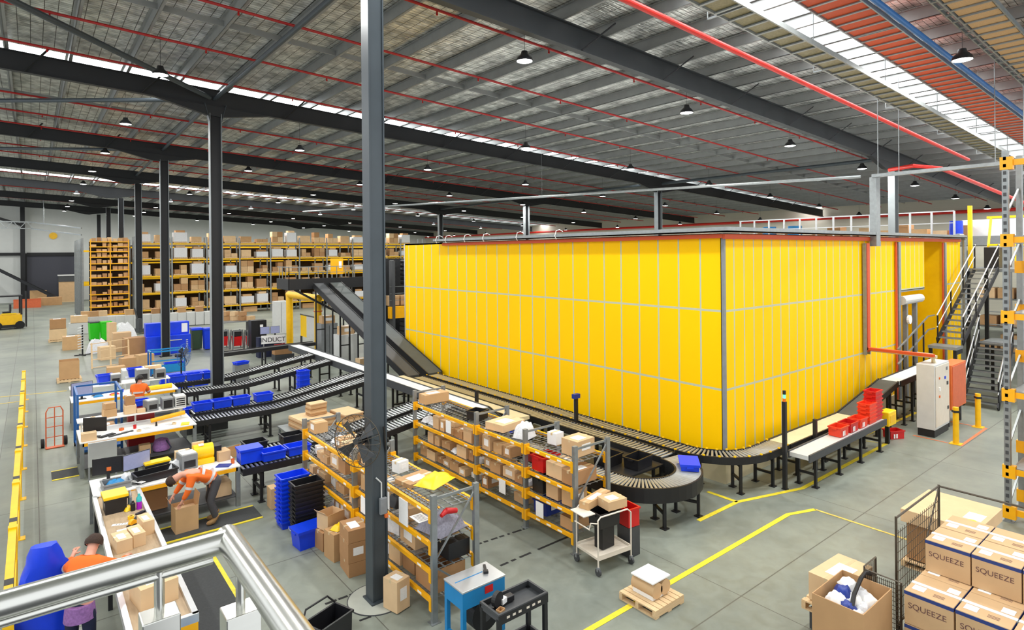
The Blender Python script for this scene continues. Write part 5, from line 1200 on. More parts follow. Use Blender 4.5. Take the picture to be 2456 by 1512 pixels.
for k in range(7): MB().bx(16.6, 17.4, 30.6, 31.2, .1+k*.27, .3+k*.27).build('dark_tray', M_['dark_grey'], sp_)
MB().bx(15.4, 18.6, 31.8, 31.9, 0, 5.3).build('dark_back', M_['steel_black'], sp_)
for k in range(4): carton('brown carton on the dark equipment tower, %s' % ORD[k], (15.9+k*.75, 30.75, 2.67), (.65, .5, .55), 0, sheet=k % 2 == 0)
# far corner
for k, (u, v, d) in enumerate([(92, 727, (1.6, 1.2, 1.5)), (120, 732, (2.2, 1.2, .9)), (190, 735, (.5, .7, 1.0))]): cart('brown carton before the dark roller shutter, %s' % ['left', 'low wide', 'right'][k], u, v, d, m=CARD[k], sheet=False)
x, y = W(163, 724); t = thing('wrapped_stack', 'tall wrapped stack before the dark roller shutter', 'load', (x, y, 0)); MB().bx(-.9, .9, -.7, .7, .1, 2.5).build('carton_stack', CARD[4], t); MB().bx(-.95, .95, -.75, .75, 2.5, 3.2).build('grey_cover', M_['dark_grey'], t); MB().bx(-1, 1, -.8, .8, 3.2, 3.35).build('top_lid', M_['light_grey'], t); MB().bx(-.9, .9, -.7, .7, 0, .1).build('pallet_base', M_['wood'], t)
x, y = W(66, 738); t = thing('orange_cage', 'low orange stillage with cartons at far left', 'stillage', (x, y, 0)); MB().tub(2.4, 1.6, .9, taper=.98).build('tub', M_['orange_paint'], t); MB().bx(-.8, .8, -.5, .5, .1, .75).build('carton', CARD[0], t)
# wall columns at far left and high tray
for k, (x, yy) in enumerate([(-.2, 94.2)]): tag(MB().bx(x-.9, x-.45, yy-.2, yy+.2, 0, 12.3).build('steel_column', M_['steel_black']), 'black steel column beside the dark roller shutter', 'column')
tag(MB().bar((-8, 94.3, 12), (-1, 94.3, 9.5), .3).build('wall_brace', M_['steel_black']), 'black diagonal wall brace above at far left', 'brace'); tag(MB().bar((-6, 94.3, 6), (2.6, 90.3, .4), .3).build('wall_brace', M_['steel_black']), 'black diagonal brace low on the far left wall', 'brace')
ht_ = thing('overhead_truss', 'light grey overhead cable truss at the far left', 'truss', (0, 0, 0)); mb = MB()
pa = [(-12, 82.3, 9.4), (0, 82.3, 9.3), (4, 76, 8.5)]
for dz in (0, -.7):
    for i in range(2): mb.bar((pa[i][0], pa[i][1], pa[i][2]+dz), (pa[i+1][0], pa[i+1][1], pa[i+1][2]+dz), .12)
for k in range(22): x = -12+k*.55; mb.bar((x, 82.3, 9.35 if k % 2 else 8.65), (x+.55, 82.3, 8.65 if k % 2 else 9.35), .07)
mb.build('truss_bars', M_['galv'], ht_); MB().cyl((-4, 82.3, 9.3), (-4, 82.3, 12.5), .04, n=6).build('hanger_rod', M_['galv'], ht_); MB().cyl((1, 80.7, 9.1), (1, 80.7, 12.3), .04, n=6).build('hanger_rod', M_['galv'], ht_)
# forklift
x, y = W(22, 789); fk = thing('forklift', 'yellow and black forklift truck at the left edge of the picture', 'forklift', (x, y, 0), .1)
MB().bx(-1.0, .75, -.6, .6, .25, 1.15).build('counterweight', M_['rack_yellow'], fk, bevel=.08)
MB().bx(-1.05, .9, -.62, .62, .12, .35).build('chassis', M_['black'], fk)
mb = MB()
for sx in (-.9, .7):
    for sy in (-.55, .55): mb.bx(sx-.06, sx+.06, sy-.06, sy+.06, 1.1, 2.5)
mb.bx(-.98, .78, -.62, .62, 2.5, 2.6); mb.build('overhead_guard', M_['black'], fk)
MB().bx(-1.5, -1.38, -.5, .5, .1, 3.0).bx(.95, 1.05, -.45, -.3, .1, 2.9).build('mast', M_['black'], fk)
for sx in (-.75, .6):
    for sy in (-.62, .62): MB().cyl((sx, sy-.1, .3), (sx, sy+.1, .3), .3, n=20).build('wheel', M_['rubber'], fk)
MB().bx(-.4, .1, -.3, .3, 1.15, 1.35).bx(-.0, .12, -.3, .3, 1.35, 1.9).build('seat', M_['black_plastic'], fk)
MB().bx(-.5, .4, -.63, -.6, 1.15, 1.25).build('yellow_stripe', M_['yellow'], fk)

# small clutter on the benches
rq = random.Random(21)
def bit(kind, label, x, y, z, rz):
    if kind == 'cup':
        o = MB().lathe([(0, 0), (.035, 0), (.042, .1), (.038, .1), (.032, .01)], n=14).build('paper_cup', M_[rq.choice(['white', 'red', 'orange', 'blue'])], smooth=True); c = 'cup'
    elif kind == 'tape':
        o = roll(label, (x, y, z), rq.choice(['tape_clear', 'rack_yellow', 'tape_clear']), .055, .05); o.rotation_euler = (0, 0, rz); return
    elif kind == 'pad':
        o = MB().bx(-.1, .1, -.14, .14, 0, .02).build('note_pad', M_[rq.choice(['paper', 'blue_dark', 'yellow_tape'])]); c = 'pad'
    elif kind == 'keyboard':
        o = MB().bx(-.2, .2, -.07, .07, 0, .025).build('keyboard', M_['black_plastic'], bevel=.004); kk = MB()
        for i in range(12):
            for j in range(4): kk.bx(-.185+i*.031, -.16+i*.031, -.058+j*.03, -.034+j*.03, .0255, .03)
        kk.build('keys', M_['dark_grey'], o)['kind'] = 'stuff'; c = 'keyboard'
    else:
        o = MB().bx(-.025, .025, -.08, .02, 0, .03).bx(-.02, .02, .02, .07, 0, .09).build('hand_scanner', M_[rq.choice(['black_plastic', 'grey', 'orange'])], bevel=.004); c = 'scanner'
    o.location = (x, y, z); o.rotation_euler = (0, 0, rz); tag(o, label, c)
spots = [('keyboard', 'black keyboard before the lit monitor of the front bench', 1.75, 14.85, .9), ('cup', 'small cup at the far right of the front bench', 3.5, 14.5, .9), ('tape', 'tape roll near the worker on the front bench', 2.85, 14.45, .9), ('pad', 'pad at the right of the front bench', 3.3, 14.45, .9),
 ('keyboard', 'black keyboard on the middle bench left end', 1.5, 18.85, .9), ('cup', 'small cup in the middle of the middle bench', 2.15, 19.15, .9), ('tape', 'tape roll at right of the middle bench', 3.05, 18.9, .9), ('pad', 'pad near the right end of the middle bench', 3.3, 18.75, .9), ('scanner', 'hand scanner on the middle bench', 2.65, 19.1, .9), ('tape', 'tape roll under the wrap roll end of the middle bench', 2.2, 18.75, .9),
 ('keyboard', 'black keyboard on the rear bench', 1.7, 24.6, .9), ('cup', 'small cup on the rear bench', 2.4, 24.55, .9), ('pad', 'pad on the rear bench right', 2.85, 24.5, .9), ('tape', 'tape roll on the rear bench', 2.1, 24.15, .9), ('tape', 'tape roll on the rear bench back shelf', 1.5, 25.1, 1.152),
 ('tape', 'tape roll on the middle bench back shelf', 1.25, 19.7, 1.222), ('pad', 'pad at far left of the plywood bench', 1.2, 12.15, .87), ('scanner', 'hand scanner at the near end of the plywood bench', 1.45, 10.85, .87)]
for k, l_, x, y, z in spots: bit(k, l_, x, y, z, rq.uniform(-1, 1))
# ================================================================== control cabinet corner
xc, yc = W(2243, 1052)
yb_, _ = Wx(2198, 950, xc); xr_, _ = Wy(2277, 1000, yc)
cc = thing('control_cabinet', 'tall light grey control cabinet on a black plinth inside the orange floor line', 'cabinet', (0, 0, 0))
MB().bx(xc, xr_, yc, yb_, .22, 2.15).build('cabinet_body', M_['light_grey'], cc, bevel=.012)
MB().bx(xc+.02, xr_-.02, yc+.02, yb_-.02, 0, .22).build('plinth', M_['black'], cc)
MB().bx(xc+.05, xr_-.05, yc-.02, yc-.002, .3, 2.1).build('cabinet_door', M_['cream'], cc, bevel=.004)
for k, (dx, dz, m, s_) in enumerate([(.3, 1.35, 'white', .1), (.3, 1.15, 'orange', .07), (.3, 1.7, 'orange', .06), (.8, 1.65, 'blue', .08), (.95, 1.9, 'grey', .1), (1.0, 1.45, 'dark_grey', .1), (1.05, .7, 'dark_grey', .09)]):
    MB().bx(xc+dx, xc+dx+s_, yc-.04, yc-.02, dz, dz+s_).build('control_button' if k < 4 else 'door_latch', M_[m], cc)
oc = thing('orange_cabinet', 'orange steel cabinet directly behind the grey control cabinet', 'cabinet', (0, 0, 0))
MB().bx(xr_+.25, xr_+1.7, yc+.0, yc+.4, .55, 1.95).build('cabinet_body', M_['orange'], oc, bevel=.01); MB().bx(xr_+.35, xr_+.45, yc+.1, yc+.3, 0, .55).bx(xr_+1.5, xr_+1.6, yc+.1, yc+.3, 0, .55).build('leg', M_['dark_grey'], oc)
MB().bx(xr_+.32, xr_+1.62, yc-.012, yc, .6, 1.9).build('cabinet_door', M_['orange_paint'], oc)
tag(MB().tube([(21.2, 6.6, 2.38), (21.2, 6.2, 2.38), (21.3, 6.2, 2.16)], .06, 8).build('cable_duct', M_['beige']), 'beige cable duct dropping onto the control cabinet', 'cable tray')
for k, (u, v) in enumerate([(2293, 1065), (2346, 1025)]):
    x, y = W(u, v); b = thing('bollard', 'yellow steel bollard with black mark, %s of the two by the control cabinet' % ['nearer', 'farther'][k], 'bollard', (x, y, 0))
    MB().cyl((0, 0, .01), (0, 0, 1.05), .075, n=20).build('bollard_tube', M_['rack_yellow'], b, smooth=True); MB().bx(-.14, .14, -.14, .14, 0, .015).build('base_plate', M_['rack_yellow'], b); MB().box((0, 0, .93), (.155, .155, .06), .7).build('black_mark', M_['black'], b)
# red crates
def rcr(label, x, y, z, rz=0, m='crate_orange'):
    t = tote(m, .5, .34, .24, label, (x, y, z), rz); MB().box((-.12, -.172, .09), (.05, .006, .12)).box((-.04, -.172, .09), (.05, .006, .12)).build('white_print', M_['paper'], t); return t
rcr('orange-red crate at the near end of the takeaway belt', 16.15, 6.8, CZ+.02); rcr('second red crate on the takeaway belt', 16.75, 6.8, CZ+.02, 0, 'red'); rcr('third red crate on the takeaway belt', 17.35, 6.8, CZ+.02)
for k in range(5): tote('crate_orange', .5, .34, .12, 'orange-red crate in the lower nested stack on the takeaway belt, %s from belt' % ORD[k], (17.95, 6.8, CZ+.02+k*.105), 0, 'nested orange-red crates')
for k in range(7): tote('red', .5, .34, .12, 'red crate in the taller nested stack at the belt end, %s from belt' % ORD[k], (18.42, 6.82, CZ+.02+k*.115), 0, 'nested red crates')
rcr('red crate lying on the floor before the control cabinet', *W(2143, 1050), 0, -.5, 'red')
mt = thing('drive_motor', 'yellow drive motor box below the inclined belt conveyor', 'motor', (*W(2128, 985, .95), .55), 0)
MB().bx(-.28, .28, -.14, .14, 0, .4).build('motor_box', M_['yellow'], mt, bevel=.02); MB().bx(-.2, .2, -.15, -.14, .1, .3).build('terminal_panel', M_['rack_yellow'], mt); MB().bx(-.05, .05, -.05, .05, -.55, 0).build('bracket', M_['black'], mt)
# ================================================================== stairs
def flight(label, x0, x1, y0, y1, z0, z1, n, rails=True):
    t = thing('steel_stair', label, 'stairs', (0, 0, 0)); dx = (x1-x0)/n; dz = (z1-z0)/n
    for y in (y0, y1): MB().bar((x0-.1, y, z0+.05), (x1, y, z1-.02), .04, .22).build('stringer', M_['steel_black'], t)
    for k in range(n):
        x = x0+k*dx; z = z0+(k+1)*dz; st = MB().bx(x, x+.26, y0+.03, y1-.03, z-.04, z).build('tread', M_['dark_grey'], t); MB().bx(x-.012, x, y0+.03, y1-.03, z-.045, z+.003).build('nosing', M_['galv'], st)
    if rails:
        for y in (y0, y1):
            for h, r in ((1.0, .024), (.55, .018)):
                MB().tube([(x0-.1, y, z0+h), (x1+.1, y, z1+h)], r, 8).build('handrail', M_['aluminium'], t)
            for k in (0, .33, .66, 1): x = x0+(x1-x0)*k; zz = z0+(z1-z0)*k; MB().bx(x-.03, x+.03, y-.02, y+.02, zz, zz+1).build('baluster', M_['steel_black'], t)
    return t
flight('lower flight of the steel stair at the right', 25.95, 27.9, 5.65, 6.65, 0, 2.1, 11)
flight('upper flight of the steel stair at the right', 26.6, 31.35, 6.8, 7.6, 2.1, 4.75, 14)
wk = thing('walkway', 'grey steel walkway with rails crossing before the enclosure recess', 'walkway', (0, 0, 0))
MB().bx(25.7, 26.45, 6.78, 7.66, 1.96, 2.06).bx(28.05, 29.6, 4.8, 6.66, 1.96, 2.06).build('deck', M_['galv'], wk)
for (x, y) in [(25.8, 7.6), (25.8, 6.85), (29.5, 4.9), (29.5, 6.6), (28.15, 4.9)]: MB().bx(x-.05, x+.05, y-.05, y+.05, 0, 2.0).build('leg', M_['steel_black'], wk)
MB().bar((25.7, 6.8, 1.88), (26.4, 6.8, 1.88), .04, .16).build('edge_beam', M_['steel_black'], wk)
mb = MB()
for h in (.5, 1.0): mb.bar((22.9, 7.7, 1.2+h), (25.9, 7.7, 2.1+h), .04).bar((25.9, 7.7, 2.1+h), (26.6, 7.7, 2.1+h), .04).bar((28.0, 4.85, 2.1+h), (29.6, 4.85, 2.1+h), .04).bar((29.55, 4.85, 2.1+h), (29.55, 6.7, 2.1+h), .04)
mb.build('guard_rail', M_['galv'], wk)
for x in (23.4, 24.4, 25.4): MB().bx(x-.03, x+.03, 7.68, 7.72, 0, 2.3+(x-23.4)*.3).build('rail_post', M_['steel_black'], wk)
up = thing('upper_platform', 'steel platform with yellow gate at the top of the stairs', 'platform', (0, 0, 0))
MB().bx(31.5, 34.6, 5.0, 8.0, 4.62, 4.74).build('deck', M_['galv'], up)
for (x, y) in [(31.6, 5.1), (34.4, 5.1), (31.6, 7.9), (34.4, 7.9)]: MB().bx(x-.07, x+.07, y-.07, y+.07, 0, 4.62).build('leg', M_['steel_black'], up)
yg = thing('yellow_gate', 'yellow tubular pallet gate on the stair-top platform', 'gate', (0, 0, 0))
for y in (5.3, 7.6):
    MB().tube([(33.6, y, 4.77), (33.4, y, 5.7), (33.9, y, 7.0)], .05, 8).build('gate_post', M_['rack_yellow'], yg)
MB().bar((33.9, 5.2, 7.0), (33.9, 7.75, 7.0), .1).bar((33.4, 5.3, 5.75), (33.4, 7.6, 5.75), .08).build('gate_bar', M_['yellow'], yg)
MB().bx(33.5, 33.6, 7.0, 7.3, 4.75, 5.6).bx(33.5, 33.6, 6.4, 6.7, 4.75, 5.6).build('gate_leg', M_['yellow'], yg)
tag(MB().bx(31.6, 31.75, 7.76, 7.9, 4.745, 7.45).build('yellow_post', M_['yellow']), 'slim pale yellow post right of the yellow enclosure', 'post')
tag(MB().bx(-.35, .35, -.25, .25, 0, .9).build('black_speaker', M_['black_plastic'], bevel=.02), 'black box at the stair-top platform', 'box').location = (32.4, 7.2, 4.75)
# mezzanine behind
mz = thing('mezzanine', 'storage mezzanine floor behind the yellow enclosure at the right', 'mezzanine', (0, 0, 0))
MB().bx(36, 52, 1, 21.5, 5.75, 6.2).build('deck', M_['grey'], mz)
for x in (36.3, 44, 51.5):
    for y in (1.3, 7.5, 14, 21): MB().bx(x-.12, x+.12, y-.12, y+.12, 0, 5.75).build('post', M_['grey'], mz)
mb = MB().bar((36.2, 9.6, 7.5), (36.2, 21.3, 7.5), .06).bar((36.2, 9.6, 6.9), (36.2, 21.3, 6.9), .04)
mb.build('guard_rail', M_['aluminium'], mz)
for k in range(13): MB().bx(36.16, 36.24, 9.6+k*.97-.04, 9.6+k*.97+.04, 6.2, 7.5).build('rail_post', M_['aluminium'], mz)
q5 = random.Random(9)
for k in range(13):
    y = 9.9+k*.9; put(q5.choice(cp), (38.5, y, 6.21), (.9, .75, q5.uniform(.3, .8)), 'carton on the mezzanine behind the white guard rail', 'box', 'cartons on the mezzanine')
for k, (u, lb_) in enumerate([(1882, 'left'), (1906, 'middle')]):
    x, z_ = 38.3, 0; yv, _ = Wx(u, 545, 38.3); t = tag(MB().lathe([(0, 0), (.4, 0), (.42, .4), (.4, .9), (0, .9)], n=18).build('blue_drum', M_['blue_cyan'], smooth=True), 'blue drum seen over the yellow enclosure, %s one' % lb_, 'drum'); t.location = (37.3, yv+(.5-k)*1.0, 6.21)
yv, _ = Wx(2305, 560, 37); t = tag(MB().lathe([(0, 0), (.4, 0), (.42, .4), (.4, .9), (0, .9)], n=18).build('blue_drum', M_['blue'], smooth=True), 'blue drum beside the pale yellow post at right', 'drum'); t.location = (37, yv+.2, 6.21); t.scale = (.7, .7, .9)
t = tag(MB().bx(-.8, .8, -1.3, 1.3, 0, .9).build('white_machine', M_['white'], bevel=.05), 'white machine casing on the mezzanine above the stairs', 'machine'); t.location = (39.6, Wx(2388, 555, 39.6)[0], 6.21)
for k in range(1, 8):
    put(q5.choice(cp), (37.2, 3.4+k*.72, 6.21 if k < 2 else 3.16), (.8, .6, .5), 'carton stored %s the stair' % ('above' if k < 2 else 'behind'), 'box', 'cartons behind the stair')
ud = thing('shelf_unit', 'grey storage shelving with cartons behind the stairs', 'shelving', (0, 0, 0))
for z_ in (.6, 1.8, 3.15, 4.5): MB().bx(36.6, 37.8, 1.5, 9.2, z_-.06, z_).build('shelf', M_['galv'], ud)
for y in (1.5, 4, 6.6, 9.2): MB().bx(36.6, 36.7, y-.04, y+.04, 0, 5.5).build('post', M_['galv'], ud)
for k in range(18): put(q5.choice(cp), (37.2, 2.0+(k % 9)*.8, .61 if k < 9 else 1.81), (.8, .65, q5.uniform(.4, .8)), 'carton on the shelving behind the stairs', 'box', 'cartons behind the stairs')
# ================================================================== right pallet rack
FZ = [.2, 1.03, 2.6, 4.2, 5.77, 7.35]; BZs = [.24, 1.3, 3.27, 4.26, 5.2]
rr = thing('pallet_racking', 'tall galvanised and orange pallet rack at the right edge of the picture', 'racking', (0, 0, 0))
for x in (15.62, 16.75):
    for y in (3.26, .3):
        mb = MB().bx(x-.06, x+.06, y-.05, y+.05, .01, 7.6).bx(x-.11, x+.11, y-.1, y+.1, 0, .012); mb.build('upright', M_['galv'], rr)
mb = MB()
for k in range(50): mb.bx(15.55, 15.559, 3.235, 3.285, .2+k*.147, .27+k*.147)
mb.build('slot_marks', M_['dark_grey'], rr)['kind'] = 'stuff'
for y in (3.26, .3):
    for k in range(6): MB().bar((15.65, y, .3+k*1.2), (16.72, y, .9+k*1.2), .035).build('frame_brace', M_['galv'], rr)
for x, zs in ((15.62, FZ), (16.75, BZs)):
    for z_ in zs:
        MB().bx(x-.03, x+.03, .3, 3.22, z_-.06, z_+.06).bx(x-.07, x+.07, 3.13, 3.34, z_-.14, z_+.12).build('beam', M_['rack_orange'], rr)
for k, (z_) in enumerate(FZ[1:5]):
    MB().bx(15.6, 16.8, .35, 3.2, z_+.06, z_+.075).build('deck', M_['galv'], rr)
    pl = palp.copy(); COL.objects.link(pl); pl.location = (16.1, 2.45, z_+.08); pl.scale = (.93, 1, 1); tag(pl, 'wooden pallet in the right-hand rack, %s level' % lw[k], 'pallet', 'pallets in the right rack')
    for j in range(3): carton('brown carton in the right-hand rack, %s level, %s layer' % (lw[k], ['lower', 'middle', 'upper'][j]), (16.12, 2.5, z_+.22+j*.3), (.9, .8, .29), 0, m=CARD[(k+j) % 5], sheet=False)
mb = MB()
for k in range(12): mb.bar((16.9, .3+k*.25, .1), (16.9, .3+k*.25, 7.4), .012)
for k in range(30): mb.bar((16.9, .3, .2+k*.24), (16.9, 3.2, .2+k*.24), .012)
mb.build('back_mesh', M_['galv'], rr)['kind'] = 'stuff'
# ================================================================== squeeze cartons, cage, open carton
def text(s, parent, loc, rot, size, m, name='printed_text'):
    c = bpy.data.curves.new(name, 'FONT'); c.body = s; c.size = size; c.extrude = .0006; c.materials.append(M_[m]); o = bpy.data.objects.new(name, c); COL.objects.link(o); o.parent = parent; o.location = loc; o.rotation_euler = rot; return o
def squeeze(label, loc, d=(.5, .36, .42), rz=0):
    L, Wd, H = d; t = thing('printed_carton', label, 'box', loc, rz, 'printed juice-style cartons by the cage')
    MB().bx(-L/2, L/2, -Wd/2, Wd/2, 0, H).build('box_body', CARD[4], t, bevel=.006)
    MB().bx(-L/2-.002, L/2+.002, -Wd/2-.002, Wd/2+.002, H-.055, H-.01).build('blue_band', M_['ink_blue'], t)
    MB().bx(-.035, .035, -Wd/2-.004, Wd/2+.004, H-.08, H+.003).build('packing_tape', M_['tape_white'], t)
    MB().bx(.06, .2, -Wd*.42, -Wd*.18, H+.001, H+.004).bx(-.2, -.06, Wd*.15, Wd*.4, H+.001, H+.004).build('label_sheet', M_['paper'], t)
    # left side (-x face) carries the big word
    text('SQUEEZE', t, (-L/2-.003, Wd*.42, H*.5), (PI/2, 0, -PI/2), Wd*.19, 'ink_brown'); text('SQUEEZE', t, (-L*.42, -Wd/2-.003, H*.5), (PI/2, 0, 0), L*.16, 'ink_brown')
    mb = MB()
    for k in range(4): mb.bx(-L*.4, -L*.12, -Wd/2-.003, -Wd/2-.001, H*.12+k*.03, H*.12+k*.03+.01)
    for k in range(3): mb.bx(-.2+k*.03, -.19+k*.03, -.14, -.02, H+.001, H+.002)
    mb.build('small_print', M_['ink_brown'], t)['kind'] = 'stuff'
    return t
pl = palp.copy(); COL.objects.link(pl); pl.location = (10.25, 2.15, .0); pl.scale = (2.1, 1.7, 1.25); tag(pl, 'wooden pallet under the printed cartons at lower right', 'pallet')
zz = .17
for r_, (z_, nm) in enumerate([(zz, 'bottom'), (zz+.445, 'middle')]):
    for i in range(4):
        for j in range(3):
            squeeze('blue-banded printed carton, %s layer, %s row from cage, %s from aisle' % (nm, ORD[j], ORD[i]), (9.36+i*.61, 2.72-j*.57, z_), (.6, .55, .44), 0)
for i in range(2):
    for j in range(3): squeeze('blue-banded printed carton, top layer, %s row from cage, %s from aisle' % (ORD[j], ORD[i]), (10.12+i*.61, 2.72-j*.535, zz+.89), (.59, .52, .44), 0)
cg = thing('wire_cage_trolley', 'dark wire cage trolley around the printed cartons', 'cage trolley', (0, 0, 0)); mb = MB(); fr = MB()
xa, xb, yy = 9.75, 11.6, 3.32
for x in (xa, xb): fr.tube([(x, yy, .1), (x, yy, 1.72)], .018, 6)
fr.tube([(xa, yy, 1.7), (xb, yy, 1.7)], .016, 6).tube([(xb, yy, 1.7), (xb, 1.6, 1.7)], .016, 6).tube([(xa, yy, .15), (xb, yy, .15)], .016, 6).tube([(xb, yy, 1.68), (xb-.6, yy-.0, 1.0)], .012, 6).build('cage_frame', M_['wire'], cg)
for k in range(22): x = xa+(xb-xa)*k/22; mb.bar((x, yy, .15), (x, yy, 1.5), .006)
for k in range(10): mb.bar((xa, yy, .2+k*.14), (xb, yy, .2+k*.14), .006)
mb.build('wire_mesh', M_['wire'], cg)['kind'] = 'stuff'
for x in (xa+.1, xb-.1): MB().cyl((x, yy-.02, .06), (x, yy+.02, .06), .06, n=12).build('wheel', M_['black'], cg)
fb = thing('flat_carton', 'large flat pink-beige carton with a white sheet behind the cage', 'box', (12.6, 3.5, 0), -.02)
MB().bx(-.62, .75, -.62, .5, .78, 1.0).build('box_lid', CARD[2], fb, bevel=.004); MB().bx(-.55, .68, -.55, .43, .14, .78).build('box_body', CARD[3], fb); MB().bx(-.2, .15, -.55, -.3, 1.001, 1.004).build('label_sheet', M_['paper'], fb); MB().cyl((-.25, -.45, 1.004), (-.25, -.45, 1.007), .06, n=16).build('yellow_sticker', M_['yellow_tape'], fb)
pl = palp.copy(); COL.objects.link(pl); pl.location = (12.65, 3.45, 0); pl.scale = (1.2, 1.1, .9); tag(pl, 'wooden pallet under the large flat carton', 'pallet')
(ax, ay), (bx_, by_), (cx_, cy_) = W(1948, 1425, 1.0), W(2010, 1368, 1.0), W(2075, 1475, 1.0)
ob = thing('open_carton', 'large open brown carton of papers and plastic at the bottom right', 'box', ((8.13+9.05)/2, 3.46, 0), 0)
L, Wd, H_ = .93, .64, 1.0; th = .012
MB().bx(-L/2, -L/2+th, -Wd/2, Wd/2, .01, H_).bx(L/2-th, L/2, -Wd/2, Wd/2, .01, H_).bx(-L/2+th, L/2-th, -Wd/2, -Wd/2+th, .01, H_).bx(-L/2+th, L/2-th, Wd/2-th, Wd/2, .01, H_).bx(-L/2, L/2, -Wd/2, Wd/2, 0, .01).build('box_body', CARD[1], ob)
MB().bx(-L/2-.002, -L/2, -.2, .05, .05, .4).build('packing_tape', M_['tape_clear'], ob)
for k in range(9):
    bag(['paper', 'white_wrap', 'paper', 'blue_dark'][k % 4], 'crumpled %s in the large open carton, %s' % (['white paper', 'plastic wrap', 'white sheet', 'blue packet'][k % 4], ORD[k % 8] if k < 8 else 'topmost'), (8.36+(k % 3)*.21, 3.33+(k//3)*.12, .77+.02*k), .5*k, 1, d=(.26, .22, .12), name='crumpled_paper')
tag(MB().bx(8.16, 9.02, 3.17, 3.75, .02, .76).build('waste_fill', M_['paper']), 'mass of white packing waste inside the large open carton', 'waste', None, 'stuff')
tag(MB().tube([(8.25, 3.35, .82), (8.55, 3.42, .98), (8.85, 3.45, 1.08), (9.02, 3.46, 1.1), (9.25, 3.45, 1.0)], .028, 8).build('black_hose', M_['black']), 'black flexible hose draped over the large open carton', 'hose')
carton('pale sealed carton with white sheet behind the large open carton', (9.35, 3.92, .45), (.9, .5, .4), -.05, m=CARD[2]); tag(pallet_mesh(MB(), 1.0, .7).build('wooden_pallet', M_['wood']), 'pallet stack under the pale sealed carton', 'pallet').location = (9.35, 3.92, .3)
tag(MB().bx(8.95, 9.8, 3.62, 4.2, 0, .3).build('low_crate', M_['dark_grey']), 'low dark crate under the pale carton at lower right', 'crate')
sc = thing('wire_basket', 'dark wire basket trolley right of the large open carton', 'basket', (0, 0, 0)); mb = MB()
for k in range(18): x = 9.15; y = 3.5-k*.025; mb.bar((x, y, .25), (x, y, 1.05), .006)
for k in range(14): mb.bar((9.15, 3.5, .25+k*.06), (9.15, 3.06, .25+k*.06), .006)
for k in range(12): mb.bar((9.15+k*.035, 3.52, .25), (9.15+k*.035, 3.52, 1.1), .006)
mb.build('wire_mesh', M_['wire'], sc)['kind'] = 'stuff'
MB().tube([(9.15, 3.52, 0.05), (9.15, 3.52, 1.12), (9.55, 3.52, 1.12), (9.55, 3.52, .05)], .014, 6).tube([(9.15, 3.06, .05), (9.15, 3.06, 1.08), (9.15, 3.52, 1.08)], .014, 6).build('basket_frame', M_['wire'], sc)
# ================================================================== pallet with wrapped boxes on the floor line
x, y = 7.7, 6.12
tag(pallet_mesh(MB(), .72, .72).build('wooden_pallet', M_['wood']), 'small wooden pallet standing on the yellow floor line', 'pallet').location = (x, y, 0)
for k in (0, 1):
    t = thing('wrapped_roll', 'white-wrapped round-ended package on the small pallet, %s one' % ['left', 'right'][k], 'package', (x+.02+k*.2-.1, y+.03, .135))
    MB().tube([(0, -.22, .13), (0, .22, .13)], .12, 20).build('card_core', CARD[4], t, smooth=True)
    MB().bx(-.1, .1, -.2, .2, 0, .13).build('lower_wrap', M_['white'], t)
tag(MB().box((0, 0, 0), (.44, .44, .02)).build('white_cover', M_['paper']), 'white cover sheet over the packages on the small pallet', 'sheet').location = (x+.02, y+.03, .41)
# ================================================================== cream trolley
tc = thing('tool_trolley', 'cream metal trolley on castors between the racks and the yellow floor line', 'trolley', (7.98, 7.42, 0), -.12)
MB().bx(-.36, .4, -.3, .3, .26, .3).bx(-.36, .4, -.31, -.29, .26, .34).bx(-.36, .4, .29, .31, .26, .34).bx(.39, .41, -.3, .3, .26, .34).build('lower_shelf', M_['cream'], tc)
for sy in (-.3, .3): MB().tube([(-.36, sy, .14), (-.36, sy, .95), (-.3, sy, 1.0), (.32, sy, 1.0), (.4, sy, .93), (.4, sy, .14)], .014, 8).build('side_frame', M_['cream'], tc)
MB().bx(-.56, -.3, -.16, .22, 1.0, 1.015).build('writing_flap', M_['cream'], tc)
MB().tube([(-.36, -.3, .9), (-.52, -.3, .95), (-.55, -.3, .85), (-.55, .1, .85)], .012, 8).build('push_handle', M_['cream'], tc)
for sx in (-.36, .4):
    for sy in (-.3, .3): cs = MB().cyl((sx-.02, sy, .065), (sx+.02, sy, .065), .065, n=14).build('castor', M_['dark_grey'], tc); MB().bx(sx-.025, sx+.025, sy-.02, sy+.02, .08, .15).build('fork', M_['grey'], cs)
carton('flat brown carton with hand holes on the cream trolley', (8.13, 7.33, 1.015), (.42, .34, .16), -.15, m=CARD[4])
carton('long brown carton laid across the cream trolley', (8.0, 7.62, 1.015), (.75, .2, .13), .2, m=CARD[0])
tote('black_plastic', .5, .36, .26, 'black tote hanging in the cream trolley', (8.0, 7.4, .71), -.12); tag(MB().bx(7.85, 8.15, 7.3, 7.5, .31, .7).build('trolley_insert', M_['black']), 'black insert box under the black tote in the trolley', 'box')
tote('red', .3, .34, .34, 'red bin hooked on the right side of the cream trolley', (8.6, 7.35, .55), -.12); tag(MB().bx(8.46, 8.74, 7.2, 7.5, .0, .54).build('bin_stand', M_['dark_grey']), 'dark stand under the red bin by the trolley', 'stand')
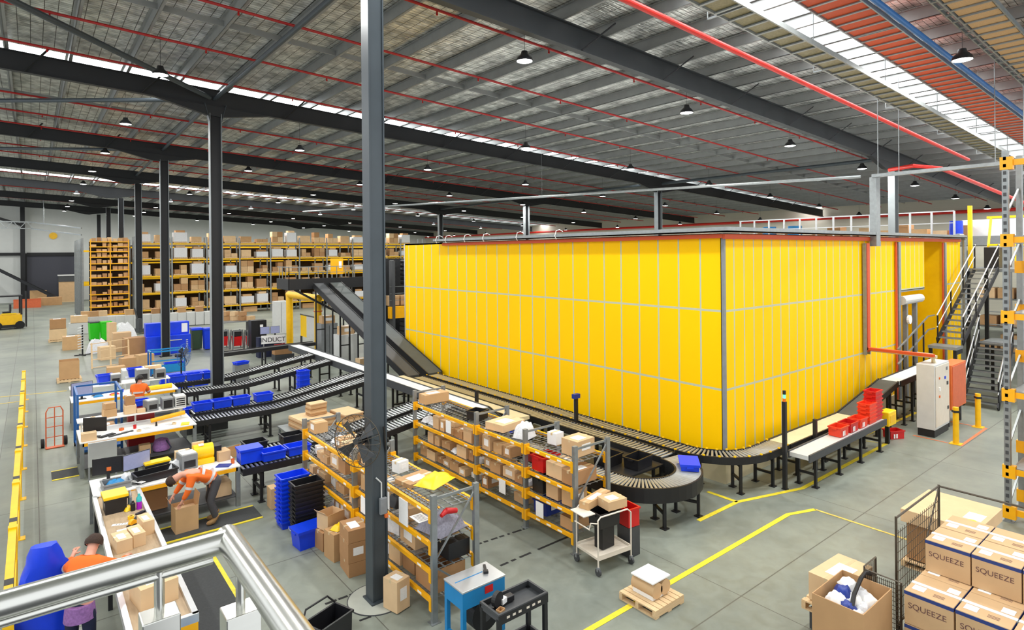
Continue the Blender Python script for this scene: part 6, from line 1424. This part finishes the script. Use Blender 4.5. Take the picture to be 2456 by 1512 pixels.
# ================================================================== blue strapping table and black cart
st = thing('strapping_table', 'blue strapping machine table with a steel top', 'machine', (0, 0, 0)); x0, x1, y0, y1 = 4.62, 5.38, 6.93, 7.42
MB().bx(x0, x1, y0, y1, .86, .885).build('steel_top', M_['aluminium'], st, bevel=.004); MB().bx(x0+.01, x1-.01, y0+.01, y1-.01, .62, .86).build('machine_body', M_['blue_cyan'], st)
for x in (x0+.04, x1-.04):
    for y in (y0+.04, y1-.04): MB().bx(x-.03, x+.03, y-.03, y+.03, .08, .62).build('leg', M_['blue_cyan'], st)
MB().bx(x0+.02, x0+.06, y0+.04, y1-.04, .14, .18).bx(x1-.06, x1-.02, y0+.04, y1-.04, .14, .18).build('foot_rail', M_['blue_cyan'], st)
for x in (x0+.04, x1-.04):
    for y in (y0+.04, y1-.04): MB().cyl((x-.015, y, .04), (x+.015, y, .04), .04, n=10).build('castor', M_['black'], st)
MB().cyl((5.06, 6.98, .4), (5.06, 7.2, .4), .24, n=32).build('strap_coil', M_['black'], st); MB().cyl((5.06, 6.975, .4), (5.06, 6.97, .4), .1, n=20).build('coil_hub', M_['dark_grey'], st)
MB().bx(x0+.06, x1-.22, 7.2, 7.215, .886, .889).build('slot_line', M_['blue_cyan'], st); MB().box((x1-.3, y0-.004+.01, .78), (.14, .01, .1)).build('red_badge', M_['red'], st)
hm = tag(MB().bx(-.02, .02, -.11, .11, 0, .025).bx(-.035, .035, -.11, -.05, 0, .03).build('tape_gun', M_['black_plastic']), 'small black tool lying on the steel top of the blue table', 'tool'); hm.location = (5.22, 7.22, .89); hm.rotation_euler = (0, 0, -.5)
bk = thing('utility_cart', 'black plastic utility cart at the bottom centre', 'cart', (5.13, 6.42, 0)); 
MB().tub(.86, .42, .1, .01, .99, .02, (0, 0, .78)).build('top_tray', M_['dark_grey'], bk); MB().tub(.86, .42, .09, .01, .99, .02, (0, 0, .16)).build('bottom_tray', M_['dark_grey'], bk)
MB().bx(-.43, .43, -.215, -.205, .74, .86).bx(-.43, .43, .205, .215, .74, .86).bx(.42, .435, -.21, .21, .74, .86).build('tray_skirt', M_['black'], bk)
for sx in (-.4, .4):
    for sy in (-.18, .18): MB().bx(sx-.03, sx+.03, sy-.025, sy+.025, .08, .8).build('corner_post', M_['black'], bk); MB().cyl((sx-.015, sy, .045), (sx+.015, sy, .045), .045, n=12).build('castor', M_['rubber'], bk)
mb = MB()
for k in range(6): mb.bx(-.3+k*.1+(.04 if k > 2 else 0), -.25+k*.1+(.04 if k > 2 else 0), -.218, -.215, .79, .82)
mb.build('tray_print', M_['cream'], bk)
dsp = thing('tape_dispenser', 'black tape dispenser with white roll on the black cart', 'tape dispenser', (4.86, 6.45, .83), .3); MB().cyl((0, -.03, .1), (0, .03, .1), .1, n=20).build('wheel', M_['black'], dsp); MB().bx(.06, .16, -.05, .05, .0, .07).build('white_block', M_['white'], dsp); MB().bx(-.06, .16, -.05, .05, -.02, 0).build('base', M_['black'], dsp)
carton('tiny open brown carton on the corner of the black cart', (4.8, 6.3, .83), (.1, .08, .06), .3, openb=True, flaps=False)
tag(MB().bx(-.08, .08, -.05, .05, 0, .08).build('black_tool', M_['black_plastic'], bevel=.01), 'black hand tool lying on the black cart', 'tool').location = (5.08, 6.5, .8)
t = thing('black_crate', 'black wire-handled crate cut by the bottom edge beside the railing', 'tote', (3.35, 8.55, 0), .35)
MB().tub(.62, .4, .3, taper=.9).build('tub', M_['black_plastic'], t); MB().tube([(-.3, .2, .3), (-.2, .25, .42), (.2, .25, .42), (.3, .2, .3)], .015).build('handle', M_['black'], t)
# ================================================================== foreground railing
rl = thing('stainless_railing', 'brushed stainless tubular handrail in the near foreground', 'railing', (0, 0, 0))
cxr, cyr = W(550, 1296, 5.05)
MB().tube([(-.75, cyr+.0, 5.05), (cxr, cyr, 5.05)], .0215, 24).build('top_rail', M_['stainless'], rl, smooth=True)
MB().tube([(cxr, cyr+.02, 5.05), (cxr+.002, -.6, 5.05)], .0225, 24).build('side_rail', M_['stainless'], rl, smooth=True)
MB().tube([(-.75, cyr, 5.022), (cxr-.03, cyr, 5.022)], .008, 16).build('second_rail', M_['stainless'], rl, smooth=True)
px_, _ = Wy(382, 1400, cyr); py_, _ = Wx(577, 1430, cxr)
for (x, y) in ((px_, cyr), (cxr, py_)):
    MB().cyl((x, y, 4.95), (x, y, 5.03), .0085, n=12).build('support_pin', M_['stainless'], rl, smooth=True)
    MB().bx(x-.03, x+.03, y-.026, y+.026, 4.0, 4.955).build('square_post', M_['stainless'], rl, bevel=.002)
MB().bx(-.75, px_-.07, cyr-.05, cyr-.01, 4.86, 4.905).build('flat_bar', M_['light_grey'], rl)
struct(MB().bx(-3, cxr+.12, -3, cyr+.08, 3.85, 4.0).build('floor_upper', M_['dark_grey']))
tag(MB().bx(-2.9, -2.7, 1.0, 1.2, 0, 3.85).bx(.1, .3, -2.9, -2.7, 0, 3.85).build('platform_legs', M_['steel_black']), 'posts carrying the platform under the camera', 'post')

# dark broken scuff lines left by old floor tape
def scuff(label, a, b, segs, w=.05):
    A = Vector(W(*a)); B = Vector(W(*b)); mb = MB()
    for (s0, s1) in segs: P0 = A.lerp(B, s0); P1 = A.lerp(B, s1); strip(mb, [(P0.x, P0.y, .004), (P1.x, P1.y, .004)], w, .003)
    tag(mb.build('floor_scuff', M_['rubber']), label, 'floor marking', None, 'stuff')
scuff('dark broken scuff line between the two shelving rows, farther one', (1140, 1308), (1262, 1268), [(0, .12), (.16, .24), (.3, .42), (.46, .55), (.62, .66), (.72, .9), (.93, 1)])
scuff('dark broken scuff line between the shelving and the cream trolley', (1200, 1358), (1372, 1284), [(0, .1), (.14, .2), (.25, .4), (.5, .95)])
scuff('dark broken scuff line left of the foreground column foot', (780, 1450), (868, 1418), [(0, .3), (.35, .6), (.66, .8), (.86, 1)])
scuff('dark broken scuff line in front of the foreground column foot', (862, 1490), (940, 1462), [(0, .35), (.42, .9)], .04)
# ================================================================== people
def skin(name, verts, edges, rad, m, parent, sub=2, root=0):
    me = bpy.data.meshes.new(name); me.from_pydata([tuple(v) for v in verts], edges, []); me.materials.append(M_[m])
    o = bpy.data.objects.new(name, me); COL.objects.link(o); o.parent = parent
    me.attributes.get('x')
    sk = o.modifiers.new('skin', 'SKIN'); sk.use_smooth_shade = True
    if not me.skin_vertices:
        pass
    for i, r in enumerate(rad):
        sv = me.skin_vertices[0].data[i]; sv.radius = (r, r) if not isinstance(r, tuple) else r; sv.use_root = (i == root)
    ss = o.modifiers.new('sub', 'SUBSURF'); ss.levels = sub; ss.render_levels = sub
    # bake to a plain mesh
    dg = bpy.context.evaluated_depsgraph_get(); ev = o.evaluated_get(dg); bm_ = bpy.data.meshes.new_from_object(ev)
    o.modifiers.clear(); o.data = bm_
    if not bm_.materials: bm_.materials.append(M_[m])
    bm_.polygons.foreach_set('use_smooth', [True]*len(bm_.polygons))
    return o
def ensure_skin(me): pass
def hand_chain(V, E, R, wrist_i, d, palm_n, side, curl):
    """palm and five separate fingers growing from the wrist; d = hand direction, palm_n = palm normal"""
    d = d.normalized(); n = (palm_n - d*palm_n.dot(d)).normalized(); s_ = d.cross(n)*side
    w0 = V[wrist_i]; V.append(w0+d*.05); R.append((.034, .018)); p = len(V)-1; E.append((wrist_i, p))
    for k, (off, ln) in enumerate([(-.03, .075), (-.01, .085), (.011, .08), (.03, .062)]):
        V.append(w0+d*.09+s_*off); R.append(.009); a = len(V)-1; E.append((p, a))
        V.append(V[a]+(d*math.cos(curl)+n*math.sin(curl))*ln*.5); R.append(.0085); b = len(V)-1; E.append((a, b))
        V.append(V[b]+(d*math.cos(curl*2)+n*math.sin(curl*2))*ln*.5); R.append(.007); E.append((b, len(V)-1))
    V.append(w0+d*.035-s_*.045+n*.01); R.append(.011); a = len(V)-1; E.append((p, a))
    V.append(V[a]+(d*.8-s_*.5+n*.3).normalized()*.045); R.append(.009); E.append((a, len(V)-1))
def person(label, loc, rz, J, top='hivis', legs='charcoal', shoe='boot', hair='hair', band=True, long_hair=False, hem=None):
    t = thing('person', label, 'person', loc, rz)
    v = {k: Vector(p) for k, p in J.items()}
    V = [v['pelvis'], v['spine'], v['chest'], v['neck'], v['skull'], v['crown'], v['shL'], v['elL'], v['wrL'], v['shR'], v['elR'], v['wrR'],
         v['hipL'], v['knL'], v['anL'], v['toL'], v['hipR'], v['knR'], v['anR'], v['toR']]
    V = [q.copy() for q in V]
    R = [(.13, .11), (.125, .1), (.14, .11), .055, (.075, .09), (.06, .075), .055, .042, .026, .055, .042, .026, .085, .058, .04, .032, .085, .058, .04, .032]
    E = [(0, 1), (1, 2), (2, 3), (3, 4), (4, 5), (2, 6), (6, 7), (7, 8), (2, 9), (9, 10), (10, 11), (0, 12), (12, 13), (13, 14), (14, 15), (0, 16), (16, 17), (17, 18), (18, 19)]
    fwd = J.get('look', (0, 1, 0)); fw = Vector(fwd).normalized()
    hand_chain(V, E, R, 8, v['wrL']-v['elL'], Vector((0, 0, -1)) if abs((v['wrL']-v['elL']).normalized().z) < .8 else fw, 1, .35)
    hand_chain(V, E, R, 11, v['wrR']-v['elR'], Vector((0, 0, -1)) if abs((v['wrR']-v['elR']).normalized().z) < .8 else fw, -1, .35)
    skin('body', V, E, R, 'skin', t)
    # face: nose, eyes, mouth, ears on the skull
    up = (v['crown']-v['neck']).normalized(); f = (fw-up*fw.dot(up)).normalized(); rt = f.cross(up); c = (v['skull']+v['crown'])*.5
    MB().add([c+f*.088+up*.01, c+f*.085-up*.035+rt*.014, c+f*.085-up*.035-rt*.014, c+f*.112-up*.03], [(0, 1, 3), (0, 3, 2), (1, 2, 3), (0, 2, 1)]).build('nose', M_['skin'], t)
    for s_ in (-1, 1):
        e = c+f*.083+up*.018+rt*.03*s_; MB().tube([e-f*.006, e+f*.004], .009, 8).build('eye', M_['black'], t)
        e = c+rt*.083*s_-up*.005; MB().tube([e-rt*.008*s_, e+rt*.008*s_], [.024, .018], 8).build('ear', M_['skin'], t)
    MB().tube([c+f*.085-up*.06-rt*.022, c+f*.09-up*.06, c+f*.085-up*.06+rt*.022], .005, 6).build('mouth', M_['red_dark'], t)
    # hair cap
    mb = MB(); n = 14; m_ = 7; r3 = random.Random(4); rows = []
    vs = []; fs = []
    for j in range(m_):
        th = j/(m_-1)*1.95
        for i in range(n):
            a = 2*PI*i/n; dirv = rt*math.sin(th)*math.cos(a)+f*math.sin(th)*math.sin(a)+up*math.cos(th)
            lim = dirv.dot(f)
            rr = .108+.012*r3.random(); 
            if lim > .55 and j > 2: dirv = (dirv - f*(lim-.55)).normalized()
            vs.append(c+up*.012+dirv*rr)
    for j in range(m_-1):
        for i in range(n): fs.append((j*n+i, j*n+(i+1) % n, (j+1)*n+(i+1) % n, (j+1)*n+i))
    keep = [q for q in fs if not ((sum((vs[k]-c).dot(f) for k in q)/4 > .055) and (sum((vs[k]-c).dot(up) for k in q)/4 < .035))]
    mb.add(vs, keep); mb.build('hair', M_[hair], t, smooth=True)
    if long_hair: MB().tube([c-f*.09+up*.03, c-f*.16-up*.02, c-f*.15-up*.14], [.05, .045, .015], 10).build('ponytail', M_[hair], t, smooth=True)
    # clothing
    def cloth(name, idx, ed, rad, m): skin(name, [v[k] for k in idx], ed, rad, m, t)
    wl = v['elL'].lerp(v['wrL'], .88); wr = v['elR'].lerp(v['wrR'], .88); nk = v['chest'].lerp(v['neck'], .85); hm = v['pelvis'].lerp(v['spine'], -.15)
    skin('work_shirt', [v['spine'], v['pelvis'], v['chest'], nk, v['shL'], v['elL'], wl, v['shR'], v['elR'], wr], [(0, 1), (0, 2), (2, 3), (2, 4), (4, 5), (5, 6), (2, 7), (7, 8), (8, 9)],
         [(.16, .135), (.16, .14), (.18, .15), .082, .095, .064, .044, .095, .064, .044], top, t)
    skin('trousers', [v['pelvis'], v['spine'].lerp(v['pelvis'], .75), v['hipL'], v['knL'], v['anL'], v['hipR'], v['knR'], v['anR']], [(0, 1), (0, 2), (2, 3), (3, 4), (0, 5), (5, 6), (6, 7)],
         [(.15, .13), (.14, .12), .105, .078, .062, .105, .078, .062], legs, t)
    for a, b in (('anL', 'toL'), ('anR', 'toR')):
        an, to_ = v[a], v[b]; skin('boot', [an, an+Vector((0, 0, .1)), an.lerp(to_, .6)-Vector((0, 0, .01)), to_], [(0, 1), (0, 2), (2, 3)], [.062, .06, .055, .045], shoe, t)
    if band:
        for s0, s1, k, r in ((v['spine'], v['chest'], .35, .18), (v['pelvis'], v['spine'], .55, .172), (v['shL'], v['elL'], .75, .07), (v['shR'], v['elR'], .75, .07)):
            p = s0.lerp(s1, k); d = (s1-s0).normalized(); MB().tube([p-d*.025, p+d*.025], r, 18).build('reflective_band', M_['hivis_band'], t, smooth=True)
    if hem:
        p = v['pelvis']; MB().tube([p-Vector((0, 0, .02)), p-Vector((0, 0, .22))], [.165, .185], 18).build('long_shirt_hem', M_[hem], t, smooth=True)
    return t
# bending worker; local frame: +y is where the figure faces
J1 = dict(pelvis=(0, -.12, .9), spine=(0, .06, 1.02), chest=(0, .32, 1.12), neck=(0, .5, 1.14), skull=(0, .6, 1.08), crown=(0, .72, 1.02), look=(0, .45, -.9),
          shL=(-.18, .34, 1.08), elL=(-.2, .42, .82), wrL=(-.16, .52, .64), shR=(.18, .34, 1.08), elR=(.22, .48, .84), wrR=(.17, .62, .68),
          hipL=(-.1, -.13, .86), knL=(-.12, .0, .47), anL=(-.13, -.12, .09), toL=(-.14, .08, .045), hipR=(.1, -.13, .86), knR=(.12, -.02, .47), anR=(.13, -.18, .09), toR=(.14, .02, .045))
person('worker in orange hi-vis shirt bending over an open carton on the mat', (2.84, 13.72, .016), PI/2, J1)
c1 = carton('open brown carton the bending worker is packing on the mat', (2.4, 13.76, .018), (.42, .38, .5), .05, m=CARD[0], openb=True, flaps=False)
MB().plate([(-.21, -.19, .5), (-.21, .19, .5), (-.3, .19, .66), (-.3, -.19, .66)], .005).build('flap', CARD[0], c1); MB().plate([(.21, .19, .5), (.21, -.19, .5), (.24, -.19, .72), (.24, .19, .72)], .005).build('flap', CARD[0], c1); MB().bx(-.2, .2, -.18, .18, .4, .42).build('inner_flap', CARD[2], c1)
# standing worker at the rear bench
J2 = dict(pelvis=(0, 0, .95), spine=(0, .02, 1.12), chest=(0, .05, 1.32), neck=(0, .07, 1.48), skull=(0, .1, 1.56), crown=(0, .11, 1.66), look=(.3, 1, -.2),
          shL=(-.18, .05, 1.38), elL=(-.22, .16, 1.14), wrL=(-.12, .36, 1.1), shR=(.18, .05, 1.38), elR=(.24, .2, 1.15), wrR=(.16, .44, 1.12),
          hipL=(-.1, 0, .9), knL=(-.11, .02, .5), anL=(-.12, -.02, .09), toL=(-.14, .16, .045), hipR=(.1, 0, .9), knR=(.11, .02, .5), anR=(.12, -.02, .09), toR=(.14, .16, .045))
person('worker with dark tied hair in orange hi-vis top working at the rear bench', (2.64, 22.5, .02), -.35, J2, legs='navy', shoe='black', hair='hair_black', long_hair=True)
J3 = dict(J2); J3.update(spine=(0, .06, 1.12), chest=(0, .16, 1.33), neck=(0, .25, 1.47), skull=(0, .32, 1.53), crown=(0, .37, 1.62), look=(0, 1, -.6),
          shL=(-.19, .17, 1.37), elL=(-.34, .32, 1.25), wrL=(-.36, .5, 1.35), shR=(.19, .17, 1.37), elR=(.3, .42, 1.22), wrR=(.26, .68, 1.2))
person('worker in orange top and dark jeans leaning at the long bench behind the railing', (.47, 9.95, .002), -.55, J3, legs='navy', shoe='black', hair='hair', hem='fabric_pink')
# blue coat carried on the arm
v = []; n = 14; mm = 12; rc = random.Random(2)
mb = MB()
for j in range(mm):
    z_ = 1.66-j*.125; w_ = .15+.045*j**.5*1.2
    for i in range(n):
        a = 2*PI*i/n; r = w_*(1+.12*math.sin(3*a+j*.5)+.05*rc.random()); v.append((.1+r*math.cos(a)*(1.15 if j > 2 else .9), 10.42+r*math.sin(a)*.62+.02*j, z_-.02*rc.random()))
fs = [(j*n+i, j*n+(i+1) % n, (j+1)*n+(i+1) % n, (j+1)*n+i) for j in range(mm-1) for i in range(n)]+[tuple(range(n-1, -1, -1)), tuple((mm-1)*n+i for i in range(n))]
mb.add(v, [tuple(reversed(f)) for f in fs]); tag(mb.build('blue_coat', M_['blue'], smooth=True), 'long bright blue coat hanging beside the worker behind the railing', 'coat')
# ================================================================== printed text to real geometry, far cartons as stuff
dg = bpy.context.evaluated_depsgraph_get()
for o in [q for q in bpy.data.objects if q.type == 'FONT']:
    me = bpy.data.meshes.new_from_object(o.evaluated_get(dg)); n = bpy.data.objects.new(o.name.split('.')[0], me); COL.objects.link(n)
    n.parent = o.parent; n.location = o.location; n.rotation_euler = o.rotation_euler
    if o.data.materials: 
        if not me.materials: me.materials.append(o.data.materials[0])
    bpy.data.objects.remove(o)
bpy.context.view_layer.update()
def base(o): return o.name.split('.')[0]
def aabb(o):
    lo = Vector((1e9,)*3); hi = Vector((-1e9,)*3)
    for q in [o]+[c for c in o.children]:
        if q.type == 'MESH':
            for c in q.bound_box:
                p = q.matrix_world @ Vector(c); lo = Vector(map(min, lo, p)); hi = Vector(map(max, hi, p))
    return lo, hi
KN = {'cardboard_box', 'plastic_tote', 'padded_bag', 'paper_sheet', 'red_sleeve'}
FS = set(FILLED); spec = [aabb(o) for o in COL.objects if o.parent is None and base(o) in KN and o not in FS and (o.matrix_world.translation - cam.location).length < 18]
kept = []
for o in FILLED:
    lo, hi = aabb(o); bad = False
    for a, b in spec+kept:
        if all(min(hi[i], b[i])-max(lo[i], a[i]) > (.006 if i < 2 else .003) for i in range(3)): bad = True; break
    if bad:
        for c in list(o.children): bpy.data.objects.remove(c)
        bpy.data.objects.remove(o)
    else: kept.append((lo, hi))
tops = [o for o in COL.objects if o.parent is None and base(o) == 'cardboard_box']
fwd = Vector((math.sin(YAW), math.cos(YAW), 0))
def px_size(o):
    p = o.matrix_world.translation; d = max(.5, (p-cam.location).dot(fwd)); s_ = o.scale if o.type == 'MESH' else (.4, .4, .4)
    return (s_[0]*s_[2])**.5/d
tops.sort(key=px_size, reverse=True)
far = [o for o in tops[292:]]
if far:
    mb = MB(); mats = []
    for o in far:
        if o.type != 'MESH': continue
        m = o.data.materials[0]
        if m not in mats: mats.append(m)
        M4 = o.matrix_world; k = mats.index(m)
        mb.add([M4 @ q.co for q in o.data.vertices], [tuple(p.vertices) for p in o.data.polygons], k)
        bpy.data.objects.remove(o)
    s_ = mb.build('distant_cardboard_boxes', mats); tag(s_, 'the many small distant cartons filling the back racks and the small-parts racking', 'boxes', None, 'stuff')
